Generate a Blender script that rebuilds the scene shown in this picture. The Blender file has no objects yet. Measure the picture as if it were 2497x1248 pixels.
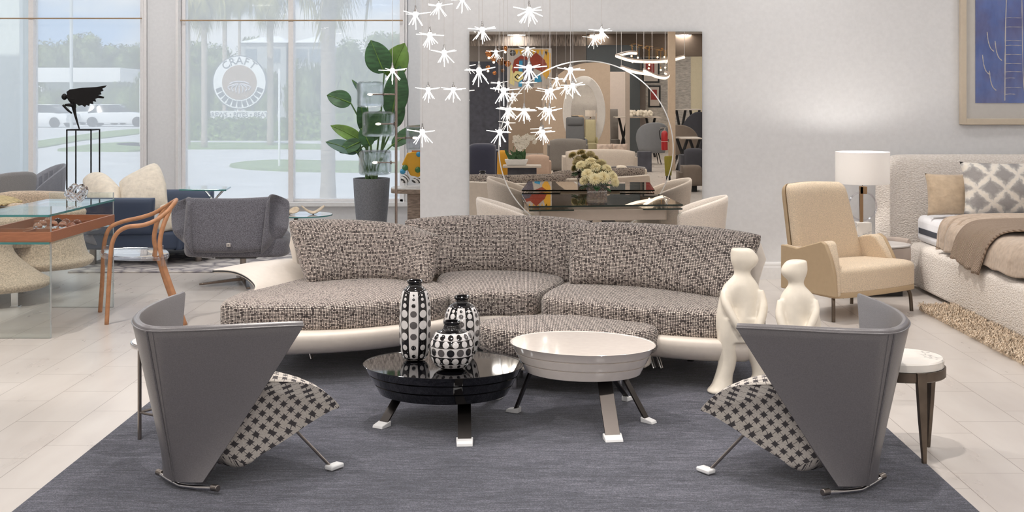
LAMP_W, EXPO = 14.5, 0.0
import bpy, math, random
from mathutils import Vector, Matrix
random.seed(7)
V3 = Vector
F, CX, CY, EYE = 2950.0, 1283.0, 245.0, 1.56      # focal length in pixels, level line and eye height
MIR = 10.55                                        # plane of the wall mirror
def P(px, py, Y): return V3(((px-CX)/F*Y, Y, EYE-(py-CY)/F*Y))
def G(px, py, z=0.0):
    Y = (EYE-z)*F/(py-CY); return V3(((px-CX)/F*Y, Y, z))
def VM(px, py, D):                                 # a point measured in the mirror, taken back to where it stands
    p = P(px, py, D); return V3((p.x, 2*MIR-D, p.z))
def R(a): return math.radians(a)
col = bpy.context.scene.collection

# ---------------------------------------------------------------- materials
def lin(c):
    out = []
    for v in c[:3]:
        v /= 255.0
        out.append(v/12.92 if v <= .04045 else ((v+.055)/1.055)**2.4)
    return (*out, 1.0)
class NT:
    def __init__(s, name):
        s.m = bpy.data.materials.new(name); s.m.use_nodes = True
        s.t = s.m.node_tree; s.t.nodes.clear()
        s.out = s.t.nodes.new('ShaderNodeOutputMaterial')
    def n(s, typ, **kw):
        nd = s.t.nodes.new('ShaderNode'+typ)
        for k, v in kw.items():
            if hasattr(nd, k) and not k[0].isupper(): setattr(nd, k, v)
            else: nd.inputs[k.replace('_', ' ')].default_value = v
        return nd
    def l(s, a, b): s.t.links.new(a, b)
    def math(s, op, a, b=None, c=None):
        nd = s.t.nodes.new('ShaderNodeMath'); nd.operation = op
        for i, v in enumerate((a, b, c)):
            if v is None: continue
            if isinstance(v, (int, float)): nd.inputs[i].default_value = v
            else: s.l(v, nd.inputs[i])
        return nd.outputs[0]
    def ramp(s, fac, stops, const=False):
        nd = s.t.nodes.new('ShaderNodeValToRGB'); r = nd.color_ramp
        if const: r.interpolation = 'CONSTANT'
        while len(r.elements) < len(stops): r.elements.new(.5)
        for e, (p, c) in zip(r.elements, stops): e.position = p; e.color = lin(c) if max(c) > 1 or len(c) == 3 else c
        s.l(fac, nd.inputs[0]); return nd.outputs[0]
    def mix(s, fac, a, b):
        nd = s.t.nodes.new('ShaderNodeMix'); nd.data_type = 'RGBA'
        for i, v in ((0, fac), (6, a), (7, b)):
            if isinstance(v, (int, float)): nd.inputs[i].default_value = v
            elif isinstance(v, tuple): nd.inputs[i].default_value = v
            else: s.l(v, nd.inputs[i])
        return nd.outputs[2]
    def bump(s, h, strength=.3, dist=.002):
        nd = s.t.nodes.new('ShaderNodeBump'); nd.inputs['Strength'].default_value = strength
        nd.inputs['Distance'].default_value = dist; s.l(h, nd.inputs['Height']); return nd.outputs[0]
def coord(t, scale=(1, 1, 1), kind='Object', rot=(0, 0, 0)):
    tc = t.n('TexCoord'); mp = t.n('Mapping'); mp.inputs['Scale'].default_value = scale
    mp.inputs['Rotation'].default_value = rot
    t.l(tc.outputs[kind], mp.inputs[0]); return mp.outputs[0]
def noise(t, scale, detail=2.0, vec=None, rough=.5):
    nd = t.n('TexNoise', Scale=scale, Detail=detail, Roughness=rough)
    if vec is not None: t.l(vec, nd.inputs['Vector'])
    else: t.l(coord(t), nd.inputs['Vector'])
    return nd.outputs[0]
MATS = {}
def mat(name, c, rough=.5, metal=0.0, spec=.5, var=0.0, vscale=30, bump=0.0, bscale=200, bdist=.002,
        coat=0.0, sheen=0.0, trans=0.0, ior=1.45, emit=None, estr=0.0, sss=0.0, vstretch=(1, 1, 1)):
    if name in MATS: return MATS[name]
    t = NT(name); b = t.n('BsdfPrincipled')
    b.inputs['Base Color'].default_value = lin(c); b.inputs['Roughness'].default_value = rough
    b.inputs['Metallic'].default_value = metal; b.inputs['Specular IOR Level'].default_value = spec
    b.inputs['Coat Weight'].default_value = coat; b.inputs['Coat Roughness'].default_value = .04
    b.inputs['Sheen Weight'].default_value = sheen
    b.inputs['Transmission Weight'].default_value = trans; b.inputs['IOR'].default_value = ior
    if sss: b.inputs['Subsurface Weight'].default_value = sss
    if emit: b.inputs['Emission Color'].default_value = lin(emit); b.inputs['Emission Strength'].default_value = estr
    # every material is procedural: a little tone variation across the surface
    vv = var or .012
    nz = noise(t, vscale, 3, coord(t, vstretch))
    k1 = tuple(max(0, v*(1-vv)) for v in c); k2 = tuple(min(255, v*(1+vv)) for v in c)
    t.l(t.ramp(nz, [(.3, k1), (.7, k2)]), b.inputs['Base Color'])
    if bump: t.l(t.bump(noise(t, bscale, 2, coord(t, vstretch)), bump, bdist), b.inputs['Normal'])
    t.l(b.outputs[0], t.out.inputs[0]); MATS[name] = t.m; return t.m
def sheet_glass(name, tint, edge=.045, gain=.8):
    if name in MATS: return MATS[name]
    t = NT(name); lw = t.n('LayerWeight', Blend=.5)
    fac = t.math('MULTIPLY_ADD', t.math('POWER', lw.outputs['Facing'], 4.0), gain, edge)
    tr = t.n('BsdfTransparent'); tr.inputs[0].default_value = lin(tint)
    gl = t.n('BsdfGlossy', Roughness=.0); gl.inputs[0].default_value = (1, 1, 1, 1)
    mx = t.n('MixShader'); t.l(fac, mx.inputs[0]); t.l(tr.outputs[0], mx.inputs[1]); t.l(gl.outputs[0], mx.inputs[2])
    t.l(mx.outputs[0], t.out.inputs[0]); MATS[name] = t.m; return t.m
def emis(name, c, s):
    if name in MATS: return MATS[name]
    t = NT(name); e = t.n('Emission', Strength=s); e.inputs[0].default_value = lin(c)
    t.l(e.outputs[0], t.out.inputs[0]); MATS[name] = t.m; return t.m
def cells(name, scale, stops, rnd=.3, rough=.9, bump=.4, bdist=.003, stretch=(1, 1, 1), feature='F1', extra=None, sheen=.2):
    t = NT(name); v = t.n('TexVoronoi', Scale=scale, Randomness=rnd); v.feature = feature
    t.l(coord(t, stretch), v.inputs['Vector'])
    b = t.n('BsdfPrincipled', Roughness=rough); b.inputs['Specular IOR Level'].default_value = .2
    b.inputs['Sheen Weight'].default_value = sheen
    h = v.outputs['Distance']
    c = t.ramp(t.math('ADD', h, t.math('MULTIPLY', t.math('SUBTRACT', noise(t, scale*.6, 2), .5), .45)), stops)
    t.l(c, b.inputs['Base Color'])
    t.l(t.bump(t.math('SUBTRACT', 1.0, h), bump, bdist), b.inputs['Normal'])
    t.l(b.outputs[0], t.out.inputs[0]); MATS[name] = t.m; return t.m

# ---------------------------------------------------------------- mesh building
def chaikin(pts, k=3):
    pts = [V3(p) for p in pts]
    for _ in range(k):
        pts = [q for i in range(len(pts)) for q in (lerp(pts[i], pts[(i+1) % len(pts)], .25), lerp(pts[i], pts[(i+1) % len(pts)], .75))]
    return pts
def smooth_path(pts, n=8, closed=False):
    pts = [V3(p) for p in pts]; out = []; N = len(pts)
    segs = N if closed else N-1
    for i in range(segs):
        if closed: p0, p1, p2, p3 = pts[(i-1) % N], pts[i], pts[(i+1) % N], pts[(i+2) % N]
        else: p0, p1, p2, p3 = pts[max(i-1, 0)], pts[i], pts[i+1], pts[min(i+2, N-1)]
        for k in range(n):
            t = k/n
            out.append(.5*((2*p1)+(-p0+p2)*t+(2*p0-5*p1+4*p2-p3)*t*t+(-p0+3*p1-3*p2+p3)*t**3))
    if not closed: out.append(pts[-1])
    return out
def lerp(a, b, t): return a+(b-a)*t
UVBOX = []
class MB:
    def __init__(s): s.v = []; s.f = []; s.M = None; s.fm = []; s.cur = 0
    def add(s, vs, fs):
        o = len(s.v)
        for p in vs: s.v.append(s.M @ V3(p) if s.M is not None else V3(p))
        s.f += [tuple(i+o for i in f) for f in fs]; s.fm += [s.cur]*len(fs); return s
    def box(s, c, size, rot=None):
        c = V3(c); x, y, z = (q/2 for q in size)
        vs = [V3(p) for p in ((-x,-y,-z),(x,-y,-z),(x,y,-z),(-x,y,-z),(-x,-y,z),(x,-y,z),(x,y,z),(-x,y,z))]
        if rot is not None: vs = [rot @ p for p in vs]
        return s.add([c+p for p in vs], [(3,2,1,0),(4,5,6,7),(0,1,5,4),(1,2,6,5),(2,3,7,6),(3,0,4,7)])
    def span(s, a, b):
        a, b = V3(a), V3(b); return s.box((a+b)/2, [abs(b[i]-a[i]) for i in range(3)])
    def rings(s, rings, close=True, caps=True):
        n = len(rings[0]); vs = [p for r in rings for p in r]; fs = []
        for i in range(len(rings)-1):
            for j in range(n if close else n-1):
                k = (j+1) % n
                fs.append((i*n+j, i*n+k, (i+1)*n+k, (i+1)*n+j))
        if caps:
            fs.append(tuple(reversed(range(n)))); fs.append(tuple((len(rings)-1)*n+j for j in range(n)))
        return s.add(vs, fs)
    def tube(s, pts, r, seg=8, sm=0, closed=False, flat=None):
        if sm: pts = smooth_path(pts, sm, closed)
        pts = [V3(p) for p in pts]; N = len(pts); rings = []; up = None
        for i, p in enumerate(pts):
            a = pts[(i-1) % N] if closed or i > 0 else p; b = pts[(i+1) % N] if closed or i < N-1 else p
            d = (b-a).normalized()
            if up is None:
                up = V3((0, 0, 1)) if abs(d.z) < .9 else V3((0, 1, 0))
            x = up - d*up.dot(d)
            if x.length < 1e-6: x = V3((1, 0, 0))
            x.normalize(); up = x; y = d.cross(x)
            if isinstance(r, (list, tuple)):
                q = r[i] if len(r) == N else lerp(r[min(int(i/(N-1)*(len(r)-1)), len(r)-2)], r[min(int(i/(N-1)*(len(r)-1)), len(r)-2)+1], i/(N-1)*(len(r)-1)-min(int(i/(N-1)*(len(r)-1)), len(r)-2))
            else: q = r
            fx, fy = flat or (1, 1)
            rings.append([p+(x*math.cos(2*math.pi*j/seg)*fx+y*math.sin(2*math.pi*j/seg)*fy)*q for j in range(seg)])
        if closed: rings.append(rings[0]); return s.rings(rings, True, False)
        return s.rings(rings)
    def cyl(s, a, b, r0, r1=None, seg=24): return s.tube([a, b], [r0, r0 if r1 is None else r1], seg)
    def lathe(s, prof, c=(0, 0, 0), seg=32, sx=1, sy=1, rot=0.0, caps=True):
        c = V3(c); cr, sr = math.cos(rot), math.sin(rot); rings = []
        for r, z in prof:
            ring = []
            for j in range(seg):
                a = 2*math.pi*j/seg; x, y = r*math.cos(a)*sx, r*math.sin(a)*sy
                ring.append(c+V3((x*cr-y*sr, x*sr+y*cr, z)))
            rings.append(ring)
        return s.rings(rings, True, caps)
    def sphere(s, c, r, seg=16, sc=(1, 1, 1)):
        c = V3(c); n = max(6, seg//2); rings = []
        for i in range(n+1):
            a = math.pi*i/n; q = max(math.sin(a), .002)
            rings.append([c+V3((r*q*math.cos(2*math.pi*j/seg)*sc[0], r*q*math.sin(2*math.pi*j/seg)*sc[1], -r*math.cos(a)*sc[2])) for j in range(seg)])
        return s.rings(rings)
    def prism(s, outline, z0, z1):
        o = [V3((p[0], p[1], 0)) for p in outline]
        return s.rings([[V3((p.x, p.y, z0)) for p in o], [V3((p.x, p.y, z1)) for p in o]])
    def grid(s, rows, thick=0.0, n=None):
        """sheet from rows of points; with thick, a closed sheet offset along vertex normals"""
        h, w = len(rows), len(rows[0]); vs = [V3(p) for r in rows for p in r]
        q = [(i*w+j, i*w+j+1, (i+1)*w+j+1, (i+1)*w+j) for i in range(h-1) for j in range(w-1)]
        if not thick: return s.add(vs, q)
        nr = []
        for i in range(h):
            for j in range(w):
                a = V3(rows[i][min(j+1, w-1)])-V3(rows[i][max(j-1, 0)]); b = V3(rows[min(i+1, h-1)][j])-V3(rows[max(i-1, 0)][j])
                c = a.cross(b); nr.append(c.normalized() if c.length > 1e-9 else V3((0, 0, 1)))
        o = h*w; vs2 = [p-n_*thick for p, n_ in zip(vs, nr)]
        fs = q + [tuple(reversed([i+o for i in f])) for f in q]
        edge = [(0, j) for j in range(w)]+[(i, w-1) for i in range(1, h)]+[(h-1, j) for j in range(w-2, -1, -1)]+[(i, 0) for i in range(h-2, 0, -1)]
        e = [i*w+j for i, j in edge]
        for k in range(len(e)):
            a, b = e[k], e[(k+1) % len(e)]; fs.append((b, a, a+o, b+o))
        return s.add(vs+vs2, fs)
    def pad(s, outline, z0, z1, r=.04, crown=.0, n=5, rb=None):
        """soft slab over a plan outline (list of xy), rounded rims"""
        o = [V3((p[0], p[1], 0)) for p in outline]; N = len(o)
        area = sum(o[i].x*o[(i+1) % N].y-o[(i+1) % N].x*o[i].y for i in range(N))
        if area < 0: o.reverse()
        nr = []
        for i in range(N):
            d = (o[(i+2) % N]-o[i-2]).normalized(); nr.append(V3((-d.y, d.x, 0)))
        rb = r if rb is None else rb; rings = []
        def ring(ins, z):
            g = [V3((o[i].x+nr[i].x*ins, o[i].y+nr[i].y*ins, z)) for i in range(N)]
            for _ in range(14 if ins > .004 else 0):
                bad = [i for i in range(N) if (g[(i+1) % N]-g[i]).dot(o[(i+1) % N]-o[i]) <= 0 or (g[i]-g[i-1]).dot(o[i]-o[i-1]) <= 0]
                if not bad: break
                s2 = set((i+k) % N for i in bad for k in (-1, 0, 1))
                g = [((g[i-1]+g[(i+1) % N])/2 if i in s2 else g[i]) for i in range(N)]
            rings.append(g)
        ring(rb*1.2, z0)
        c_ = sum((p for p in rings[-1]), V3((0, 0, 0)))/N; rings.insert(0, [lerp(p, c_, .95) for p in rings[-1]])
        for k in range(n+1):
            a = math.pi/2*k/n; ring(rb*(1-math.sin(a)), z0+rb*(1-math.cos(a)))
        for k in range(n+1):
            a = math.pi/2*k/n; ring(r*(1-math.cos(a)), z1-r*(1-math.sin(a)))
        ring(r*1.25, z1+crown*.4)
        c = sum((p for p in rings[-1]), V3((0, 0, 0)))/N; c0 = V3((c.x, c.y, z0)); top = rings[-1]
        for k in (.25, .5, .75, .97): rings.append([lerp(p, V3((c.x, c.y, z1+crown)), k) if k > .5 else V3((lerp(p.x, c.x, k), lerp(p.y, c.y, k), z1+crown*(.7+.3*k))) for p in top])
        return s.rings(rings)
    def slab(s, bot, top, t0, t1, nrm, nu=24, nv=14, p=6, pw=4, bulge=0.0, sag=None, rc=.03):
        """cushion between a bottom and a top curve: t0 in front, t1 behind, along nrm"""
        b = smooth_path(bot, 12); t = smooth_path(top, 12); nrm = V3(nrm)
        def at(c, u):
            x = u*(len(c)-1); i = min(int(x), len(c)-2); return lerp(c[i], c[i+1], x-i)
        A, B = [], []
        def w(q):   # denser samples at the rims
            return .5-.5*math.cos(math.pi*q) if False else q
        for j in range(nv+1):
            v = .5-.5*math.cos(math.pi*j/nv); ra, rb = [], []
            for i in range(nu+1):
                u = .5-.5*math.cos(math.pi*i/nu)
                tt = max(0, (abs(2*v-1)-.80)/.20); uu = .5+(u-.5)*(1-rc*(1-math.sqrt(max(0, 1-tt*tt))))
                q = lerp(at(b, uu), at(t, uu), v)
                e = max(0, (1-abs(2*u-1)**p)*(1-abs(2*v-1)**pw))**(.5)
                if i in (0, nu) or j in (0, nv): e = 0
                nn = nrm
                if nrm.length < 1e-6:
                    tg = at(b, min(1, u+.03))-at(b, max(0, u-.03)); nn = tg.cross(at(t, u)-at(b, u)).normalized()
                bb = bulge*math.sin(math.pi*u)*math.sin(math.pi*v)
                ra.append(q+nn*(t0*e+bb)); rb.append(q-nn*t1*e)
            A.append(ra); B.append(rb)
        h, wd = nv+1, nu+1; o = h*wd
        idx = lambda i, j: i*wd+j
        vs = [p_ for r in A for p_ in r]+[p_ for r in B for p_ in r]; fs = []
        def back(i, j): return idx(i, j) if i in (0, h-1) or j in (0, wd-1) else o+idx(i, j)
        for i in range(h-1):
            for j in range(wd-1):
                fs.append((idx(i, j), idx(i, j+1), idx(i+1, j+1), idx(i+1, j)))
                fs.append((back(i+1, j), back(i+1, j+1), back(i, j+1), back(i, j)))
        return s.add(vs, fs)
    def build(s, name, m, parent=None, local=False, flat=False, bevel=0, bseg=2, sub=0, angle=40):
        me = bpy.data.meshes.new(name)
        off = V3((0, 0, 0))
        if parent is not None and not local:
            q = parent
            while q is not None: off += V3(q.location); q = q.parent
        elif parent is None and not local: off = V3((0, 0, 0))
        me.from_pydata([tuple(p-off) for p in s.v], [], s.f); me.update()
        if isinstance(m, (list, tuple)): me.polygons.foreach_set('material_index', s.fm)
        import bmesh
        bm = bmesh.new(); bm.from_mesh(me); bmesh.ops.remove_doubles(bm, verts=bm.verts, dist=1e-6)
        bmesh.ops.recalc_face_normals(bm, faces=bm.faces); bm.to_mesh(me); bm.free()
        for p in me.polygons: p.use_smooth = not flat
        if not flat and not sub: me.set_sharp_from_angle(angle=R(angle))
        for q in (m if isinstance(m, (list, tuple)) else [m]): me.materials.append(q)
        if m in UVBOX:
            uv = me.uv_layers.new(name='UVMap')
            for p in me.polygons:
                n_ = p.normal; az = abs(n_.z) > .72; ax = abs(n_.x) > abs(n_.y)*1.15
                for li in p.loop_indices:
                    q = me.vertices[me.loops[li].vertex_index].co; uv.data[li].uv = (q.x, q.y) if az else ((q.y, q.z) if ax else (q.x, q.z))
        o = bpy.data.objects.new(name, me); col.objects.link(o)
        if parent is not None: o.parent = parent
        if bevel:
            md = o.modifiers.new('bevel', 'BEVEL'); md.width = bevel; md.segments = bseg; md.limit_method = 'ANGLE'; md.angle_limit = R(35)
        if sub:
            md = o.modifiers.new('sub', 'SUBSURF'); md.levels = sub; md.render_levels = sub
        return o
def tag(o, label, cat, group=None, kind=None):
    if label: o['label'] = label
    if cat: o['category'] = cat
    if group: o['group'] = group
    if kind: o['kind'] = kind
    return o
def thing(name, label, cat, loc=(0, 0, 0), rz=0.0, group=None):
    o = bpy.data.objects.new(name, None); col.objects.link(o); o.empty_display_size = .05
    o.location = V3(loc); o.rotation_euler.z = rz
    return tag(o, label, cat, group)
def struct(o): o['kind'] = 'structure'; return o
def solo(mb, name, m, label, cat, loc=(0, 0, 0), group=None, **kw):
    """a thing that is one mesh, its origin moved to loc (points given in world space)"""
    loc = V3(loc); mb.v = [p-loc for p in mb.v]; o = mb.build(name, m, None, local=True, **kw); o.location = loc
    return tag(o, label, cat, group)
def dup(root, loc=None, rz=None, label=None, group=None, scale=None):
    def cp(o, par):
        c = o.copy(); col.objects.link(c); c.parent = par
        for ch in list(o.children): cp(ch, c)
        return c
    r = cp(root, None)
    if loc is not None: r.location = loc
    if rz is not None: r.rotation_euler.z = rz
    if scale is not None: r.scale = (scale,)*3
    if label: r['label'] = label
    if group: r['group'] = group
    return r
def frame2(origin, ang):   # local (forward, right, up) to world
    f = V3((math.cos(ang), math.sin(ang), 0)); r = V3((f.y, -f.x, 0)); o = V3(origin)
    return lambda a, b, z: o+f*a+r*b+V3((0, 0, z))
def wire_text(body, size, loc, m, name='lettering', parent=None, rot=(R(90), 0, 0), depth=.01, align='CENTER'):
    cu = bpy.data.curves.new(name, 'FONT'); cu.body = body; cu.size = size; cu.extrude = depth; cu.align_x = align; cu.align_y = 'CENTER'
    cu.materials.append(m); o = bpy.data.objects.new(name, cu); col.objects.link(o)
    o.location = V3(loc)-(V3(parent.location) if parent else V3((0, 0, 0))); o.rotation_euler = rot
    me = bpy.data.meshes.new_from_object(o); me.materials.clear(); me.materials.append(m); n_ = bpy.data.objects.new(name, me); col.objects.link(n_); n_.location = o.location; n_.rotation_euler = o.rotation_euler; bpy.data.objects.remove(o); bpy.data.curves.remove(cu)
    if parent: n_.parent = parent
    return n_
# ================================================================= materials
M_wall = mat('wall_paint', (224, 224, 225), .6, bump=.05, bscale=260)
M_trim = mat('white_trim_paint', (232, 231, 230), .35)
M_alu = mat('window_aluminium', (238, 235, 234), .35, .0)
M_chrome = mat('chrome', (215, 213, 212), .1, 1.0)
M_steel = mat('brushed_steel', (150, 142, 136), .28, 1.0)
M_nickel = mat('dark_nickel', (120, 108, 100), .25, 1.0)
M_bronze = mat('bronze_metal', (104, 93, 83), .42, .85, var=.12, vscale=12)
M_black = mat('black_paint', (28, 28, 30), .45)
def m_tweed():
    t = NT('grey_tweed_weave'); tc = t.n('TexCoord'); nz = t.n('TexNoise', Scale=42.0, Detail=2.0); t.l(tc.outputs['UV'], nz.inputs['Vector'])
    mx = t.n('VectorMath'); mx.operation = 'MULTIPLY_ADD'; t.l(nz.outputs[1], mx.inputs[0]); mx.inputs[1].default_value = (.007, .007, 0); t.l(tc.outputs['UV'], mx.inputs[2])
    sp = t.n('SeparateXYZ'); t.l(mx.outputs[0], sp.inputs[0]); K = 118.0
    u, v = t.math('MULTIPLY', sp.outputs[0], K), t.math('MULTIPLY', sp.outputs[1], K*1.05)
    cb = t.n('CombineXYZ'); t.l(t.math('FLOOR', u), cb.inputs[0]); t.l(t.math('FLOOR', v), cb.inputs[1]); wn = t.n('TexWhiteNoise'); t.l(cb.outputs[0], wn.inputs['Vector'])
    du, dv = (t.math('ABSOLUTE', t.math('SUBTRACT', t.math('FRACT', q), .5)) for q in (u, v))
    d = t.math('SQRT', t.math('ADD', t.math('POWER', du, 2.0), t.math('POWER', dv, 2.0))); light = t.math('SUBTRACT', 1.0, t.math('MULTIPLY', t.math('MAXIMUM', t.math('SUBTRACT', d, .18), 0.0), 2.6))
    k = t.math('SUBTRACT', light, t.math('MULTIPLY', t.math('GREATER_THAN', wn.outputs[0], .82), .42)); k = t.math('ADD', k, t.math('MULTIPLY', t.math('SUBTRACT', noise(t, 260, 2, tc.outputs['UV']), .5), .7))
    b = t.n('BsdfPrincipled', Roughness=.92); b.inputs['Specular IOR Level'].default_value = .15; b.inputs['Sheen Weight'].default_value = .2
    t.l(t.ramp(k, [(.0, (34, 30, 31)), (.32, (92, 82, 79)), (.62, (168, 154, 145)), (.95, (236, 226, 216))]), b.inputs['Base Color']); t.l(t.bump(k, .4, .003), b.inputs['Normal'])
    t.l(b.outputs[0], t.out.inputs[0]); return t.m
M_boucle = m_tweed(); UVBOX.append(M_boucle)
M_cream_lea = mat('cream_leather', (226, 216, 205), .42, bump=.15, bscale=500, bdist=.001)
M_grey_lea = mat('charcoal_leather', (108, 105, 107), .33, spec=.7, bump=.22, bscale=330, bdist=.001, var=.07, vscale=260)
M_lea_in = mat('grey_leather_lining', (150, 145, 140), .36, bump=.3, bscale=620, bdist=.001)
M_grey_wool = mat('charcoal_wool', (92, 91, 98), .95, sheen=.3, var=.3, vscale=170, bump=.6, bscale=420, bdist=.002)
M_linen = mat('sand_linen', (216, 197, 172), .9, var=.10, vscale=120, bump=.4, bscale=300, bdist=.0015, vstretch=(1, 1, 3), sheen=.2)
M_linen_d = mat('sand_leather_back', (186, 163, 132), .6, bump=.15, bscale=400, bdist=.001)
M_cream_fab = mat('cream_fabric', (222, 211, 200), .92, var=.07, vscale=180, bump=.4, bscale=300, bdist=.0015, sheen=.2)
M_beige_tw = mat('beige_tweed', (190, 171, 150), .95, var=.16, vscale=90, bump=.6, bscale=260, bdist=.003, sheen=.2)
M_cush = mat('ivory_cushion', (226, 215, 198), .9, var=.04, vscale=20, bump=.35, bscale=14, bdist=.03, sheen=.2)
M_bluelea = mat('slate_blue_leather', (66, 78, 100), .38, bump=.25, bscale=500, bdist=.001)
M_greylea2 = mat('grey_felt', (112, 112, 122), .8, var=.1, vscale=200)
M_wood = mat('oak_brown', (178, 128, 92), .42, var=.06, vscale=9, vstretch=(3, 3, 3))
M_cherry = mat('cherry_wood', (160, 106, 78), .4, var=.06, vscale=16, vstretch=(1, 6, 12))
M_driftw = mat('grey_oak', (150, 132, 118), .5, var=.2, vscale=18, vstretch=(1, 1, 4))
M_lacq_b = mat('black_lacquer', (12, 12, 15), .045, spec=.8, coat=.6)
M_lacq_w = mat('white_lacquer', (228, 219, 212), .12, spec=.6, coat=.6)
M_cer_b = mat('black_glaze', (22, 21, 23), .08, coat=.8)
M_cer_w = mat('white_glaze', (232, 228, 226), .12, coat=.7)
M_cer_g = mat('grey_glaze', (96, 92, 92), .16, coat=.5)
M_resin = mat('ivory_resin', (236, 227, 212), .3, coat=.25)
M_glass = sheet_glass('clear_sheet_glass', (246, 250, 249))
M_glass_edge = mat('glass_edge_green', (86, 160, 160), .1, trans=.45, coat=.4)
M_pane = sheet_glass('window_pane', (248, 250, 250), .02, .4)
M_acryl = sheet_glass('clear_acrylic', (238, 238, 242), .14, .9)
M_rglass = mat('solid_clear_glass', (250, 250, 252), .0, trans=1.0, ior=1.45)
M_tglass = mat('smoky_glass_ball', (226, 206, 200), .0, trans=1.0, ior=1.45)
M_smoke = sheet_glass('smoked_table_glass', (242, 244, 240), .20, .75)
M_dkedge = mat('dark_glass_edge', (34, 44, 40), .15)
M_mirror = mat('mirror_silver', (232, 228, 222), .0, 1.0)
M_green = mat('deep_green_leaf', (62, 98, 62), .45, var=.18, vscale=9, bump=.25, bscale=60, vstretch=(1, 1, 4))
M_green2 = mat('light_green_leaf', (104, 138, 60), .45, var=.15, vscale=9)
M_stem = mat('green_stem', (92, 122, 78), .5)
M_sage = mat('young_blue_green_leaf', (86, 116, 104), .5)
M_pot = mat('slate_grey_planter', (124, 126, 132), .5, bump=.5, bscale=90, bdist=.004, var=.14, vscale=120)
M_soil = mat('dark_soil', (80, 70, 60), .9, var=.3, vscale=60)
M_white = mat('white_plastic', (236, 236, 236), .4)
M_navy = mat('navy_velvet', (52, 55, 74), .8, sheen=.3)
M_red = mat('red_enamel', (170, 28, 34), .3, coat=.4)
M_yel = mat('yellow_lacquer', (240, 178, 38), .22, coat=.6)
M_ballg = mat('green_ball', (64, 120, 66), .25, coat=.5)
M_ballb = mat('blue_ball', (58, 158, 202), .25, coat=.5)
M_gold = mat('gold_leaf_metal', (226, 172, 74), .25, 1.0)
M_taupe = mat('taupe_metal', (182, 168, 156), .45, .3)
M_felt = mat('mid_grey_felt', (128, 124, 120), .9, var=.1, vscale=160)

def m_floor():
    t = NT('porcelain_floor_tile'); tc = t.n('TexCoord'); sp = t.n('SeparateXYZ'); t.l(tc.outputs['Object'], sp.inputs[0])
    W, L = .3048, .6096
    row = t.math('DIVIDE', t.math('ADD', sp.outputs[0], 2.175+W*40), W); ri = t.math('FLOOR', row)
    u = t.math('DIVIDE', t.math('SUBTRACT', t.math('ADD', sp.outputs[1], L*60-5.27), t.math('MULTIPLY', t.math('SUBTRACT', ri, 39.0), L/3)), L)
    ui = t.math('FLOOR', u); fr, fu = t.math('FRACT', row), t.math('FRACT', u)
    dr = t.math('MINIMUM', fr, t.math('SUBTRACT', 1.0, fr)); du = t.math('MINIMUM', fu, t.math('SUBTRACT', 1.0, fu))
    g = t.math('MINIMUM', t.math('MULTIPLY', dr, W), t.math('MULTIPLY', du, L)); g = t.math('LESS_THAN', g, .0016)
    cb = t.n('CombineXYZ'); t.l(ri, cb.inputs[0]); t.l(ui, cb.inputs[1])
    wn = t.n('TexWhiteNoise'); t.l(cb.outputs[0], wn.inputs['Vector'])
    cl = noise(t, 2.2, 3, coord(t, (3.2, .8, 1)), .55)
    c = t.ramp(t.math('ADD', t.math('MULTIPLY', cl, .8), t.math('MULTIPLY', wn.outputs[0], .16)), [(.2, (194, 186, 180)), (.5, (203, 196, 190)), (.8, (211, 205, 199))])
    c = t.mix(g, c, lin((142, 132, 125)))
    b = t.n('BsdfPrincipled'); t.l(c, b.inputs['Base Color']); b.inputs['Specular IOR Level'].default_value = .5
    t.l(t.math('MULTIPLY_ADD', cl, .04, .26), b.inputs['Roughness'])
    t.l(t.bump(t.math('SUBTRACT', 1.0, g), .3, .001), b.inputs['Normal'])
    t.l(b.outputs[0], t.out.inputs[0]); return t.m
def m_rug():
    t = NT('navy_rug_pile'); a = noise(t, 30, 8, coord(t, (.3, 2.2, 1)), .8); f = noise(t, 210, 2); w = noise(t, 2.4, 3, coord(t, (.6, 1.6, 1)))
    s = t.math('ADD', t.math('MULTIPLY', a, .55), t.math('ADD', t.math('MULTIPLY', f, .45), t.math('MULTIPLY', w, .15)))
    b = t.n('BsdfPrincipled', Roughness=.95); b.inputs['Specular IOR Level'].default_value = .1; b.inputs['Sheen Weight'].default_value = .25
    t.l(t.ramp(s, [(.42, (26, 28, 38)), (.57, (68, 70, 81)), (.72, (122, 122, 134))]), b.inputs['Base Color'])
    t.l(t.bump(s, .7, .006), b.inputs['Normal']); t.l(b.outputs[0], t.out.inputs[0]); return t.m
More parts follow.
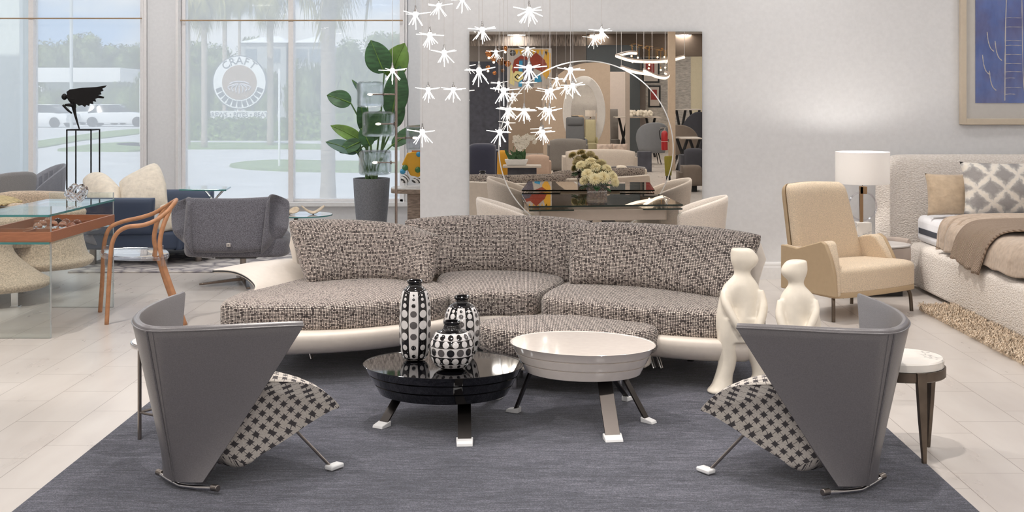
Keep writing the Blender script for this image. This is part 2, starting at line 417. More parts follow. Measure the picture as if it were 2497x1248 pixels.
def m_seat():
    """grey and ivory quarter circle print"""
    t = NT('quarter_circle_print'); tc = t.n('TexCoord'); mp = t.n('Mapping'); mp.inputs['Scale'].default_value = (1, 1, 1)
    t.l(tc.outputs['UV'], mp.inputs[0]); sp = t.n('SeparateXYZ'); t.l(mp.outputs[0], sp.inputs[0])
    fx, fy = t.math('FRACT', sp.outputs[0]), t.math('FRACT', sp.outputs[1])
    ix, iy = t.math('FLOOR', sp.outputs[0]), t.math('FLOOR', sp.outputs[1])
    par = t.math('FRACT', t.math('MULTIPLY', t.math('ADD', ix, iy), .5)); par = t.math('GREATER_THAN', par, .25)
    # leaf shapes alternate direction from cell to cell
    gx = t.math('ABSOLUTE', t.math('SUBTRACT', fx, par)); g2 = fy
    d1 = t.math('SQRT', t.math('ADD', t.math('POWER', gx, 2.0), t.math('POWER', g2, 2.0)))
    ax = t.math('SUBTRACT', 1.0, gx); ay = t.math('SUBTRACT', 1.0, g2)
    d2 = t.math('SQRT', t.math('ADD', t.math('POWER', ax, 2.0), t.math('POWER', ay, 2.0)))
    leaf = t.math('MULTIPLY', t.math('LESS_THAN', d1, 1.07), t.math("LESS_THAN", d2, 1.07))
    dd = t.math('ABSOLUTE', t.math('SUBTRACT', t.math('ADD', gx, g2), 1.0)); line = t.math('LESS_THAN', t.math('ABSOLUTE', t.math('SUBTRACT', gx, g2)), .05)
    m = t.math('MULTIPLY', leaf, t.math('SUBTRACT', 1.0, line))
    nz = noise(t, 260, 2)
    c = t.mix(m, lin((74, 70, 72)), t.ramp(nz, [(.3, (184, 176, 168)), (.7, (214, 207, 198))]))
    b = t.n('BsdfPrincipled', Roughness=.9); t.l(c, b.inputs['Base Color']); t.l(t.bump(m, .3, .002), b.inputs['Normal'])
    t.l(b.outputs[0], t.out.inputs[0]); return t.m
def m_marble():
    t = NT('white_marble'); v = noise(t, 3.2, 4, coord(t), .6); w = t.math('ABSOLUTE', t.math('SUBTRACT', v, .5))
    b = t.n('BsdfPrincipled', Roughness=.25); t.l(t.ramp(w, [(0, (176, 172, 168)), (.010, (226, 221, 214)), (.05, (236, 230, 222)), (.2, (240, 236, 230))]), b.inputs['Base Color'])
    t.l(b.outputs[0], t.out.inputs[0]); return t.m
M_floor, M_rug, M_seat, M_marble = m_floor(), m_rug(), m_seat(), m_marble()

# ================================================================= room shell
ZC = 3.6; WX0, WX1, WYB, WY, WW = -9.0, 8.0, -17.4, 10.58, 14.2
struct(MB().span((WX0-.2, WYB-.2, -.1), (WX1+.2, WW+.3, 0)).build('floor', M_floor, flat=True))
M_ceil = mat('ceiling_paint', (226, 224, 222), .8)
struct(MB().span((WX0-.2, WYB-.2, ZC), (WX1+.2, WW+.5, ZC+.2)).build('ceiling', M_ceil, flat=True))
struct(MB().span((-.927, WY, 0), (WX1+.2, WY+.2, ZC)).build('wall_mirror_side', M_wall, flat=True))
struct(MB().span((-.927, WY+.2, 0), (-.727, WW+.3, ZC)).build('wall_return', M_wall, flat=True))
struct(MB().span((WX1, WYB, 0), (WX1+.2, WY, ZC)).build('wall_right', M_wall, flat=True))
struct(MB().span((WX0-.2, WYB, 0), (WX0, WW, ZC)).build('wall_left', M_wall, flat=True))
M_bwall = mat('grey_brown_wall', (150, 142, 136), .8)
struct(MB().span((WX0-.2, WYB-.2, 0), (WX1+.2, WYB, ZC)).build('wall_rear', M_bwall, flat=True))
xs = lambda px: (px-CX)/F*WW
SILL = EYE-(492-CY)/F*WW
SZ = 3.35
struct(MB().span((WX0, WW, 0), (-.927, WW+.3, SILL-.051)).build('wall_window_lower', M_wall, flat=True))
struct(MB().span((WX0, WW, SZ), (-.927, WW+.3, ZC)).build('wall_window_upper', M_wall, flat=True))
for nm, a, b in (('left', WX0, -7.95), ('middle', xs(348)+.055, xs(440)-.055), ('corner', xs(983)+.055, -.927)):
    struct(MB().span((a, WW, SILL-.05), (b, WW+.3, SZ)).build('wall_window_'+nm, M_wall, flat=True))
M_jamb = mat('shaded_jamb_paint', (214, 208, 206), .5)
def window(n, x0, x1, mull):
    root = bpy.data.objects.new('window_%d' % n, None); col.objects.link(root); root.location = ((x0+x1)/2, WW, SILL); root['kind'] = 'structure'
    fr = MB(); d = .045
    fr.span((x0, WW+.04, SILL), (x0+d, WW+.16, SZ)); fr.span((x1-d, WW+.04, SILL), (x1, WW+.16, SZ))
    fr.span((x0, WW+.04, SZ-d), (x1, WW+.16, SZ)); fr.span((x0, WW+.04, SILL), (x1, WW+.16, SILL+d*.7))
    # stepped inner casing
    fr.span((x0-.05, WW-.03, SILL-.03), (x0+.0, WW+.05, SZ)); fr.span((x1, WW-.03, SILL-.03), (x1+.05, WW+.05, SZ))
    fr.span((x0-.02, WW-.055, SILL-.03), (x0-.008, WW-.02, SZ)); fr.span((x1+.008, WW-.055, SILL-.03), (x1+.02, WW-.02, SZ))
    fr.build('frame', M_alu, root, flat=True, bevel=.004)
    for m in mull:
        MB().span((m-.03, WW+.0, SILL), (m+.03, WW+.14, SZ)).build('mullion', M_alu, root, flat=True, bevel=.004)
    MB().span((x0-.06, WW-.075, SILL-.05), (x1+.06, WW+.05, SILL)).build('sill', M_trim, root, flat=True, bevel=.005)
    MB().span((x0+.03, WW+.12, SILL+.03), (x1-.03, WW+.13, SZ-.03)).build('pane', M_pane, root, flat=True)
    return root
window(1, -7.9, xs(348), [xs(75)])
window(2, xs(440), xs(983), [xs(709)])
# sheer roller shades, drawn down the whole window
def m_sheer():
    t = NT('sheer_shade_fabric'); a = t.n('TexWave', Scale=90.0, Distortion=1.2, Detail=2.0); a.bands_direction = 'Z'
    b2 = t.n('TexWave', Scale=70.0, Distortion=1.5, Detail=2.0); b2.bands_direction = 'X'
    c = coord(t); t.l(c, a.inputs[0]); t.l(c, b2.inputs[0])
    w_ = t.math('MULTIPLY', t.math('ADD', a.outputs[1], b2.outputs[1]), .5)
    tr = t.n('BsdfTransparent'); tl = t.n('BsdfTranslucent'); tl.inputs[0].default_value = lin((250, 250, 250)); df = t.n('BsdfDiffuse'); df.inputs[0].default_value = lin((236, 236, 236))
    m1 = t.n('MixShader'); m1.inputs[0].default_value = .25; t.l(tl.outputs[0], m1.inputs[1]); t.l(df.outputs[0], m1.inputs[2])
    m2 = t.n('MixShader'); t.l(t.math('MULTIPLY_ADD', w_, .16, .36), m2.inputs[0]); t.l(tr.outputs[0], m2.inputs[1]); t.l(m1.outputs[0], m2.inputs[2])
    t.l(m2.outputs[0], t.out.inputs[0]); return t.m
M_sheer = m_sheer()
M_brass = mat('tan_hem_bar', (176, 148, 118), .5)
for x0, x1, py, lb in ((-7.9, xs(348), 46, 'sheer white roller shade over the left shop window'), (xs(440), xs(983), 51, 'sheer white roller shade behind the tall green plant')):
    z = EYE-(py-CY)/F*(WW+.08); y = WW+.08
    t = thing('roller_shade', lb, 'window shade', ((x0+x1)/2, y, SILL), 0, 'sheer window shades')
    MB().span((x0+.02, y-.001, SILL+.035), (x1-.02, y+.001, SZ-.06)).build('fabric', M_sheer, t, flat=True)
    MB().cyl((x0+.02, y, SZ-.07), (x1-.02, y, SZ-.07), .03, seg=16).build('roller_tube', M_trim, t)
    h = MB().cyl((x0-.03, y-.085, z), (x1+.03, y-.085, z), .008, seg=8).build('hem_bar', M_brass, t); h['label'] = 'thin tan rod across the shade'
# baseboard on the mirror wall
bb = MB(); prof = [(0, 0), (-.018, 0), (-.018, .10), (-.014, .115), (-.014, .13), (-.008, .145), (0, .15)]
for x0, x1 in ((-.927, -.5), (1.54, WX1)):
    bb.rings([[V3((x0, WY+y, z)) for y, z in prof], [V3((x1, WY+y, z)) for y, z in prof]])
struct(bb.build('baseboard_back', M_trim, flat=True))

# ---- floor coverings
o = solo(MB().box((-.115, 5.45, .006), (3.65, 4.6, .012)), 'area_rug', M_rug, 'large navy blue rug under the curved tweed sofa and coffee tables', 'rug', (-.115, 5.45, 0), bevel=.004)
def m_rug2():
    t = NT('pale_grey_pattern_rug'); a = noise(t, 9, 4, coord(t, (1, .6, 1)), .7); v = t.n('TexVoronoi', Scale=5.0); v.feature = 'DISTANCE_TO_EDGE'; t.l(coord(t, (1, 1.2, 1)), v.inputs[0])
    s = t.math('ADD', t.math('MULTIPLY', a, .7), t.math('MINIMUM', t.math('MULTIPLY', v.outputs[0], 2.0), .4))
    b = t.n('BsdfPrincipled', Roughness=.95); t.l(t.ramp(s, [(.35, (128, 124, 130)), (.55, (178, 172, 170)), (.75, (206, 200, 196))]), b.inputs['Base Color'])
    t.l(b.outputs[0], t.out.inputs[0]); return t.m
M_rug2 = m_rug2()
solo(MB().span((-4.15, 10.95, 0), (-1.95, 13.6, .014)), 'area_rug', M_rug2, 'pale grey patterned rug under the swivel armchair near the window', 'rug', (-3.05, 12.2, 0), bevel=.004)
# shag rug beside the bed: base and long looped pile, one uncountable mass
def shag():
    rnd = random.Random(3); base = [(2.62, 9.2), (2.3, 8.6), (2.55, 8.1)]
    mb = MB(); X0, X1, Y0, Y1 = 2.93, 3.18, 6.3, 9.02
    mb.span((X0, Y0, 0), (X1, Y1, .02))
    for i in range(7500):
        x = rnd.uniform(X0-.01, X1); y = rnd.uniform(Y0, Y1)
        if False: pass
        a = rnd.uniform(0, 6.28); L = rnd.uniform(.03, .075); wd = .0035; h = rnd.uniform(.015, .045)
        d = V3((math.cos(a), math.sin(a), 0)); n = V3((-d.y, d.x, 0))*wd; b = V3((x, y, .015))
        m = b+d*L*.45+V3((0, 0, h)); e = b+d*L+V3((0, 0, h*.5))
        mb.add([b-n, b+n, m+n, m-n, e], [(0, 1, 2, 3), (3, 2, 4)])
    return mb
M_shag = mat('sand_shag_pile', (208, 190, 168), .9, var=.2, vscale=40)
solo(shag(), 'shag_rug', M_shag, 'long pile sand coloured shag rug lying beside the bed', 'rug', (3.2, 7.7, 0), flat=True)
# ================================================================= the two wing chairs in the foreground
def uv_planar(o, fn):
    me = o.data; uv = me.uv_layers.new(name='UVMap')
    for lp in me.loops:
        uv.data[lp.index].uv = fn(me.vertices[lp.vertex_index].co)
def wing_chair(name, label, origin, ang, mir):
    t = thing(name, label, 'armchair', origin, 0, 'charcoal leather wing chairs on the navy rug')
    f2 = frame2(origin, ang)
    L = lambda f, r, z: f2(f, r*mir, z)
    # plan of the shell: top horseshoe and narrow foot, forward / right offsets; the right wing is the one facing the room
    top = smooth_path([(.39, -.53, 0), (.20, -.45, 0), (.03, -.345, 0), (-.11, -.20, 0), (-.185, -.02, 0), (-.09, .10, 0), (.09, .22, 0), (.29, .338, 0)], 6)
    bot = smooth_path([(-.02, -.115, 0), (-.04, -.095, 0), (-.05, -.07, 0), (-.055, -.045, 0), (-.058, -.015, 0), (-.055, .02, 0), (-.045, .055, 0), (-.02, .105, 0)], 6)
    n = len(top); ZT, ZB = .665, .035; rows = []; inner = []
    for k in range(21):
        v = k/20; row = []
        for i in range(n):
            q = lerp(bot[i], top[i], v)
            e = abs(2*i/(n-1)-1); zt = ZT-.012*math.sin(math.pi*i/(n-1))-.028*max(0, 2*i/(n-1)-1)**2
            bow = .012*math.sin(math.pi*v)
            nx = V3((top[min(i+1, n-1)].y-top[max(i-1, 0)].y, -(top[min(i+1, n-1)].x-top[max(i-1, 0)].x), 0)).normalized()
            q = q-nx*0
            row.append(V3((q.x, q.y, lerp(ZB, zt, v))))
        rows.append(row)
    def off(i, k, d):
        a = rows[k][min(i+1, n-1)]-rows[k][max(i-1, 0)]; b = rows[min(k+1, 20)][i]-rows[max(k-1, 0)][i]
        return rows[k][i]+a.cross(b).normalized()*d
    th = .017
    sgn = 1 if off(n//2, 10, 1).x > rows[10][n//2].x else -1     # towards the seat
    out = [[off(i, k, -sgn*th) for i in range(n)] for k in range(21)]
    inn = [[off(i, k, sgn*th) for i in range(n)] for k in range(21)]
    W = lambda g: [[L(p.x, p.y, p.z) for p in r] for r in g]
    # one closed, rounded shell: cross-sections across the thickness
    mb = MB(); secs = []
    for i in range(n):
        ring = [out[k][i] for k in range(21)]
        c = (out[20][i]+inn[20][i])/2
        for a in (1, 2, 3): 
            w_ = a/4; u = math.cos(math.pi*w_); ring.append(c+(out[20][i]-c)*u+V3((0, 0, math.sin(math.pi*w_)*.016)))
        ring += [inn[k][i] for k in range(20, -1, -1)]
        secs.append([L(p.x, p.y, p.z) for p in ring])
    mb.rings(secs)
    sh = mb.build('shell', M_grey_lea, t, bevel=.006, bseg=2, angle=50)
    # piping around the rim, flange seam down the back
    pp = MB(); pp.tube([L(*(out[20][i]+V3((0, 0, .001)))) for i in range(n)], .0035, 6); pp.build('rim_piping', M_grey_lea, t)
    i0 = 24; sm = MB(); sm.tube([L(*off(i0, k, -sgn*(th+.001))) for k in range(20, -1, -1)], .006, 6)
    sm.tube([L(*off(i0+1, k, -sgn*(th))) for k in range(20, -1, -1)], .003, 6); sm.build('back_seam', M_grey_lea, t)
    # seat wedge
    prof = [(.545, .248, .325), (.54, .268, .33), (.46, .335, .335), (.36, .395, .33), (.25, .425, .31), (.12, .43, .27), (-.02, .42, .22), (-.10, .40, .15),
            (-.06, .28, .10), (.0, .17, .10), (.09, .085, .13), (.145, .055, .165), (.20, .085, .185), (.29, .14, .24), (.38, .20, .29), (.50, .245, .32)]
    prof = [(a, b, c) for a, b, c in smooth_path(prof, 3, True)]
    h0 = n//2+3
    def rlim(f_, z):
        v = max(0, min(1, (z-ZB)/(ZT-ZB))); pl = [lerp(bot[i], top[i], v) for i in range(h0, n)]
        for a_, b_ in zip(pl, pl[1:]):
            if a_.x <= f_ <= b_.x and b_.x > a_.x: return lerp(a_.y, b_.y, (f_-a_.x)/(b_.x-a_.x))-.034
        return 9 if f_ > pl[-1].x else .05
    prof = [(max(a, -.04+.0*b), b, min(c, rlim(max(a, -.04), b))) for a, b, c in prof]
    for _ in range(3):
        prof = [(a, b, min(c, (prof[i-1][2]+prof[(i+1) % len(prof)][2])/2+.01)) for i, (a, b, c) in enumerate(prof)]
    m_ = 15; secs = []
    for j in range(m_+1):
        s_ = math.sin(math.pi/2*(2*j/m_-1)) if 0 else (2*j/m_-1); k = 1-.10*abs(s_)**8; cz, cf = .26, .24
        secs.append([L(cf+(a-cf)*k, c*s_*.985, cz+(b-cz)*k+.012*(1-s_*s_)*(1 if b > .3 else 0)) for a, b, c in prof])
    st = MB(); st.rings(secs); so_ = st.build('seat', M_seat, t, angle=60)
    me = so_.data; uv = me.uv_layers.new(name='UVMap'); N = len(prof); S = 37.0
    acc = [0]
    for i in range(N): a, b = prof[i], prof[(i+1) % N]; acc.append(acc[-1]+math.hypot(b[0]-a[0], b[1]-a[1]))
    inv = {}
    base = V3(origin)
    for pl in me.polygons:
        cen = pl.center+base
        # local frame of face centre
        for li in pl.loop_indices:
            q = me.vertices[me.loops[li].vertex_index].co
            fx = q.x*math.cos(ang)+q.y*math.sin(ang); rx = (q.x*math.sin(ang)-q.y*math.cos(ang))*mir
            nf = pl.normal.x*math.cos(ang)+pl.normal.y*math.sin(ang); nr = abs(pl.normal.x*math.sin(ang)-pl.normal.y*math.cos(ang))
            if nr > .7: uu, vv = fx, q.z
            elif pl.normal.z > 0: uu, vv = rx, fx*.95-q.z*.45
            else: uu, vv = rx, -fx*.87-q.z*.5
            uv.data[li].uv = (uu*S+50, vv*S+50)
    # chrome rocker bar behind with its end caps, two thin front legs with pads
    sk = MB(); sk.tube([L(-.02-.035*(1-abs(x)), x*.175, .014+.012*abs(x)**2) for x in [i/10-1 for i in range(21)]], .009, 10)
    b_ = sk.build('skid_bar', M_chrome, t)
    for s_ in (-1, 1): MB().cyl(L(-.02, s_*.15, .024), L(-.018, s_*.185, .026), .0135, seg=14).build('end_cap', M_steel, b_, local=False, bevel=.002)
    for s_ in (-1, 1):
        a = L(.36, s_*.20, .19); e = L(.465, s_*.315, .02)
        lg = MB().tube([a, e], .0065, 8, flat=(1, .7)).build('leg', M_steel, t)
        d = (f2(1, 0, 0)-f2(0, 0, 0)); ft = MB(); c = L(.485, s_*.325, .013)
        rot = Matrix.Rotation(ang, 3, 'Z'); ft.box(c, (.075, .045, .02), rot); pd = ft.build('foot_pad', M_white, lg, bevel=.006)
    return t
wing_chair('wing_armchair', 'charcoal leather wing chair turned right, print seat, left side of the navy rug', (-1.35, 4.87, .012), R(55), 1)
wing_chair('wing_armchair', 'charcoal leather wing chair turned left in front of the ivory figures', (1.292, 4.82, .012), R(125), -1)

# ================================================================= oval coffee tables
def coffee_table(label, c, zt, zb, a, b, rot, m, feet, legm):
    t = thing('coffee_table', label, 'coffee table', (c[0], c[1], .012), 0, None)
    z = lambda k: lerp(zb, zt, k)
    k0 = .80; pr = [(.02, z(0)), (k0-.02, z(0)), (k0, z(.02)), (lerp(k0, 1, .30), z(.33)), (lerp(k0, 1, .30)-.02, z(.34)), (lerp(k0, 1, .33)-.02, z(.37)), (lerp(k0, 1, .36), z(.38)), (lerp(k0, 1, .63), z(.66)), (lerp(k0, 1, .63)-.02, z(.67)), (lerp(k0, 1, .66)-.02, z(.70)), (lerp(k0, 1, .69), z(.71)), (.992, z(.97)), (1.0, z(.99)), (.996, z(1)), (.985, z(1)), (.975, z(.985)), (.02, z(.985))]
    MB().lathe([(r*a, zz) for r, zz in pr], (c[0], c[1], 0), 96, 1, b/a, rot).build('table_body', m, t, angle=24)
    for (fx, fy), top, wd in feet:
        e = V3((fx, fy, .03)); d = V3((top[0]-fx, top[1]-fy, 0)).normalized(); s_ = V3((-d.y, d.x, 0))*wd/2
        tp = V3((top[0], top[1], zb+.004)); th = d*.006
        lg = MB(); lg.rings([[e+s_-th, e-s_-th, e-s_+th, e+s_+th], [tp+s_-th, tp-s_-th, tp-s_+th, tp+s_+th]])
        lo = lg.build('leg', legm, t, bevel=.0015)
        pd = MB(); q = V3((fx, fy, .012)); o_ = -d
        w2 = s_*1.25
        pd.rings([[q+w2+d*.02, q-w2+d*.02, q-w2+d*.02+V3((0, 0, .026)), q+w2+d*.02+V3((0, 0, .026))], [q+w2*.95+o_*.05, q-w2*.95+o_*.05, q-w2*.9+o_*.045+V3((0, 0, .014)), q+w2*.9+o_*.045+V3((0, 0, .014))]])
        pd.build('foot_pad', M_white, lo, bevel=.003)
    return t
M_legd = mat('polished_dark_steel', (72, 68, 66), .34, 1.0)
g = lambda px, py: G(px, py, .03)
coffee_table('low black lacquer oval coffee table with three ribbed bands, under the dotted vases', (-.40, 5.85), .290, .152, .392, .325, R(-11), M_lacq_b,
    [((g(935, 1030).x, g(935, 1030).y), (-.60, 5.88), .05), ((g(1133, 1072).x, g(1133, 1072).y), (-.29, 5.66), .062), ((-.16, 6.28), (-.26, 6.02), .05)], M_legd)
coffee_table('higher white lacquer oval coffee table with dark metal legs, beside the black one', (.275, 5.91), .378, .240, .36, .295, R(-20), M_lacq_w,
    [((g(1258, 996).x, g(1258, 996).y), (.03, 5.97), .035), ((g(1494, 1062).x, g(1494, 1062).y), (.37, 5.76), .07), ((g(1576, 1020).x, g(1576, 1020).y), (.46, 5.93), .035), ((g(1528, 968).x, g(1528, 968).y), (.38, 6.08), .03)], M_legd)

# ================================================================= dotted vases
def vase(label, c, prof, bands, neck_r, stripes, rows):
    """prof: list of (radius, height); stripes: vertical stripe vase or band vase"""
    t = thing('dotted_vase', label, 'vase', c, 0, 'black and white dotted vases')
    H_ = prof[-1][1]; sp_ = smooth_path([(r, 0, z) for r, z in prof], 8)
    def rad(z):
        for a, b in zip(sp_, sp_[1:]):
            if a.z <= z <= b.z and b.z > a.z: return lerp(a.x, b.x, (z-a.z)/(b.z-a.z))
        return sp_[-1].x
    pr = [(.01, 0)]+[(p.x, p.z) for p in sp_]+[(sp_[-1].x-.006, H_), (sp_[-1].x-.008, H_-.03), (.01, H_-.035)]
    body = MB().lathe(pr, c, 48)
    C = V3(c)
    def surf(a, z, o=.0012):
        r = rad(z)+o; return C+V3((r*math.cos(a), r*math.sin(a), z))
    def patch(mb, a, z, ra, rz, o, n=20):
        pts = [surf(a, z, o+.0012)]
        rr = max(rad(z), .02)
        for i in range(n):
            q = 2*math.pi*i/n; pts.append(surf(a+ra*math.cos(q)/rr, z+rz*math.sin(q), o))
        mb.add(pts, [(0, 1+i, 1+(i+1) % n) for i in range(n)])
    white, dark, grey = MB(), MB(), MB()
    if stripes:
        n = stripes; z0, z1 = rows[0]
        for k in range(n):
            a = -math.pi/2+2*math.pi*k/n
            hw = math.pi/n*.5 if False else math.pi/(2*n)*1.0
            # white stripe between black ones
            g_ = []
            for i in range(31):
                z = lerp(z0, z1, i/30); g_.append([surf(a-hw, z, .0008), surf(a-hw/2, z, .0010), surf(a, z, .0012), surf(a+hw/2, z, .0010), surf(a+hw, z, .0008)])
            white.grid(g_)
            for j, (z, s_) in enumerate(rows[1]):
                (grey if s_ > .75 else dark) and patch(grey if j in (2, 3, 4) else dark, a, z, s_*rad(z)*hw*.82, s_*rad(z)*hw*.82, .0022)
                patch(white, a+math.pi/n, z, s_*rad(z)*hw*.95, s_*rad(z)*hw*.98, .0018)
    else:
        n = bands
        for j, (z, h, wh) in enumerate(rows):
            if wh:
                g_ = []
                for i in range(7):
                    zz = z-h/2+h*i/6; g_.append([surf(2*math.pi*q/48, zz, .0009) for q in range(49)])
                white.grid(g_)
            for k in range(n):
                a = -math.pi/2+2*math.pi*(k+(.5 if j % 2 else 0))/n; s_ = min(h*.42, math.pi*rad(z)/n*.86)
                patch((grey if (k+j) % 3 == 0 else dark) if wh else white, a, z, s_, s_, .0022)
    for i, mb in ((1, white), (0, dark), (2, grey)):
        body.cur = i; body.add(mb.v, mb.f)
    body.build('body', [M_cer_b, M_cer_w, M_cer_g], t, angle=50)
    MB().lathe([(sp_[-1].x-.003, H_-.016), (sp_[-1].x+.003, H_-.010), (sp_[-1].x+.004, H_-.002), (sp_[-1].x, H_+.002), (sp_[-1].x-.006, H_)], c, 32, caps=False).build('lip', M_cer_b, t)
    return t
Z1 = .292
vase('tall slim black and white vase with vertical stripes and dots', (-.546, 5.94, Z1), [(.045, 0), (.058, .012), (.070, .05), (.0755, .12), (.0765, .20), (.074, .27), (.062, .33), (.043, .352), (.033, .362), (.033, .378), (.036, .385)],
     0, .033, 5, ((.004, .338), [(.025, .55), (.068, .62), (.122, .8), (.178, .92), (.232, .8), (.272, .5), (.302, .36), (.322, .25)]))
vase('medium rounded black and white vase standing behind the small one', (-.318, 5.99, Z1), [(.05, 0), (.070, .02), (.086, .08), (.090, .14), (.086, .20), (.066, .248), (.044, .264), (.032, .272), (.032, .292), (.036, .30)],
     0, .032, 6, ((.004, .25), [(.03, .55), (.075, .75), (.125, .92), (.175, .8), (.212, .62), (.236, .42)]))
vase('small squat black and white vase with horizontal bands of dots, front of the three', (-.352, 5.74, Z1), [(.052, 0), (.074, .012), (.096, .045), (.103, .09), (.100, .13), (.080, .168), (.048, .183), (.040, .196), (.036, .208), (.038, .222)],
     14, .04, 0, [(.022, .02, 1), (.048, .036, 0), (.088, .042, 1), (.127, .036, 0), (.158, .030, 1)])

# ================================================================= side tables in front
t = thing('side_table', 'round white marble side table on a bronze tripod, right of the wing chair', 'side table', (1.67, 5.375, 0))
MB().lathe([(.01, .385), (.172, .385), (.178, .390), (.178, .42), (.172, .427), (.01, .427)], (1.67, 5.375, 0), 64).build('marble_top', M_marble, t)
MB().lathe([(.01, .345), (.180, .345), (.186, .350), (.186, .388), (.1785, .388), (.1785, .375), (.01, .375)], (1.67, 5.375, 0), 64).build('rim', M_bronze, t)
for px, py in ((1.69+.01, 5.165), (1.81, 5.45), (1.51, 5.50)):
    d = (V3((px, py, 0))-V3((1.67, 5.375, 0))).normalized(); n = V3((-d.y, d.x, 0)); c0 = V3((1.67, 5.375, 0))+d*.178; c1 = V3((px, py, 0))
    MB().rings([[c0+n*w1+d*d1+V3((0, 0, .39)) for w1, d1 in ((-.022, -.012), (.022, -.012), (.022, .016), (-.022, .016))], [c0*.5+c1*.5+n*w1+d*d1+V3((0, 0, .2)) for w1, d1 in ((-.017, -.012), (.017, -.012), (.017, .012), (-.017, .012))],
        [c1+n*w1+d*d1+V3((0, 0, .0)) for w1, d1 in ((-.008, -.008), (.008, -.008), (.008, .008), (-.008, .008))]]).build('leg', M_bronze, t, bevel=.002)
cx, cy_ = -1.645, 5.60
t = thing('side_table', 'small round side table with a chrome rim, half hidden behind the left wing chair', 'side table', (cx, cy_, .012))
MB().lathe([(.01, .43), (.17, .43), (.178, .436), (.18, .446), (.178, .452), (.01, .452)], (cx, cy_, 0), 48).build('table_top', M_chrome, t)
MB().lathe([(.01, .4525), (.171, .4525), (.171, .455), (.01, .455)], (cx, cy_, 0), 48).build('white_inlay', M_lacq_w, t)
lp = [(-1.767, 5.53), (-1.61, 5.43), (-1.50, 5.62), (-1.62, 5.76)]
for x, y in lp: MB().cyl((x, y, .012), (x, y, .43), .009, seg=10).build('leg', M_steel, t)
st = MB()
for a, b in zip(lp, lp[1:]+lp[:1]): st.cyl((*a, .135), (*b, .135), .006, seg=8)
st.build('stretcher', M_steel, t)

# ================================================================= abstract figures
def figure(label, px, Yd, ztop, lean, rz, fullc):
    t = thing('abstract_figure', label, 'sculpture', (px, Yd, .012), 0, 'ivory abstract figures')
    s = ztop/.80
    # cross sections: (z, centre x, half width, half depth)
    secs = [(.800, -.012, .030, .030), (.798, -.008, .052, .045), (.785, .0, .064, .054), (.760, .008, .074, .058), (.735, .012, .078, .058), (.708, .010, .068, .052), (.690, .004, .054, .046), (.672, 0, .045, .04),
            (.650, -.001, .050, .042), (.620, -.004, .076, .052), (.590, -.008, .098, .060), (.555, -.012, .110, .066), (.50, -.016, .118, .070), (.43, -.022, .124, .074), (.37, -.026, .122, .074), (.32, -.022, .118, .074), (.285, -.012, .122, .072)]
    f = lambda x, y, z: V3((px+x*s*lean, Yd+y*s, z*s+.012))
    mb = MB(); N = 28
    def ell(z, c, a, b, cyy=0, dent=0):
        r = []
        for j in range(N):
            q = 2*math.pi*j/N; k = 1-dent*math.exp(-((q-1.5*math.pi+ (.25))/.35)**2)
            r.append(f(c+a*math.cos(q)*(1), cyy+b*math.sin(q)*k, z))
        return r
    zz = smooth_path([V3((z, c, 0)) for z, c, a, b in secs], 3); ww = smooth_path([V3((z, a, b)) for z, c, a, b in secs], 3)
    rings = []
    for p, q in zip(zz, ww):
        z = p.x; d = .42*max(0, 1-abs(z-.47)/.13) ; rings.append(ell(z, p.y, q.y, q.z, 0, d))
    mb.rings(rings)
    # two legs growing out of the trunk
    for sgn in (-1, 1):
        L = [(.42, sgn*.045-.02, .070, .072), (.33, sgn*.062-.018, .062, .070), (.24, sgn*.070-.01, .054, .062), (.16, sgn*.074+(-.012 if sgn < 0 else .02), .050, .056), (.09, sgn*.082+(-.022 if sgn < 0 else .02), .050, .056), (.04, sgn*.094-.02, .060, .066), (.012, sgn*.104-.022, .072, .074), (0, sgn*.104-.022, .066, .068)]
        a_ = smooth_path([V3((z, c, 0)) for z, c, a, b in L], 3); b_ = smooth_path([V3((z, a, b)) for z, c, a, b in L], 3)
        mb.rings([ell(p.x, p.y, q.y, q.z, -.0) for p, q in zip(a_, b_)])
    # crossed arms as ridges down the front
    mb.tube([f(-.105, -.02, .57), f(-.10, -.055, .50), f(-.05, -.085, .40), f(-.02, -.088, .33)], [.020*s, .026*s, .022*s, .012*s], 10, 5)
    mb.tube([f(.095, -.02, .57), f(.105, -.05, .48), (f(.08, -.08, .39)), f(.05, -.085, .33)], [.020*s, .028*s, .024*s, .012*s], 10, 5)
    o = mb.build('body', M_resin, t, angle=180)
    md = o.modifiers.new('fuse', 'REMESH'); md.mode = 'VOXEL'; md.voxel_size = .006; md.use_smooth_shade = True
    sm = o.modifiers.new('smooth', 'SMOOTH'); sm.iterations = 6; sm.factor = .6
    return t
figure('taller ivory abstract standing figure beside the right end of the tweed sofa', P(1808, 0, 6.45).x, 6.42, .765, 1, 0, True)
figure('shorter ivory abstract standing figure, right of the taller one', P(1938, 0, 6.35).x, 6.32, .715, -1, 0, False)
# ================================================================= curved tweed sofa
ZS = .43
g = lambda px, py: V3((G(px, py, ZS).x, G(px, py, ZS).y, 0))
t = thing('curved_sofa', 'long curved three part sofa in grey tweed on a cream leather shell', 'sofa', (-.15, 7.3, .012))
def outl(front, back, n=7): return chaikin([g(*p) for p in front]+[g(*p) for p in back], 3)
left = outl([(529, 737), (560, 741), (628, 745), (788, 745), (900, 739), (985, 731), (1080, 722)], [(1106, 704), (1068, 682), (985, 664), (860, 664), (745, 672), (640, 694), (562, 716)])
mid = outl([(1108, 724), (1138, 715), (1215, 711), (1300, 716)], [(1330, 700), (1385, 678), (1360, 660), (1220, 652), (1080, 656), (1056, 680)])
right = outl([(1312, 720), (1345, 727), (1420, 736), (1537, 749), (1672, 759), (1790, 764), (1852, 762)], [(1872, 748), (1850, 735), (1760, 708), (1571, 686), (1440, 670), (1390, 680), (1345, 698)])
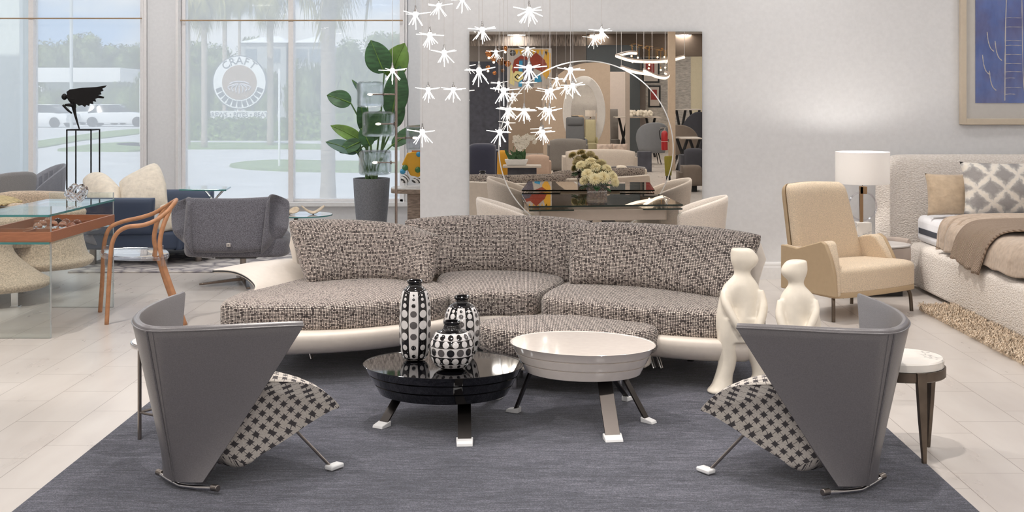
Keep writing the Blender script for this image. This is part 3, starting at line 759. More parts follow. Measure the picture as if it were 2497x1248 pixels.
for o_, z0 in ((left, .285), (mid, .285), (right, .285)):
    MB().pad(o_, z0, ZS, .038, .012, 6, .03).build('seat_cushion', M_boucle, t, angle=180)
# cream leather base shell below the cushions
def base(front, back, name='base_shell'):
    o = smooth_path([g(*p) for p in front]+[g(*p) for p in back], 7, True)
    mb = MB(); N = len(o); rings = []
    ar = sum(o[i].x*o[(i+1) % N].y-o[(i+1) % N].x*o[i].y for i in range(N))
    if ar < 0: o.reverse()
    nr = []
    for i in range(N):
        d = (o[(i+1) % N]-o[i-1]).normalized(); nr.append(V3((-d.y, d.x, 0)))
    for ins, z in ((.13, .165), (.11, .165), (.07, .17), (.035, .185), (.012, .215), (0, .25), (.0, .275), (.008, .288), (.03, .292), (.05, .292)):
        rings.append([V3((p.x+q.x*ins, p.y+q.y*ins, z)) for p, q in zip(o, nr)])
    mb.rings(rings); mb.build(name, M_cream_lea, t, angle=180)
base([(640, 752), (760, 752), (880, 746), (985, 736), (1094, 722), (1135, 715), (1215, 712), (1300, 717), (1345, 729), (1420, 739), (1537, 753), (1672, 764), (1780, 768), (1846, 766)],
     [(1868, 750), (1850, 735), (1760, 702), (1571, 676), (1440, 660), (1360, 648), (1220, 640), (1080, 644), (985, 652), (860, 655), (745, 664), (640, 694), (600, 730)])
# back cushions
def bc(bot, top, p=7, pw=5, t0=.07, t1=.10, bulge=.02):
    b = [P(*q) for q in bot]; tp = [P(*q) for q in top]
    MB().slab(b, tp, t0, t1, (0, 0, 0), 40, 22, p, pw, bulge).build('back_cushion', M_boucle, t, angle=180)
bc([(752, 690, 7.46), (860, 689, 7.62), (960, 686, 7.62), (1040, 690, 7.42)], [(704, 538, 7.72), (800, 538, 7.88), (900, 541, 7.92), (1000, 552, 7.84), (1072, 575, 7.62)])
bc([(1040, 672, 7.86), (1130, 671, 8.0), (1230, 669, 8.0), (1310, 671, 7.92), (1388, 688, 7.72)], [(985, 538, 8.16), (1100, 529, 8.28), (1220, 528, 8.30), (1340, 530, 8.20), (1442, 540, 7.98)])
bc([(1388, 692, 7.42), (1480, 696, 7.36), (1571, 706, 7.28), (1670, 716, 7.08), (1768, 728, 6.86)], [(1391, 549, 7.70), (1480, 545, 7.66), (1600, 548, 7.52), (1740, 558, 7.30), (1858, 574, 7.06)])
# cream shell wrapping round behind the cushions (three panels of the same skin)
def skin(path, h0=.20, h1=.70, tilt=.10):
    rows = []; pts = smooth_path([V3((p[0], p[1], 0)) for p in path], 8); N = len(pts)
    for k in range(9):
        v = k/8; row = []
        for i, p in enumerate(pts):
            d = (pts[min(i+1, N-1)]-pts[max(i-1, 0)]).normalized(); n_ = V3((-d.y, d.x, 0)); e = 1-abs(2*i/(N-1)-1)
            hh = h1-.10*max(0, 1-e*9)**2; row.append(p+n_*(tilt*v*v)+V3((0, 0, lerp(h0, hh, v))))
        rows.append(row)
    MB().grid(rows, .028).build('back_shell', M_cream_lea, t, angle=50, bevel=.006)
skin([(-1.46, 7.74), (-1.25, 7.90), (-1.0, 7.97), (-.72, 7.95)], tilt=.12, h1=.72)
skin([(-.68, 8.10), (-.3, 8.32), (0, 8.34), (.38, 8.14)], tilt=.13, h1=.71)
skin([(.36, 7.80), (.60, 7.70), (.95, 7.48), (1.32, 7.08)], tilt=.14, h1=.72)
# swept armrest lip at the left end: the shell rolls over into a shelf
Pa = [(519, 657, 7.42), (548, 657, 7.40), (575, 661, 7.37), (598, 671, 7.33), (615, 684, 7.28), (623, 697, 7.22), (619, 710, 7.16)]
Pb = [(700, 632, 7.86), (718, 630, 7.86), (730, 636, 7.84), (738, 648, 7.80), (744, 664, 7.74), (748, 682, 7.68), (748, 696, 7.62)]
a = smooth_path([P(*q) for q in Pa], 5); b = smooth_path([P(*q) for q in Pb], 5)
rows = []
for k in range(13):
    v = k/12; rows.append([lerp(p, q, v)+V3((0, 0, .012*math.sin(math.pi*v))) for p, q in zip(a, b)])
MB().grid(rows, .022).build('arm_shelf', M_cream_lea, t, angle=50, bevel=.005)
e_ = MB().tube([p+V3((0, -.003, -.010)) for p in a], .0045, 6).build('dark_piping', M_black, t)
# chrome legs
for px, py, Y in ((1594, 898, 7.0), (1612, 900, 7.0), (760, 862, 7.25), (1200, 800, 7.9)):
    q = P(px, py, Y); MB().tube([(q.x-.055, q.y+.05, .2), (q.x, Y, .012)], .013, 10).build('leg', M_chrome, t)
MB().cyl((.98, 7.2, .012), (.98, 7.2, .18), .022, seg=14).build('leg', M_black, t)

# ottoman between the sofa and the tables
t = thing('ottoman', 'low oval tweed ottoman behind the white coffee table', 'ottoman', (.33, 6.62, .012))
def oval(cx, cy, a, b, rot, n=48): 
    return [(cx+a*math.cos(q)*math.cos(rot)-b*math.sin(q)*math.sin(rot), cy+a*math.cos(q)*math.sin(rot)+b*math.sin(q)*math.cos(rot)) for q in [2*math.pi*i/n for i in range(n)]]
MB().pad(oval(.22, 6.60, .50, .30, R(-8)), .20, .345, .045, .01).build('cushion', M_boucle, t, angle=180)
MB().pad(oval(.22, 6.60, .46, .27, R(-8)), .13, .205, .02, 0).build('base_shell', M_cream_lea, t, angle=180)
for dx, dy in ((-.28, -.1), (.28, -.15), (-.25, .16), (.3, .1)): MB().cyl((.22+dx, 6.60+dy, .012), (.22+dx, 6.60+dy, .14), .014, seg=12).build('leg', M_chrome, t)
# ================================================================= bedroom corner on the right
# ---- bed
t = thing('bed', 'large upholstered bed in cream boucle with a curved wraparound headboard', 'bed', (4.6, 9.3, 0))
M_bed = cells('cream_boucle_plush', 58, [(.1, (240, 233, 226)), (.7, (222, 213, 204))], rnd=1, bump=.7, bdist=.007, stretch=(1, 1, 1.6))
MB().pad(smooth_path([(3.20, 7.2, 0), (3.20, 8.5, 0), (3.20, 9.6, 0), (3.22, 9.95, 0), (3.34, 10.2, 0), (4.6, 10.3, 0), (6.0, 10.3, 0), (6.0, 7.3, 0), (5.9, 7.05, 0), (3.45, 7.02, 0), (3.26, 7.06, 0)], 4, True), .025, .375, .055, .0, 6, .03).build('bed_base', M_bed, t, angle=180)
MB().span((3.36, 7.2, 0), (5.9, 10.1, .03)).build('plinth', M_black, t)
# headboard: a bowed wall with a rounded top, curling forward at its left end
path = smooth_path([(3.01, 10.30, 0), (3.10, 10.37, 0), (3.24, 10.42, 0), (3.45, 10.44, 0), (3.8, 10.45, 0), (4.6, 10.45, 0), (5.6, 10.45, 0), (6.1, 10.40, 0)], 6)
secs = []
for i, p in enumerate(path):
    d = (path[min(i+1, len(path)-1)]-path[max(i-1, 0)]).normalized(); n_ = V3((d.y, -d.x, 0)); e = min(1, i/10); zt = 1.10-.13*(1-e)**2
    ring = []
    for a_, z in ((.0, .0), (.085, .0), (.09, .2), (.095, .5), (.095, zt-.12), (.085, zt-.05), (.05, zt-.01), (.01, zt), (-.03, zt-.012), (-.05, zt-.05), (-.05, .5), (-.05, 0)):
        ring.append(p+n_*a_*1.0+V3((0, 0, z)))
    secs.append(ring)
MB().rings(secs).build('headboard', M_bed, t, angle=70, sub=1)
MB().span((3.29, 7.3, .375), (5.9, 10.2, .60)).build('mattress', mat('white_mattress', (236, 236, 240), .8), t, bevel=.05, bseg=4)
st_ = MB().box((3.287, 9.75, .475), (.006, .75, .045)).build('charcoal_band', mat('charcoal_band', (58, 62, 72), .6), t)
# duvet draped over the side and hanging down over the base
M_duv = mat('taupe_linen', (184, 166, 149), .9, var=.05, vscale=30, bump=.7, bscale=10, bdist=.03, sheen=.2)
M_knit = mat('knit', (190, 168, 150), .95)
def drape(name, m, y0, y1, xe, zlow, zt, parent, folds, amp, seed, rib=False, xr=5.9):
    rnd = random.Random(seed); ph = [rnd.uniform(0, 6.28) for _ in range(4)]; rows = []
    ny, prof = 60, []
    for j in range(ny+1):
        v = j/ny; y = lerp(y0(0) if callable(y0) else y0, y1, v); row = []
        zl = zlow(v); xo = xe-.03*math.sin(v*3+ph[1])
        w_ = amp*(.6*math.sin(v*folds*6.28+ph[0])+.4*math.sin(v*folds*11+ph[2]))
        pts = [(xr, zt), (xo+1.0, zt+.012), (xo+.5, zt+.014), (xo+.28, zt+.01), (xo+.14, zt), (xo+.06, zt-.02), (xo+.015, zt-.06), (xo-.01, lerp(zt-.06, zl, .35)), (xo-.015, lerp(zt-.06, zl, .7)), (xo-.02, zl)]
        sm_ = smooth_path([V3((a, 0, b)) for a, b in pts], 3)
        for i, p in enumerate(sm_):
            k = i/(len(sm_)-1); row.append(V3((p.x-w_*k*k, y+.02*math.sin(k*5+v*20)*k, p.z+w_*.3*(1-k)+.008*math.sin(v*40+k*9))))
        rows.append(row)
    return MB().grid(rows, -.022).build(name, m, parent, angle=180)
drape('duvet', M_duv, 7.2, 9.30, 3.24, lambda v: .405-.0*v, .635, t, 3, .018, 2)
drape('top_sheet_fold', M_duv, 9.10, 9.46, 3.25, lambda v: .41, .66, t, 2, .008, 5)
# knitted throw
def m_knit():
    q = NT('waffle_knit'); w_ = q.n('TexWave', Scale=34.0, Distortion=.6, Detail=1.0); w_.bands_direction = 'DIAGONAL'; q.l(coord(q, (1, 1.6, 1.2)), w_.inputs[0])
    b_ = q.n('BsdfPrincipled', Roughness=.95); q.l(q.ramp(w_.outputs[1], [(.1, (142, 122, 106)), (.6, (186, 166, 148))]), b_.inputs['Base Color']); q.l(q.bump(w_.outputs[1], 1.0, .006), b_.inputs['Normal'])
    q.l(b_.outputs[0], q.out.inputs[0]); return q.m
M_knit = m_knit()
rows = []
for j in range(41):
    v = j/40; row = []
    pts = [(5.9, 8.1+v*.9, .675), (4.7, 8.1+v*.9, .69), (3.9, 8.15+v*.85, .69), (3.52, 8.22+v*.78, .685), (3.30, 8.30+v*.70, .665), (3.20, 8.36+v*.62, .58), (3.165, 8.42+v*.55, .47), (3.145, 8.46+v*.50, .34+.06*v)]
    for k, p in enumerate(smooth_path([V3(q) for q in pts], 4)): row.append(p+V3((.01*math.sin(v*22+k*.3), 0, .006*math.sin(v*30))))
    rows.append(row)
th_ = MB().grid(rows, -.016); solo(th_, 'knit_throw', M_knit, 'taupe waffle knit throw hanging over the side of the bed', 'blanket', (3.5, 8.5, .35), angle=180)
# pillows leaning on the headboard
def pillow(name, label, m, c, w_, h_, ang, lean, th=.13, group=None):
    root = None; mb = MB(); cx_, cy_, cz_ = c
    u = V3((math.cos(ang), math.sin(ang), 0)); n_ = V3((-u.y, u.x, 0)); up = (V3((0, 0, 1))*math.cos(lean)+n_*math.sin(lean))
    C0 = V3(c); N = 22; A, B = [], []
    def pt(a, b):
        # ears at the corners, waist on the sides
        ea = 1-.07*(1-abs(b)**2.5)*abs(a)**3; eb = 1-.07*(1-abs(a)**2.5)*abs(b)**3
        return C0+u*(a*w_/2*ea)+up*((b*eb+1)*h_/2)
    for j in range(N+1):
        for L_, s_ in ((A, 1), (B, -1)):
            r = []
            for i in range(N+1):
                a, b = 2*i/N-1, 2*j/N-1; e = ((1-a*a)*(1-b*b))**.42 if 0 < i < N and 0 < j < N else 0
                r.append(pt(a, b)-n_*s_*th*e*(1+.05*math.sin(a*7+b*5)))
            L_.append(r)
    mb.grid(A); mb.grid(B)
    return solo(mb, name, m, label, 'pillow', c, group, angle=180)
def m_ikat():
    q = NT('grey_ikat_lattice'); sp_ = q.n('SeparateXYZ'); q.l(coord(q), sp_.inputs[0]); nz_ = noise(q, 30, 3)
    k = 4.6
    a = q.math('ADD', q.math('MULTIPLY', q.math('ADD', sp_.outputs[0], sp_.outputs[2]), k), q.math('MULTIPLY', nz_, .35)); b = q.math('ADD', q.math('MULTIPLY', q.math('SUBTRACT', sp_.outputs[0], sp_.outputs[2]), k), q.math('MULTIPLY', nz_, .35))
    da = q.math('ABSOLUTE', q.math('SUBTRACT', q.math('FRACT', a), .5)); db = q.math('ABSOLUTE', q.math('SUBTRACT', q.math('FRACT', b), .5))
    m_ = q.math('MAXIMUM', da, db); w_ = q.math('SUBTRACT', q.math('MULTIPLY', q.math('ABSOLUTE', q.math('SUBTRACT', da, db)), .5), .0)
    c_ = q.ramp(q.math('ADD', m_, q.math('MULTIPLY', w_, .25)), [(.25, (150, 146, 144)), (.38, (176, 172, 168)), (.43, (214, 208, 200)), (.52, (224, 216, 204))])
    b_ = q.n('BsdfPrincipled', Roughness=.85); q.l(c_, b_.inputs['Base Color']); q.l(q.bump(noise(q, 16, 3), .4, .02), b_.inputs['Normal']); q.l(b_.outputs[0], q.out.inputs[0]); return q.m
M_ikat = m_ikat()
M_tan = mat('tan_linen_pillow', (184, 164, 140), .9, var=.05, vscale=20, bump=.6, bscale=16, bdist=.02, sheen=.2)
pillow('pillow', 'plain tan linen pillow leaning on the headboard, left of the lattice one', M_tan, (3.47, 9.82, .625), .42, .35, R(-4), R(14), .09, 'pillows on the bed')
pillow('pillow', 'grey and cream lattice print pillow on the bed', M_ikat, (3.83, 9.60, .645), .70, .44, R(-5), R(16), .12, 'pillows on the bed')
# ---- nightstand and lamp
t = thing('nightstand', 'rounded grey nightstand between the armchair and the bed', 'nightstand', (2.78, 9.84, 0))
M_ns = mat('taupe_lacquer', (168, 155, 146), .4)
o_ = oval(2.78, 9.84, .34, .27, 0, 40)
MB().pad(o_, .06, .385, .02, 0).build('cabinet', M_ns, t, angle=60)
MB().pad(o_, .385, .40, .006, 0).build('top_surface', mat('pale_grey_top', (196, 192, 190), .3), t, angle=60)
rim = MB(); pts = [V3((x*1.0, y, .405)) for x, y in oval(2.78, 9.84, .335, .265, 0, 40)][0:22]
rim.tube(pts, .022, 10, flat=(1.3, .7)); rim.build('gallery_rim', M_ns, t)
MB().span((2.56, 9.64, 0), (3.0, 10.04, .06)).build('plinth', M_black, t)
lx, ly = P(2103, 0, 9.85).x, 9.85
t = thing('table_lamp', 'table lamp with a white drum shade and marble block base', 'lamp', (lx, ly, .402))
MB().box((lx, ly, .41), (.125, .125, .014)).build('brass_foot', M_gold, t, bevel=.002)
MB().box((lx, ly, .495), (.12, .12, .155)).build('marble_block', M_marble, t, bevel=.004)
MB().span((lx-.022, ly-.014, .57), (lx+.004, ly+.014, .86)).span((lx-.022, ly-.014, .80), (lx+.035, ly+.014, .86)).build('brass_stem', mat('aged_brass', (170, 142, 112), .3, 1.0), t, bevel=.002)
MB().tube([(lx+.115*math.cos(a), ly, .70+.115*math.sin(a)) for a in [2*math.pi*i/40 for i in range(40)]], .008, 8, closed=True).build('acrylic_ring', M_acryl, t)
def m_shade():
    q = NT('white_lamp_shade'); d = q.n('BsdfDiffuse'); d.inputs[0].default_value = lin((244, 242, 240)); tl = q.n('BsdfTranslucent'); tl.inputs[0].default_value = lin((250, 248, 246))
    m_ = q.n('MixShader'); m_.inputs[0].default_value = .45; q.l(d.outputs[0], m_.inputs[1]); q.l(tl.outputs[0], m_.inputs[2]); q.l(m_.outputs[0], q.out.inputs[0]); return q.m
zt, zb = EYE-(370-CY)/F*ly, EYE-(447-CY)/F*ly; r_ = .5*129/F*ly
sh = MB().lathe([(r_, zb), (r_, zt), (r_-.003, zt), (r_-.003, zb), (r_, zb)], (lx, ly, 0), 64, caps=False).build('lamp_shade', m_shade(), t, angle=60)
sp_ = MB()
for i in range(3): a = 2*math.pi*i/3+.4; sp_.cyl((lx, ly, zt-.012), (lx+(r_-.003)*math.cos(a), ly+(r_-.003)*math.sin(a), zt-.012), .002, seg=6)
sp_.cyl((lx, ly, .85), (lx, ly, zt), .004, seg=8); sp_.build('spider', M_chrome, t)
MB().sphere((lx, ly, (zt+zb)/2), .028, 16).build('bulb', emis('lamp_bulb', (255, 240, 225), 9), t)
pl = bpy.data.lights.new('bulb_light', 'POINT'); pl.energy = 13; pl.shadow_soft_size = .04; pl.color = (1, .94, .88); po = bpy.data.objects.new('bulb_light', pl); col.objects.link(po); po.location = (lx, ly+.0, (zt+zb)/2+.05)
# ---- sand armchair
t = thing('lounge_chair', 'sand linen armchair with a tall back and bronze legs, left of the bed', 'armchair', (2.42, 9.15, 0))
# local frame: x to the sitter's left ... u along the front edge, v backwards
A0 = G(2035, 785); A1 = G(2231, 757); u = (A1-A0).normalized(); v = V3((-u.y, u.x, 0)); Wd = .74
O = A0+u*(-.02)+V3((0, 0, 0))
Q = lambda a, b, z: O+u*a+v*b+V3((0, 0, z))
out_ = [Q(a, b, 0) for a, b in ((.03, -.04), (.42, -.07), (.84, -.04), (.875, .03), (.80, .46), (.08, .46), (.0, .03))]
op = [(p.x, p.y) for p in chaikin(out_, 3)]
MB().pad(op, .20, .375, .045, .012, 6, .012).build('seat_cushion', M_linen, t, angle=180)
MB().pad(op, .165, .205, .008, 0).build('seat_frame', M_linen_d, t, angle=60)
b0 = [Q(.04, .40, .30), Q(.40, .44, .30), Q(.76, .40, .30)]; b1 = [Q(.0, .46, .945), Q(.30, .50, .952), Q(.60, .46, .94)]
MB().slab(b0, b1, .06, .0, (0, 0, 0), 26, 26, 12, 9, .0, rc=.22).build('backrest', M_linen, t, angle=180)
MB().slab([p+v*.012 for p in b0], [p+v*.012 for p in b1], .0, .05, (0, 0, 0), 26, 26, 14, 12, 0, rc=.22).build('back_panel', M_linen_d, t, angle=180)
for s_ in (0, 1):
    sg = 1 if s_ == 0 else -1; a_ = -.005 if s_ == 0 else .835
    prof = [(-.045, .18), (-.03, .34), (.0, .44), (.055, .545), (.09, .562), (.20, .53), (.33, .49), (.44, .50), (.49, .50), (.49, .18)] if s_ == 0 else [(.12, .18), (.12, .35), (.16, .43), (.22, .53), (.26, .555), (.34, .54), (.40, .515), (.46, .49), (.49, .48), (.49, .18)]
    P0 = [V3((b, z, 0)) for b, z in prof]; fl = lambda z: .06*max(0, z-.34)/.2
    k_ = .12 if s_ else 0.0
    aa = lambda p, d: a_+sg*(d+max(0, p.x)*k_*1.0)
    MB().rings([[Q(aa(p, .05+fl(p.y)), p.x, p.y) for p in P0], [Q(aa(p, .016), p.x, p.y) for p in P0]]).build('arm', M_linen, t, bevel=.018, bseg=4, angle=60)
    MB().rings([[Q(aa(p, .016), p.x, p.y) for p in P0], [Q(aa(p, -.012), p.x, p.y) for p in P0]]).build('arm_shell', M_linen_d, t, bevel=.008, bseg=2, angle=60)
for a, b, tx, ty in ((.06, .05, -.02, -.02), (.80, .05, .02, -.02), (.70, .42, .005, .02), (.14, .42, -.005, .02)):
    MB().tube([Q(a, b, .175), Q(a+tx*1.3, b+ty*1.3, .155), Q(a+tx*1.9, b+ty*1.9, .11), Q(a+tx*2.2, b+ty*2.2, 0)], .0135, 10, 4).build('leg', M_bronze, t)
# ---- framed painting
x0, z0 = P(2338, 303, WY).x, P(2338, 303, WY).z
t = thing('framed_painting', 'blue and violet abstract painting with a white mat in a pale frame', 'painting', (x0, WY-.03, z0))
X1, Z1_ = x0+1.75, z0+1.9; fw = .05; yb = WY-.004
fr = MB()
for a, b in (((x0, z0), (x0+fw, Z1_)), ((X1-fw, z0), (X1, Z1_)), ((x0+fw, z0), (X1-fw, z0+fw)), ((x0+fw, Z1_-fw), (X1-fw, Z1_))): fr.span((a[0], yb-.045, a[1]), (b[0], yb, b[1]))
fr.build('frame', mat('pale_maple_frame', (206, 192, 172), .4), t, bevel=.004, flat=True)
mt = .085
MB().span((x0+fw, yb-.02, z0+fw), (X1-fw, yb-.012, Z1_-fw)).build('mat_board', mat('off_white_mat', (226, 221, 214), .8), t, flat=True)
def m_art():
    q = NT('blue_violet_abstract'); n1 = noise(q, 1.9, 6, None, .65); n2 = noise(q, 6, 6, coord(q, (1, 1, .4)), .7)
    c1 = q.ramp(n1, [(.3, (70, 62, 120)), (.45, (84, 98, 168)), (.55, (72, 112, 196)), (.7, (110, 104, 156))]); c2 = q.ramp(n2, [(.35, (58, 54, 104)), (.6, (150, 160, 205))])
    b_ = q.n('BsdfPrincipled', Roughness=.35); q.l(q.mix(.3, c1, c2), b_.inputs['Base Color']); q.l(b_.outputs[0], q.out.inputs[0]); return q.m
ax, az = x0+fw+mt, z0+fw+mt*1.6
art = MB().span((ax, yb-.026, az), (X1-fw-mt, yb-.021, Z1_-fw-mt)); art.cur = 1
def stroke(pts, w_, amp=.004):
    rnd = random.Random(len(pts)*7+int(w_*1e4)); p2 = smooth_path([V3((ax+a, yb-.0285, az+b)) for a, b in pts], 7); rows = []
    for i, p in enumerate(p2):
        d = (p2[min(i+1, len(p2)-1)]-p2[max(i-1, 0)]).normalized(); n_ = V3((-d.z, 0, d.x)); k = w_*(.5+rnd.random()*.6); rows.append([p+n_*k, p+V3((0, -.001, 0)), p-n_*k])
    art.grid(rows)
stroke([(.255, .02), (.256, .2), (.258, .45), (.262, .7), (.275, 1.1), (.29, 1.6)], .006); stroke([(.44, .02), (.42, .15), (.41, .4), (.405, .8), (.40, 1.3)], .004)
for z in (.075, .13, .215, .27, .34, .42, .50, .54, .66, .74, .90, 1.02): stroke([(.255, z), (.30, z+.004), (.345 if z*100 % 2 > 1 else .40, z+.002)], .0025)
for k, (a, b) in enumerate(((.06, .30), (.12, .16), (.17, .42), (.10, .50))): stroke([(a, b+.12), (a+.01, b+.04), (a+.03, b-.02), (a+.06, b-.05)], .005)
art.build('canvas', [m_art(), mat('chalk_white_strokes', (214, 208, 206), .7)], t, flat=True)
MB().span((x0+fw, yb-.034, z0+fw), (X1-fw, yb-.031, Z1_-fw)).build('glazing', sheet_glass('picture_glass', (252, 252, 252), .05, .7), t, flat=True)
# ================================================================= left side: desk, chair, sofas, armchairs
XR, XL = -3.118, -3.60
t = thing('glass_desk', 'narrow glass console desk with a wooden tray, in front of the beige sofa', 'desk', (-3.36, 8.5, 0))
TH = .019
def glass_slab(name, a, b, parent):
    o = MB().span(a, b); 
    o.fm = [1 if i not in (0, 1) and False else 0 for i in range(6)]; return o.build(name, M_glass, parent, flat=True, bevel=.0015, bseg=1)
for y in (7.93, 9.13):
    lg = glass_slab('leg', (XL, y, 0), (XR, y+TH, .866), t)
    MB().span((XR-.002, y, .001), (XR+.001, y+TH, .866)).build('polished_edge', mat('bright_glass_edge', (226, 236, 238), .05, trans=.5, coat=.5), lg, flat=True)
topz = .80
glass_slab('top', (XL-.03, 7.90, topz), (XR, 9.16, topz+.014), t)
MB().span((XL-.03, 7.895, topz), (XR, 7.901, topz+.014)).span((XR-.001, 7.90, topz), (XR+.004, 9.16, topz+.014)).build('green_edge', M_glass_edge, t, flat=True)
tz0, tz1 = .640, .700; tr = MB(); x0, x1, y0, y1, w_ = XL-.02, XR+.012, 7.91, 9.13, .018
for a, b in (((x0, y0), (x1, y0+w_)), ((x0, y1-w_), (x1, y1)), ((x0, y0+w_), (x0+w_, y1-w_)), ((x1-w_, y0+w_), (x1, y1-w_)), ((x0+w_, 8.27), (x1-w_, 8.278)), ((x0+w_, 8.85), (x1-w_, 8.858)), ((-3.36, 8.0), (-3.352, 8.27))): tr.span((*a, tz0), (*b, tz1 if (b[0]-a[0] == 0 or w_ in (round(b[0]-a[0], 3), round(b[1]-a[1], 3))) else tz1-.015))
tr.span((x0, y0, tz0-.006), (x1, y1, tz0)); tr.build('tray', M_cherry, t, flat=True)
MB().span((XL-.02, 7.905, tz0-.02), (XR+.004, 9.13, tz0-.0065)).build('under_glass', M_glass, t, flat=True)
MB().span((XL-.02, 7.900, tz0-.02), (XR+.004, 7.906, tz0-.0065)).build('green_edge', M_glass_edge, t, flat=True)
# glass balls in the tray
bl = [(92, 546), (104, 541), (117, 546), (131, 549), (141, 540), (153, 536), (161, 546), (174, 540), (188, 537)]
root = None
for i, (px, py) in enumerate(bl):
    Y = G(px, py+4, .66).y*1.0; Y = min(max(Y, 8.32), 8.80); Y = 8.52+.045*((i*4) % 9)
    r = .031; c = P(px, 0, Y); c.z = tz0+r+.0005
    lb = 'small clear glass ball lying in the wooden desk tray' if i < 7 else 'small amber tinted glass ball lying in the wooden desk tray'
    mb = MB().sphere(c, r, 20); o = solo(mb, 'glass_ball', M_rglass if i < 7 else M_tglass, lb, 'glass ball', c, 'clear balls in the tray' if i < 7 else 'amber balls in the tray', angle=180)
# glass knot on the desk
c = P(187, 487, 8.72); c.z = topz+.0145; kn = MB(); rnd = random.Random(11)
for k in range(3):
    pts = []
    for i in range(9):
        a = 2*math.pi*i/9+k; rr = .052+.018*math.sin(3*a+k*2); pts.append(c+V3((rr*math.cos(a)*1.15, rr*math.sin(a)*.8, .062+.040*math.sin(2*a+k*1.7)+.018*k)))
    kn.tube(pts, .0105, 10, 8, closed=True)
solo(kn, 'glass_knot', M_rglass, 'clear glass knot sculpture standing on the glass desk top', 'sculpture', (c.x, c.y, c.z), angle=180)

# ---- bentwood chair with a clear seat
t = thing('bentwood_chair', 'bentwood armchair with a transparent seat, facing the glass desk', 'chair', (-2.8, 8.68, 0))
near = [(260, 791, 8.43), (265, 700, 8.43), (269, 632, 8.43), (274, 592, 8.43), (288, 566, 8.43), (312, 553, 8.43), (348, 549, 8.44), (380, 537, 8.46), (408, 516, 8.50), (424, 497, 8.56)]
far = [(244, 761, 8.92), (249, 690, 8.92), (252, 620, 8.92), (257, 580, 8.92), (270, 554, 8.92), (300, 540, 8.92), (340, 531, 8.92), (372, 521, 8.92), (400, 506, 8.89), (419, 494, 8.83)]
rail = near+[(429, 489, 8.65), (429, 488, 8.74)]+far[::-1]
rr = [P(*q) for q in rail]; rr[0].z = rr[-1].z = .0
MB().tube(rr, .0155, 12, 6).build('arm_and_leg_hoop', M_wood, t, angle=180)
for q in ([(414, 512, 8.52), (400, 545, 8.47), (391, 580, 8.45), (391, 610, 8.44), (401, 650, 8.43), (416, 695, 8.42), (452, 792, 8.41)], [(410, 502, 8.88), (386, 535, 8.91), (376, 575, 8.92), (380, 608, 8.92), (392, 650, 8.93), (405, 690, 8.94), (430, 762, 8.95)]):
    z = [P(*p) for p in q]; z[-1].z = 0
    MB().tube(z, .0165, 12, 6).build('leg', M_wood, t, angle=180)
sz = .46
sc_ = [P(262, 0, 8.45), P(400, 0, 8.42), P(392, 0, 8.93), P(258, 0, 8.91)]
MB().pad([(p.x, p.y) for p in smooth_path(sc_, 5, True)], sz-.012, sz+.012, .006, -.004).build('seat', M_acryl, t, angle=60)
for p in sc_:
    MB().cyl((p.x, p.y, sz-.05), (p.x, p.y, sz+.03), .021, seg=14).build('clear_joint', M_acryl, t)
for p, z in ((rr[0], 0), (rr[-1], 0)): pass

# ---- large beige curved sofa behind the desk
t = thing('beige_sofa', 'beige tweed sofa with rounded flowing backs seen behind the glass desk', 'sofa', (-4.6, 9.3, 0))
# each back: a bell that flares towards its lower rim
def bell(c, rx, ry, zt, zb, top_k=.80, waist=.70, name='back_shell', lean=(0, 0)):
    prof = [(.05, zt-.03), (top_k*.5, zt-.02), (top_k*.86, zt-.008), (top_k*.96, zt), (top_k, zt-.02), (top_k*.98, zt-.06), (waist, lerp(zt, zb, .38)), (waist*1.03, lerp(zt, zb, .58)), (.90, lerp(zt, zb, .80)), (1.0, zb+.06), (.99, zb+.03), (.92, zb+.004), (.80, zb), (.05, zb)]
    mb = MB(); N = 48; rings = []
    pr = smooth_path([V3((r, z, 0)) for r, z in prof], 3)
    for p in pr:
        k = (p.y-zb)/(zt-zb); rings.append([V3((c[0]+lean[0]*k+rx*p.x*math.cos(2*math.pi*j/N), c[1]+lean[1]*k+ry*p.x*math.sin(2*math.pi*j/N), p.y)) for j in range(N)])
    mb.rings(rings); return mb
q1 = P(0, 0, 8.95).x
bell((-4.0, 9.95), .42, .42, .66, .20, .86, .80).build('seat_shell', M_beige_tw, t, angle=180)
bell((-4.42, 9.30), .76, .46, .66, .115, .92, .70, lean=(-.2, .2)).build('seat_shell', M_beige_tw, t, angle=180)
# low back rails with rolled tops, an arm, a fringed throw
def rolled(path, z0, zt, w_=.10):
    pts = smooth_path([V3((x, y, 0)) for x, y in path], 6); secs = []
    for i, p in enumerate(pts):
        d = (pts[min(i+1, len(pts)-1)]-pts[max(i-1, 0)]).normalized(); n_ = V3((-d.y, d.x, 0)); e = min(1, i/4, (len(pts)-1-i)/4); z1 = zt-.05*(1-e)
        secs.append([p+n_*a*(.5+.5*e)+V3((0, 0, z)) for a, z in ((-w_, z0), (-w_*1.05, lerp(z0, z1, .5)), (-w_*.9, z1-.04), (-w_*.5, z1-.005), (0, z1), (w_*.5, z1-.005), (w_*.9, z1-.04), (w_*1.05, lerp(z0, z1, .5)), (w_, z0))])
    return MB().rings(secs)
rolled([(-4.75, 10.35), (-4.25, 10.48), (-3.92, 10.3), (-3.74, 10.0)], .3, .78).build('backrest', M_beige_tw, t, angle=180)
rolled([(-4.82, 9.35), (-4.5, 9.6), (-4.12, 9.64), (-3.98, 9.52)], .4, .745, .12).build('backrest', M_beige_tw, t, angle=180)
for x, y in ((-3.87, 9.15), (-4.4, 9.0), (-4.1, 9.8)):
    MB().span((x-.025, y-.005, 0), (x+.025, y+.005, .125)).span((x-.025, y-.03, 0), (x+.04, y+.03, .008)).build('leg', M_chrome, t, flat=True, bevel=.001)
rows = []
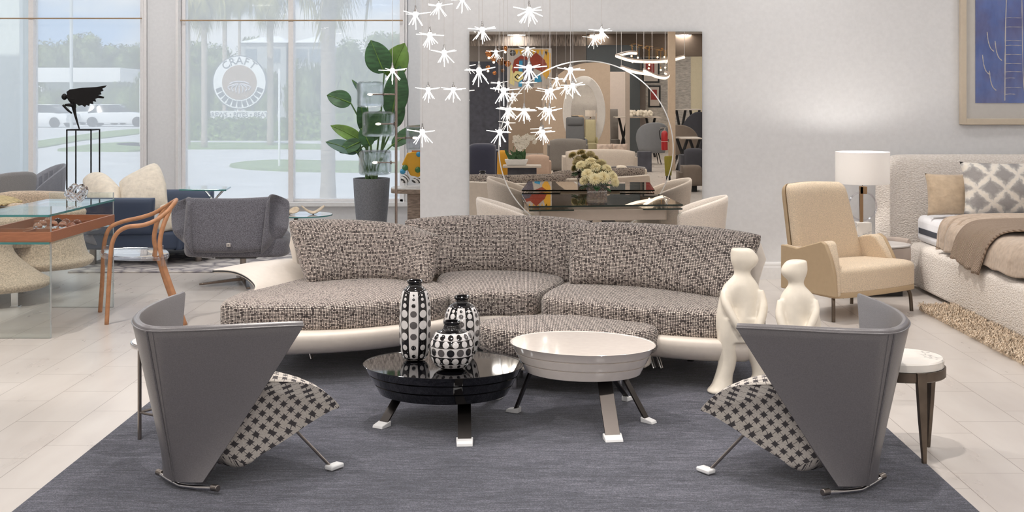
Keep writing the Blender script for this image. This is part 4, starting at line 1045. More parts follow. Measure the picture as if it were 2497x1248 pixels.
for j in range(15):
    v = j/14; y = lerp(9.2, 9.75, v); row = []
    for p in smooth_path([V3((-5.0+v*.25, y-.1, .50)), V3((-4.80+v*.2, y-.02, .64)), V3((-4.62+v*.2, y+.02, .762)), V3((-4.34+v*.15, y+.02, .775)), V3((-4.16+v*.1, y, .735))], 5): row.append(p+V3((0, 0, .006*math.sin(v*40))))
    rows.append(row)
solo(MB().grid(rows, -.012), 'striped_throw', mat('straw_striped_throw', (206, 186, 142), .95, var=.25, vscale=26, vstretch=(1, 8, 1), bump=.8, bscale=60, bdist=.01), 'straw coloured pleated throw lying over the beige sofa back', 'blanket', (-4.4, 9.4, .7), angle=180)

# ---- dark blue leather sofa with ivory cushions
t = thing('leather_sofa', 'slate blue leather sofa with two big ivory back cushions', 'sofa', (-3.6, 11.9, 0))
ya = 11.35
seatx0, seatx1 = P(196, 0, ya).x, P(437, 0, ya).x
o_ = smooth_path([(seatx0, ya, 0), (seatx0+.9, ya-.02, 0), (seatx1+.0, ya, 0), (seatx1+.35, ya+.5, 0), (seatx1+.75, ya+1.3, 0), (seatx1+.2, ya+1.5, 0), (seatx0+.3, ya+1.2, 0), (seatx0-.05, ya+.5, 0)], 4, True)
MB().pad(o_, .16, .33, .03, 0, 4).build('seat_base', M_bluelea, t, angle=180)
def plank(x0, x1, y, zb, zt, lean, m, nm):
    MB().slab([V3((x0+.04, y, zb)), V3(((x0+x1)/2, y-.01, zb)), V3((x1-.04, y, zb))], [V3((x0, y-lean, zt)), V3(((x0+x1)/2, y-lean, zt)), V3((x1, y-lean, zt))], .05, .05, (0, -1, 0), 20, 12, 12, 8).build(nm, m, t, angle=180)
plank(P(205, 0, ya).x, P(385, 0, ya).x, ya-.02, .30, .655, .06, M_bluelea, 'side_panel')
MB().slab([P(206, 590, ya-.03), P(240, 600, ya-.03)], [P(196, 520, ya+.2), P(206, 506, ya+.05)], .03, .03, (0, -1, 0), 8, 8).build('side_wing', M_greylea2, t, angle=180)
MB().slab([P(395, 545, 12.4), P(520, 545, 12.6)], [P(395, 462, 12.5), P(522, 460, 12.7)], .06, .06, (0, -1, 0), 20, 12, 12, 8).build('back_panel', M_bluelea, t, angle=180)
for px in (224, 0): 
    if px: MB().cyl((P(px, 0, ya+.05).x, ya+.08, 0), (P(px, 0, ya+.05).x, ya+.08, .17), .032, seg=16).build('leg', M_steel, t)
MB().cyl((seatx1+.1, ya+.3, 0.014), (seatx1+.1, ya+.3, .17), .032, seg=16).build('leg', M_steel, t)
sc2 = smooth_path([(seatx0+.75, ya+.05, 0), (seatx1-.05, ya+.04, 0), (seatx1+.3, ya+.55, 0), (seatx1+.5, ya+1.0, 0), (seatx0+1.2, ya+1.1, 0)], 4, True)
MB().pad(sc2, .33, .50, .05, .02).build('seat_cushion', M_cush, t, angle=180)
MB().slab([P(228, 515, 12.0), P(262, 518, 11.9), P(298, 520, 11.8)], [P(203, 440, 12.35), P(232, 424, 12.4), P(262, 428, 12.3), P(296, 462, 12.1)], .10, .12, (0, 0, 0), 24, 18, 4, 3, .03).build('back_cushion', M_cush, t, angle=180)
MB().slab([P(300, 520, 11.85), P(350, 520, 11.85), P(410, 512, 11.9)], [P(290, 446, 12.2), P(330, 424, 12.25), P(382, 402, 12.3), P(405, 448, 12.1)], .10, .12, (0, 0, 0), 24, 18, 4, 3, .03).build('back_cushion', M_cush, t, angle=180)
MB().slab([P(398, 580, 11.7), P(430, 572, 11.75), P(470, 560, 11.9)], [P(388, 500, 11.9), P(420, 500, 12.0), P(468, 520, 12.1)], .08, .10, (0, 0, 0), 18, 14, 4, 3, .02).build('back_cushion', M_cush, t, angle=180)
# ---- glass side table by the sofa
t = thing('glass_side_table', 'small triangular glass table on chrome struts behind the grey armchair', 'side table', (P(510, 0, 11.9).x, 11.9, 0))
tp = [P(437, 462, 11.75), P(550, 462, 11.7), P(562, 463, 12.1), P(470, 458, 12.3)]; zt = P(437, 463, 11.75).z
MB().prism([(p.x, p.y) for p in tp], zt-.006, zt+.008).build('glass_top', M_glass, t, flat=True)
fr_ = MB()
for a, b in ((0, 1), (1, 2)): fr_.tube([V3((tp[a].x, tp[a].y-.001, zt+.001)), V3((tp[b].x, tp[b].y-.001, zt+.001))], .008, 6)
fr_.build('green_edge', M_glass_edge, t)
cx_ = P(528, 0, 11.9).x
MB().tube([(cx_+.07, 11.9, zt-.008), (cx_-.03, 11.9, zt-.12), (cx_-.03, 11.9, .03)], .012, 8).tube([(cx_-.12, 11.9, zt-.008), (cx_-.03, 11.9, zt-.12)], .012, 8).cyl((cx_-.03, 11.9, 0.014), (cx_-.03, 11.9, .03), .16, seg=30).build('chrome_stand', M_chrome, t)

# ---- charcoal wool swivel armchair seen from behind
Ya = 9.95; cx0 = P(566, 0, Ya).x
t = thing('swivel_armchair', 'charcoal wool swivel armchair seen from behind, near the window', 'armchair', (cx0, Ya+.3, 0))
q = lambda px, py, dy=0: P(px, py, Ya+dy)
MB().slab([q(470, 615), q(566, 616, -.02), q(644, 612)], [q(455, 482, .10), q(470, 482, .1), q(566, 484, .12), q(650, 480, .1), q(655, 478, .1)], .05, .12, (0, 0, 0), 30, 22, 14, 12, .01).build('back_pad', M_grey_wool, t, angle=180)
MB().slab([q(478, 624, .02), q(447, 590, .05), q(436, 560, .06)], [q(475, 492, .10), q(456, 484, .2), q(430, 492, .32)], .06, .12, (0, 0, 0), 20, 22, 8, 8, .02).build('side_wing', M_grey_wool, t, angle=180)
MB().slab([q(636, 622, .02), q(672, 592, .05), q(690, 555, .06)], [q(652, 488, .10), q(672, 476, .2), q(696, 484, .32)], .12, .06, (0, 0, 0), 20, 22, 8, 8, .02).build('side_wing', M_grey_wool, t, angle=180)
xa, xb = q(462, 0).x, q(672, 0).x
MB().pad(smooth_path([(xa+.0, Ya+.12, 0), (cx0, Ya+.05, 0), (xb-.03, Ya+.12, 0), (xb-.02, Ya+.68, 0), (cx0, Ya+.76, 0), (xa-.0, Ya+.68, 0)], 5, True), .275, .43, .04, .01).build('seat_cushion', M_grey_wool, t, angle=180)
MB().pad(smooth_path([(xa-.03, Ya+.03, 0), (cx0, Ya-.0, 0), (xb+.03, Ya+.03, 0), (xb+.0, Ya+.3, 0), (xa, Ya+.3, 0)], 5, True), .265, .42, .04, .0).build('lower_shell', M_grey_wool, t, angle=180)
sp_ = q(557, 597, -.075)
tg_ = MB().box(sp_, (.034, .006, .030)).build('metal_badge', mat('silver_badge', (196, 190, 186), .3, .4), t, bevel=.002)
MB().box(sp_+V3((0, -.0032, 0)), (.014, .002, .005)).build('badge_mark', M_black, tg_, flat=True)
MB().span((cx0-.17, Ya+.12, .245), (cx0+.17, Ya+.45, .262)).build('mounting_plate', M_black, t)
MB().cyl((cx0+.02, Ya+.3, .05), (cx0+.02, Ya+.3, .25), .026, seg=18).build('column', M_steel, t)
for a in (200, 290, 20, 110):
    e = V3((cx0+.02+.36*math.cos(R(a)), Ya+.3+.36*math.sin(R(a)), .016)); s0 = V3((cx0+.02, Ya+.3, .05)); n_ = V3((-math.sin(R(a)), math.cos(R(a)), 0))*.016
    MB().rings([[s0-n_+V3((0, 0, -.012)), s0+n_+V3((0, 0, -.012)), s0+n_+V3((0, 0, .016)), s0-n_+V3((0, 0, .016))], [e-n_, e+n_, e+n_+V3((0, 0, .014)), e-n_+V3((0, 0, .014))]]).build('leg', M_nickel, t, bevel=.002)
# ---- grey tub chairs by the left window
def tub(name, label, cx_, cy_, ang, w_, zt, m, flutes, group=None):
    t = thing(name, label, 'chair', (cx_, cy_, 0), 0, group); f = frame2((cx_, cy_, 0), ang); secs = []; N = 34
    for i in range(N+1):
        a = math.pi*(-.98+1.96*i/N)/1.0*.62+math.pi; s_ = abs(2*i/N-1); z1 = zt-(zt-.60)*s_**2.2
        r = w_/2; o = (math.cos(a)*r, math.sin(a)*r); k = (1.0, .80)
        rg = []
        for d, z in ((.86, .28), (.98, .42), (1.10, z1-.04), (1.09, z1-.01), (1.05, z1), (1.0, z1-.01), (.97, z1-.05), (.84, .42), (.76, .28)):
            if flutes and d < 1.0 and z > .3: d -= .035*(1+math.cos(i*math.pi))
            rg.append(f(o[0]*d, o[1]*d, z))
        secs.append(rg)
    MB().rings(secs).build('back_shell', m, t, angle=180 if not flutes else 30)
    MB().pad([(f(r_*math.cos(b), r_*math.sin(b), 0).x, f(r_*math.cos(b), r_*math.sin(b), 0).y) for b in [2*math.pi*i/32 for i in range(32)] for r_ in (w_*.43,)], .30, .46, .04, .02).build('seat', m, t, angle=180)
    for a in (45, 135, 225, 315):
        p0 = f(w_*.25*math.cos(R(a)), w_*.25*math.sin(R(a)), .31); p1 = f(w_*.38*math.cos(R(a)), w_*.38*math.sin(R(a)), 0); MB().cyl(p0, p1, .016, .010, 10).build('leg', M_black, t)
    return t
M_gch = mat('dove_grey_fabric', (142, 144, 152), .85, var=.03, vscale=60, sheen=.2, bump=.2, bscale=200)
M_gch2 = mat('stone_grey_fabric', (140, 138, 138), .88, var=.05, vscale=140, bump=.3, bscale=200)
tub('tub_chair', 'dove grey chair with a pleated back, in front of the left window', P(88, 0, 12.9).x, 12.9, R(215), .56, .88, M_gch, True)
tub('tub_chair', 'plain stone grey chair at the left edge, nearer than the pleated one', P(-12, 0, 12.0).x, 12.0, R(150), .70, .865, M_gch2, False)
# ---- winged figure on an open steel stand
ys = 12.6; x0, x1 = P(163, 0, ys).x, P(222, 0, ys).x; zt = EYE-(317-CY)/F*ys; M_iron = mat('black_iron', (40, 38, 38), .5, .6)
t = thing('display_stand', 'tall open black steel frame stand under the winged figure', 'plinth', ((x0+x1)/2, ys+.14, 0)); b = .006; d_ = x1-x0
yy0, yy1 = ys, ys+d_
fr_ = MB()
for x, y in ((x0, yy0), (x1, yy0), (x0, yy1), (x1, yy1)): fr_.span((x-b, y-b, 0), (x+b, y+b, zt))
for z in (zt, .012):
    for a_, b_ in (((x0, yy0), (x1, yy0)), ((x0, yy1), (x1, yy1)), ((x0, yy0), (x0, yy1)), ((x1, yy0), (x1, yy1))): fr_.span((a_[0]-b, a_[1]-b, z-b), (b_[0]+b, b_[1]+b, z+b))
fr_.build('frame', M_iron, t, flat=True)
MB().span((x0, yy0, zt), (x1, yy1, zt+.008)).build('top_plate', M_iron, t, flat=True)
yc = ys+d_/2; q = lambda px, py, dy=0: P(px, py, yc+dy)
t = thing('winged_figure', 'black metal winged figure crouching on one leg on the steel stand', 'sculpture', (q(193, 0).x, yc, zt+.008))
m_ = MB()
m_.tube([q(194, 316), q(189, 300), q(184, 282), q(181, 268)], [.006, .010, .014, .020], 8, 4)           # standing leg
m_.tube([q(181, 268), q(178, 258), q(170, 256, -.05), q(158, 256, -.06)], [.020, .022, .018, .012], 8, 4)   # thigh
m_.tube([q(153, 256, -.06), q(165, 268, -.05), q(175, 276, -.02)], [.011, .012, .008], 8, 4)               # shin
m_.tube([q(181, 264), q(178, 250), q(172, 240), q(164, 232)], [.022, .030, .032, .020], 8, 4)              # torso
m_.tube([q(168, 240, -.04), q(180, 242, -.06), q(194, 240, -.05)], [.010, .010, .006], 8, 4)               # arm
m_.sphere(q(157, 236), .030, 14, (1, 1, 1.15))
m_.build('body', M_iron, t, angle=180)
wg = [(162, 224), (170, 218), (200, 214), (235, 212), (260, 208), (256, 213), (249, 216), (252, 221), (245, 224), (247, 230), (239, 232), (254, 236), (252, 240), (238, 239), (232, 241), (234, 248), (226, 247), (227, 254), (219, 252), (217, 258), (210, 256), (207, 261), (200, 256), (192, 258), (182, 250), (172, 242), (164, 234)]
for dy in (-.05, .06):
    mb = MB(); pts = [q(x, y, dy+(x-160)*.0008*(1 if dy > 0 else -1)) for x, y in wg]; n_ = V3((0, .008, 0))
    mb.rings([[p for p in pts], [p+n_ for p in pts]]); mb.build('wing', M_iron, t, flat=True)
# ---- round glass table with carved bowls
Y_ = 11.35; cx_ = P(738, 0, Y_).x; zt = EYE-(522-CY)/F*Y_
t = thing('round_table', 'round glass topped table with carved bowls, behind the swivel armchair', 'side table', (cx_, Y_, 0))
r_ = (810-738)/F*Y_
MB().lathe([(.01, zt-.012), (r_-.002, zt-.012), (r_, zt-.006), (r_-.002, zt), (.01, zt)], (cx_, Y_, 0), 64).build('glass_top', mat('pale_glass_top', (222, 226, 228), .06, coat=.5), t)
MB().lathe([(r_+.0005, zt-.012), (r_+.0015, zt-.006), (r_+.0005, zt-.001)], (cx_, Y_, 0), 64, caps=False).build('green_edge', M_glass_edge, t)
MB().cyl((P(722, 0, Y_).x, Y_, .03), (P(722, 0, Y_).x, Y_, zt-.012), .02, seg=14).build('post', M_bronze, t)
MB().pad(oval(cx_, Y_, .27, .22, 0, 36), .0, .035, .01, 0).build('base', mat('travertine_white', (226, 220, 212), .5), t, angle=60)
for k, (cx2, w_, h_, lb) in enumerate(((P(706, 0, Y_).x, .098, .055, 'folded ivory carved bowl on the round table, left'), (P(764, 0, Y_).x, .112, .07, 'folded ivory carved bowl on the round table, right'))):
    rows = []; cc = V3((cx2, Y_-.02, zt+.004))
    for i in range(9):
        rr_ = i/8; row = []
        for j in range(33):
            a = 2*math.pi*j/32; hh = h_*(.55+.45*math.sin(2*a+k*1.2))*rr_**2+.006*rr_; row.append(cc+V3((w_*rr_*math.cos(a)*(1-.25*rr_*math.sin(a)**2), .11*rr_*math.sin(a)*(1-.3*rr_**2), hh)))
        rows.append(row)
    solo(MB().grid(rows, .010), 'carved_bowl', mat('bleached_wood', (214, 196, 172), .5, var=.06, vscale=30), lb, 'bowl', (cx2, Y_, zt), 'carved bowls', angle=180)
# ================================================================= planter, floor lamp, console by the tall window
Yp = 12.3
q = lambda px, py, dy=0: P(px, py, Yp+dy)
cx = q(906, 0).x; rt = 44.5/F*Yp; zt = EYE-(434-CY)/F*Yp
t = thing('potted_plant', 'tall broad leaved green plant in a tapered slate grey planter', 'plant', (cx, Yp, 0))
MB().lathe([(.01, 0), (rt*.62, 0), (rt*.66, .01), (rt*.80, zt*.35), (rt*.93, zt*.68), (rt*1.0, zt-.02), (rt*1.0, zt), (rt*.93, zt), (rt*.91, zt-.06), (.01, zt-.07)], (cx, Yp, 0), 64).build('planter', M_pot, t, angle=40)
MB().lathe([(.01, zt-.05), (rt*.6, zt-.045), (rt*.90, zt-.055)], (cx, Yp, 0), 24, caps=False).build('soil', M_soil, t)
rnd = random.Random(5)
def leaf(base, ctl, tip0, tip, w_, nrm, m, notch=()):
    """petiole from base through ctl to tip0, blade from tip0 to tip"""
    base, ctl, tip0, tip = V3(base), V3(ctl), V3(tip0), V3(tip); nrm = V3(nrm).normalized()
    s_ = MB().tube([base, ctl, tip0], [.011, .009, .007], 8, 6).build('leaf_stalk', M_stem, t)
    ax = (tip-tip0); L = ax.length; d = ax.normalized(); sd = d.cross(nrm).normalized(); up = sd.cross(d)
    rows = []; N, M_ = 26, 8
    for i in range(N+1):
        v = i/N; prof = (math.sin(math.pi*min(1, v*1.02)**.80))**.62*(1 if v < .98 else .6) if 0 < v < 1 else .03
        c = tip0+d*L*v+up*(.05*L*math.sin(math.pi*v)); row = []
        for j in range(-M_, M_+1):
            s = j/M_; k = prof*w_/2
            if notch and abs(s) > .75 and any(abs(v-a) < .012 and (s*b > 0) for a, b in notch): k *= .86
            row.append(c+sd*s*k+up*(.16*k*abs(s)-.010*math.sin(v*70)*abs(s)*.5*w_))
        rows.append(row)
    MB().grid(rows, .0016).build('leaf', m, t, angle=180)
    MB().tube([tip0+d*L*v+up*(.05*L*math.sin(math.pi*v)+.003) for v in [i/12 for i in range(13)]], [.006]*6+[.003]*7, 6).build('midrib', M_green2, t)
B = lambda k=0: V3((cx+rnd.uniform(-.06, .06), Yp+rnd.uniform(-.06, .06), zt-.06))
leaf(B(), q(925, 320), q(937, 178), q(904, 98), .27, (0, -1, .2), M_green, ((.93, 1), (.88, -1), (.97, -1)))
leaf(B(), q(935, 330), q(950, 190, .1), q(987, 105, .1), .27, (-.1, -1, .1), M_green2, ((.85, 1), (.93, -1)))
leaf(B(), q(938, 340), q(955, 285, -.05), q(975, 160, -.05), .26, (.25, -1, .1), M_green)
leaf(B(), q(890, 330, .1), q(856, 252, .1), q(797, 232, .1), .20, (0, -1, .55), M_green, ((.9, 1),))
leaf(B(), q(890, 350), q(884, 345), q(806, 306), .15, (.3, -1, .5), M_green2)
leaf(B(), q(892, 360), q(872, 372, -.1), q(794, 346, -.1), .16, (.1, -1, .8), M_sage)
leaf(B(), q(880, 390, -.1), q(880, 345, -.1), q(828, 372, -.12), .15, (.2, -1, .6), M_green)
leaf(B(), q(900, 320, .1), q(885, 320, .1), q(878, 245, .1), .15, (.8, -1, 0), M_green)
leaf(B(), q(950, 330, .1), q(960, 310, .1), q(983, 247, .1), .17, (-.3, -1, .1), M_green)
leaf(B(), q(905, 360, -.1), q(898, 345, -.1), q(930, 268, -.1), .19, (.2, -1, .2), M_green)
leaf(B(), q(935, 380, -.05), q(955, 355, -.05), q(1040, 306, -.05), .17, (0, -1, .7), M_green)
leaf(B(), q(888, 395), q(884, 388), q(868, 350), .07, (.5, -1, .1), M_sage)
leaf(B(), q(906, 380, -.12), q(903, 356, -.12), q(880, 312, -.12), .16, (.2, -1, .3), M_green)
leaf(B(), q(898, 300, .12), q(893, 240, .12), q(858, 194, .12), .06, (0, -1, .5), M_sage)
# ---- floor lamp with four cushion shaped glass shades
Yl = 11.35; q = lambda px, py, dy=0: P(px, py, Yl+dy); xl = q(966, 0).x
t = thing('floor_lamp', 'slim floor lamp with four clear glass cube shades in front of the plant', 'floor lamp', (xl, Yl, 0))
MB().lathe([(.01, 0), (.15, 0), (.155, .006), (.15, .014), (.01, .016)], (xl, Yl, 0), 40).build('base', M_nickel, t)
MB().cyl((xl, Yl, .014), (xl, Yl, q(0, 172).z), .0125, seg=14).build('pole', mat('satin_nickel', (178, 160, 150), .25, 1.0), t)
for px, py, w_, h_, dy in ((903, 230, 64, 64, 0), (923, 302, 76, 62, -.05), (915, 396, 78, 62, .04), (1012, 336, 44, 62, .05)):
    c = q(px, py, dy); hw, hh = w_/2/F*Yl, h_/2/F*Yl; z = c.z
    ex = c.x+(hw if c.x < xl else -hw)*(.95)
    arm = MB().tube([(xl, Yl, z), (lerp(xl, c.x, .45), Yl+dy*.6, z), (c.x+(.02 if c.x < xl else -.02), Yl+dy, z)], .0065, 8)
    ar = arm.build('arm', mat('satin_nickel', (178, 160, 150), .25, 1.0), t)
    MB().cyl((ex, Yl+dy*.9, z), (ex+(.012 if c.x < xl else -.012), Yl+dy*.9, z), .017, seg=16).build('collar', M_nickel, t)
    rings = []; N = 40
    def sq(a, r, z_, e=.42): 
        ca, sa = math.cos(a), math.sin(a); return V3((c.x+hw*r*math.copysign(abs(ca)**e, ca), c.y+hw*.8*r*math.copysign(abs(sa)**e, sa), z_))
    prof = [(.05, -1), (.6, -.995), (.85, -.95), (.97, -.82), (1.0, -.6), (.985, 0), (1.0, .6), (.97, .82), (.85, .95), (.6, .995), (.05, 1)]
    pr = smooth_path([V3((a, b, 0)) for a, b in prof], 3)
    rings = [[sq(2*math.pi*j/N, p.x, z+hh*p.y) for j in range(N)] for p in pr]
    inner = [[sq(2*math.pi*j/N, p.x*.93+.01*math.sin(j*.9+k*.6), z+hh*.93*p.y) for j in range(N)] for k, p in enumerate(pr)]
    gm = MB(); gm.rings(rings); gm.rings([r[::-1] for r in inner])
    M_wavy = MATS.get('wavy_glass')
    if M_wavy is None:
        n_ = NT('wavy_glass'); gb = n_.n('BsdfGlass', Roughness=.0, IOR=1.32); n_.l(n_.bump(noise(n_, 7, 1), .25, .02), gb.inputs['Normal']); tr_ = n_.n('BsdfTransparent'); tr_.inputs[0].default_value = lin((244, 246, 247)); mx = n_.n('MixShader'); mx.inputs[0].default_value = .34
        n_.l(tr_.outputs[0], mx.inputs[1]); n_.l(gb.outputs[0], mx.inputs[2]); n_.l(mx.outputs[0], n_.out.inputs[0]); MATS['wavy_glass'] = M_wavy = n_.m
    o = gm.build('glass_shade', M_wavy, t, angle=180)
    b_ = MB().sphere((c.x, c.y, z), .011, 12, (2.2, 1, 1)).build('bulb', emis('small_bulb', (255, 232, 205), 14), t)
# ---- console with rounded top, and the acrylic figure on it
Yc = 11.9; q = lambda px, py, dy=0: P(px, py, Yc+dy); ztp = q(0, 456).z
t = thing('console_table', 'console table with rounded end and grey oak slab leg behind the column', 'console table', (q(1010, 0).x, Yc, 0))
x0 = q(955, 0).x; o_ = smooth_path([(x0, Yc, 0), (x0+.03, Yc-.16, 0), (x0+.18, Yc-.22, 0), (x0+.6, Yc-.22, 0), (x0+1.05, Yc-.22, 0), (x0+1.05, Yc+.2, 0), (x0+.6, Yc+.22, 0), (x0+.18, Yc+.22, 0), (x0+.03, Yc+.16, 0)], 4, True)
o_ = [(min(p.x, -.96), p.y) for p in o_]
MB().prism(o_, ztp-.05, ztp-.012).build('table_top', M_driftw, t, bevel=.01, flat=False)
MB().prism(o_, ztp-.012, ztp).build('marble_inlay', M_marble, t, bevel=.003)
MB().span((q(996, 0).x, Yc-.12, 0), (-.97, Yc+.12, ztp-.05)).build('leg', M_driftw, t, bevel=.01)
xa = -1.075
t = thing('acrylic_figure', 'yellow lacquered figure with coloured balls on the console table', 'sculpture', (xa, Yc, ztp))
def q2(px, py, dy=0): p = P(px, py, Yc+dy); return p
ol = [(981, 401), (994, 372), (1010, 370), (1034, 372), (1052, 400), (1046, 418), (1036, 428), (1020, 431), (1002, 427), (993, 410)]
pts = [q2(min(a, 1029), b) for a, b in ol]
MB().rings([[p+V3((0, -.05, 0)) for p in pts], [p+V3((0, .05, 0)) for p in pts]]).build('tunic', M_yel, t, bevel=.008, bseg=3)
for px, py, r, m in ((988, 409, 7.5, M_ballg), (982, 418, 7, M_ballb), (1019, 414, 7.5, M_ballg), (1021, 376, 6.5, M_ballb)):
    MB().sphere(q2(px, py, -.06), r/F*Yc, 18).build('ball', m, t, angle=180)
MB().sphere(q2(997, 347, -.04), 3/F*Yc, 12).build('ball', M_red, t, angle=180)
def m_str():
    n_ = NT('black_white_stripes'); w_ = n_.n('TexWave', Scale=14.0); w_.bands_direction = 'DIAGONAL'; n_.l(coord(n_), w_.inputs[0]); b_ = n_.n('BsdfPrincipled', Roughness=.2); n_.l(n_.ramp(w_.outputs[1], [(0, (240, 238, 236)), (.72, (60, 56, 56))], True), b_.inputs['Base Color']); n_.l(b_.outputs[0], n_.out.inputs[0]); return n_.m
MB().sphere(q2(988, 436, -.07), 11/F*Yc, 20).build('striped_foot', m_str(), t, angle=180)
MB().sphere(q2(1018, 440, -.03), 9/F*Yc, 20, (1.6, 1, .8)).build('striped_foot', m_str(), t, angle=180)
MB().sphere(q2(1016, 340), 20/F*Yc, 20, (.8, .6, 1.2)).build('clear_head', M_acryl, t, angle=180)
MB().span(q2(1004, 372, -.03), q2(1026, 366, .03)).build('orange_collar', mat('orange_collar', (232, 150, 80), .3), t)

# ================================================================= star pendants
t0 = None
M_starcord = mat('white_flex', (214, 210, 208), .5); M_core = emis('star_core_glow', (255, 251, 246), 5.0)
def m_rod():
    n_ = NT('lit_acrylic_rod'); e = n_.n('Emission', Strength=1.9); e.inputs[0].default_value = lin((255, 252, 248)); g_ = n_.n('BsdfGlossy', Roughness=.1); tr_ = n_.n('BsdfTransparent'); m1 = n_.n('MixShader'); m1.inputs[0].default_value = .3; m2 = n_.n('MixShader'); m2.inputs[0].default_value = .85
    n_.l(tr_.outputs[0], m1.inputs[1]); n_.l(g_.outputs[0], m1.inputs[2]); n_.l(m1.outputs[0], m2.inputs[1]); n_.l(e.outputs[0], m2.inputs[2]); n_.l(m2.outputs[0], n_.out.inputs[0]); return n_.m
M_rod = m_rod()
def star_mesh(seed, dense):
    rnd = random.Random(seed); mb = MB(); 
    dirs = []
    for k in range(5): a = 2*math.pi*k/5+rnd.uniform(-.25, .25); dirs.append((a, R(rnd.uniform(-2, 12)), rnd.uniform(.95, 1.05)))
    for k in range(6 if not dense else 9): a = 2*math.pi*k/(6 if not dense else 9)+rnd.uniform(-.3, .3); dirs.append((a, R(rnd.uniform(-60, -44)), rnd.uniform(.8, 1.05)))
    dirs.append((0, R(-88), 1.0))
    if dense:
        for k in range(5): a = 2*math.pi*k/5+.6; dirs.append((a, R(rnd.uniform(-28, -15)), rnd.uniform(.85, 1)))
    for a, e, l in dirs:
        d = V3((math.cos(a)*math.cos(e), math.sin(a)*math.cos(e), math.sin(e))); mb.tube([d*.008, d*.105*l], [.0042, .0030], 6)
    return mb
protos = []
stars = [(1013, 35, 8.3), (1070, 14, 9.3), (1127, -2, 9.0), (1048, 85, 8.6), (1083, 128, 8.8), (1176, 72, 8.6), (1290, 25, 7.7), (1467, 75, 10.0), (957, 172, 9.1), (1044, 218, 9.5), (1105, 218, 9.75), (1168, 172, 7.75), (1290, 165, 7.3),
    (1228, 220, 7.9), (1391, 170, 8.6), (1397, 208, 9.65), (1343, 220, 9.6), (1030, 322, 8.4), (1219, 322, 8.7), (1324, 322, 9.9), (1340, 270, 9.45), (1238, 268, 9.9), (1278, 270, 9.8)]
def side(i, px, py, Y):
    v = 'higher' if py < 100 else ('lowest' if py > 300 else 'middle height')
    return v
star_labels = ['glowing star pendant, left of the white column edge near the top', 'glowing star pendant, second from the left along the top', 'glowing star pendant cut off by the top edge of the picture', 'glowing star pendant just below the two top left ones', 'glowing star pendant left of the mirror, below and right of two others',
 'glowing star pendant over the top left corner of the wall mirror', 'dense glowing star pendant high above the mirror centre', 'glowing star pendant farthest right, hanging over the mirror seam', 'glowing star pendant in front of the green plant leaves', 'small glowing star pendant, left of its brighter neighbour beside the mirror', 'bright glowing star pendant beside the left edge of the mirror',
 'large glowing star pendant crossing the left mirror edge', 'largest glowing star pendant, in front of the colourful painting reflection', 'glowing star pendant below left of the largest star', 'glowing star pendant, upper of the pair right of the largest star', 'glowing star pendant, lower of the pair right of the largest star', 'glowing star pendant in the cluster right below the largest star',
 'lowest glowing star pendant on the left, in front of the white column', 'lowest glowing star pendant over the left half of the mirror', 'lowest glowing star pendant, second one over the mirror', 'glowing star pendant just above the lowest right one', 'faint small glowing star pendant, left one of the low central pair', 'faint small glowing star pendant, right one of the low central pair']
for i, (px, py, Y) in enumerate(stars):
    c = P(px, py, Y); t = thing('star_pendant', star_labels[i], 'pendant light', c, 0, 'star pendants hanging in a cluster')
    k = i % 4 if i != 6 else 4
    if len(protos) <= k and i < 4 or i == 6:
        parts = []
        parts.append(star_mesh(k*13+5, k == 4).build('acrylic_rays', M_rod, t, local=True, angle=60))
        parts.append(MB().sphere((0, 0, 0), .019, 12, (1, 1, 1.15)).build('lamp_core', M_core, t, local=True, angle=180))
        parts.append(MB().cyl((0, 0, .018), (0, 0, .036), .012, .010, 12).cyl((0, 0, .036), (0, 0, .060), .007, .006, 10).build('socket', M_chrome, t, local=True))
        if len(protos) <= k: protos.append(parts)
        else: protos[k] = parts
    else:
        for p in protos[k]: c_ = p.copy(); col.objects.link(c_); c_.parent = t
    MB().cyl((0, 0, .058), (0, 0, ZC-c.z-.02), .0016, seg=6).build('cord', M_starcord, t, local=True)
    MB().cyl((0, 0, ZC-c.z-.02), (0, 0, ZC-c.z), .03, seg=14).build('ceiling_rose', M_chrome, t, local=True)
    t.rotation_euler.z = (i*1.37) % 6.28

# ================================================================= mirrors, dining table and its chairs
mx0, mx1, mz1 = P(1145, 0, WY).x, P(1711, 0, WY).x, P(0, 77, MIR).z; xm = P(1430, 0, MIR).x
for a, b, lb in ((mx0, xm-.002, 'left half of the big frameless wall mirror'), (xm+.002, mx1, 'right half of the big frameless wall mirror')):
    t = thing('wall_mirror', lb, 'mirror', ((a+b)/2, MIR, .02), 0, 'frameless wall mirror panels')
    MB().span((a, MIR, .02), (b, MIR+.006, mz1)).build('mirror_sheet', M_mirror, t, flat=True)
    MB().span((a+.01, MIR+.0065, .03), (b-.01, WY-.001, mz1-.01)).build('backing_board', M_black, t, flat=True)
ymr = 10.50; cm = P(1429, 361, ymr); rm = 214/F*ymr
t = thing('round_mirror', 'large round mirror with a bright thin rim, in front of the frameless wall mirror', 'mirror', (cm.x, ymr, cm.z-rm))
cyl_ = MB().cyl((cm.x, ymr, cm.z), (cm.x, ymr+.008, cm.z), rm-.010, seg=128).build('mirror_disc', mat('mirror_silver_warm', (233, 226, 216), 0, 1.0), t, angle=30)
N = 128; rg = lambda r, y: [V3((cm.x+r*math.cos(2*math.pi*j/N), y, cm.z+r*math.sin(2*math.pi*j/N))) for j in range(N)]
MB().rings([rg(rm-.010, ymr), rg(rm, ymr+.006), rg(rm, ymr+.010), rg(rm-.010, ymr+.010)], caps=False).build('bevelled_edge', mat('bright_mirror_edge', (246, 246, 244), .35, .6), t, flat=True)
MB().cyl((cm.x, ymr+.0105, cm.z), (cm.x, MIR-.001, cm.z), rm-.16, seg=48).build('mount', M_black, t)

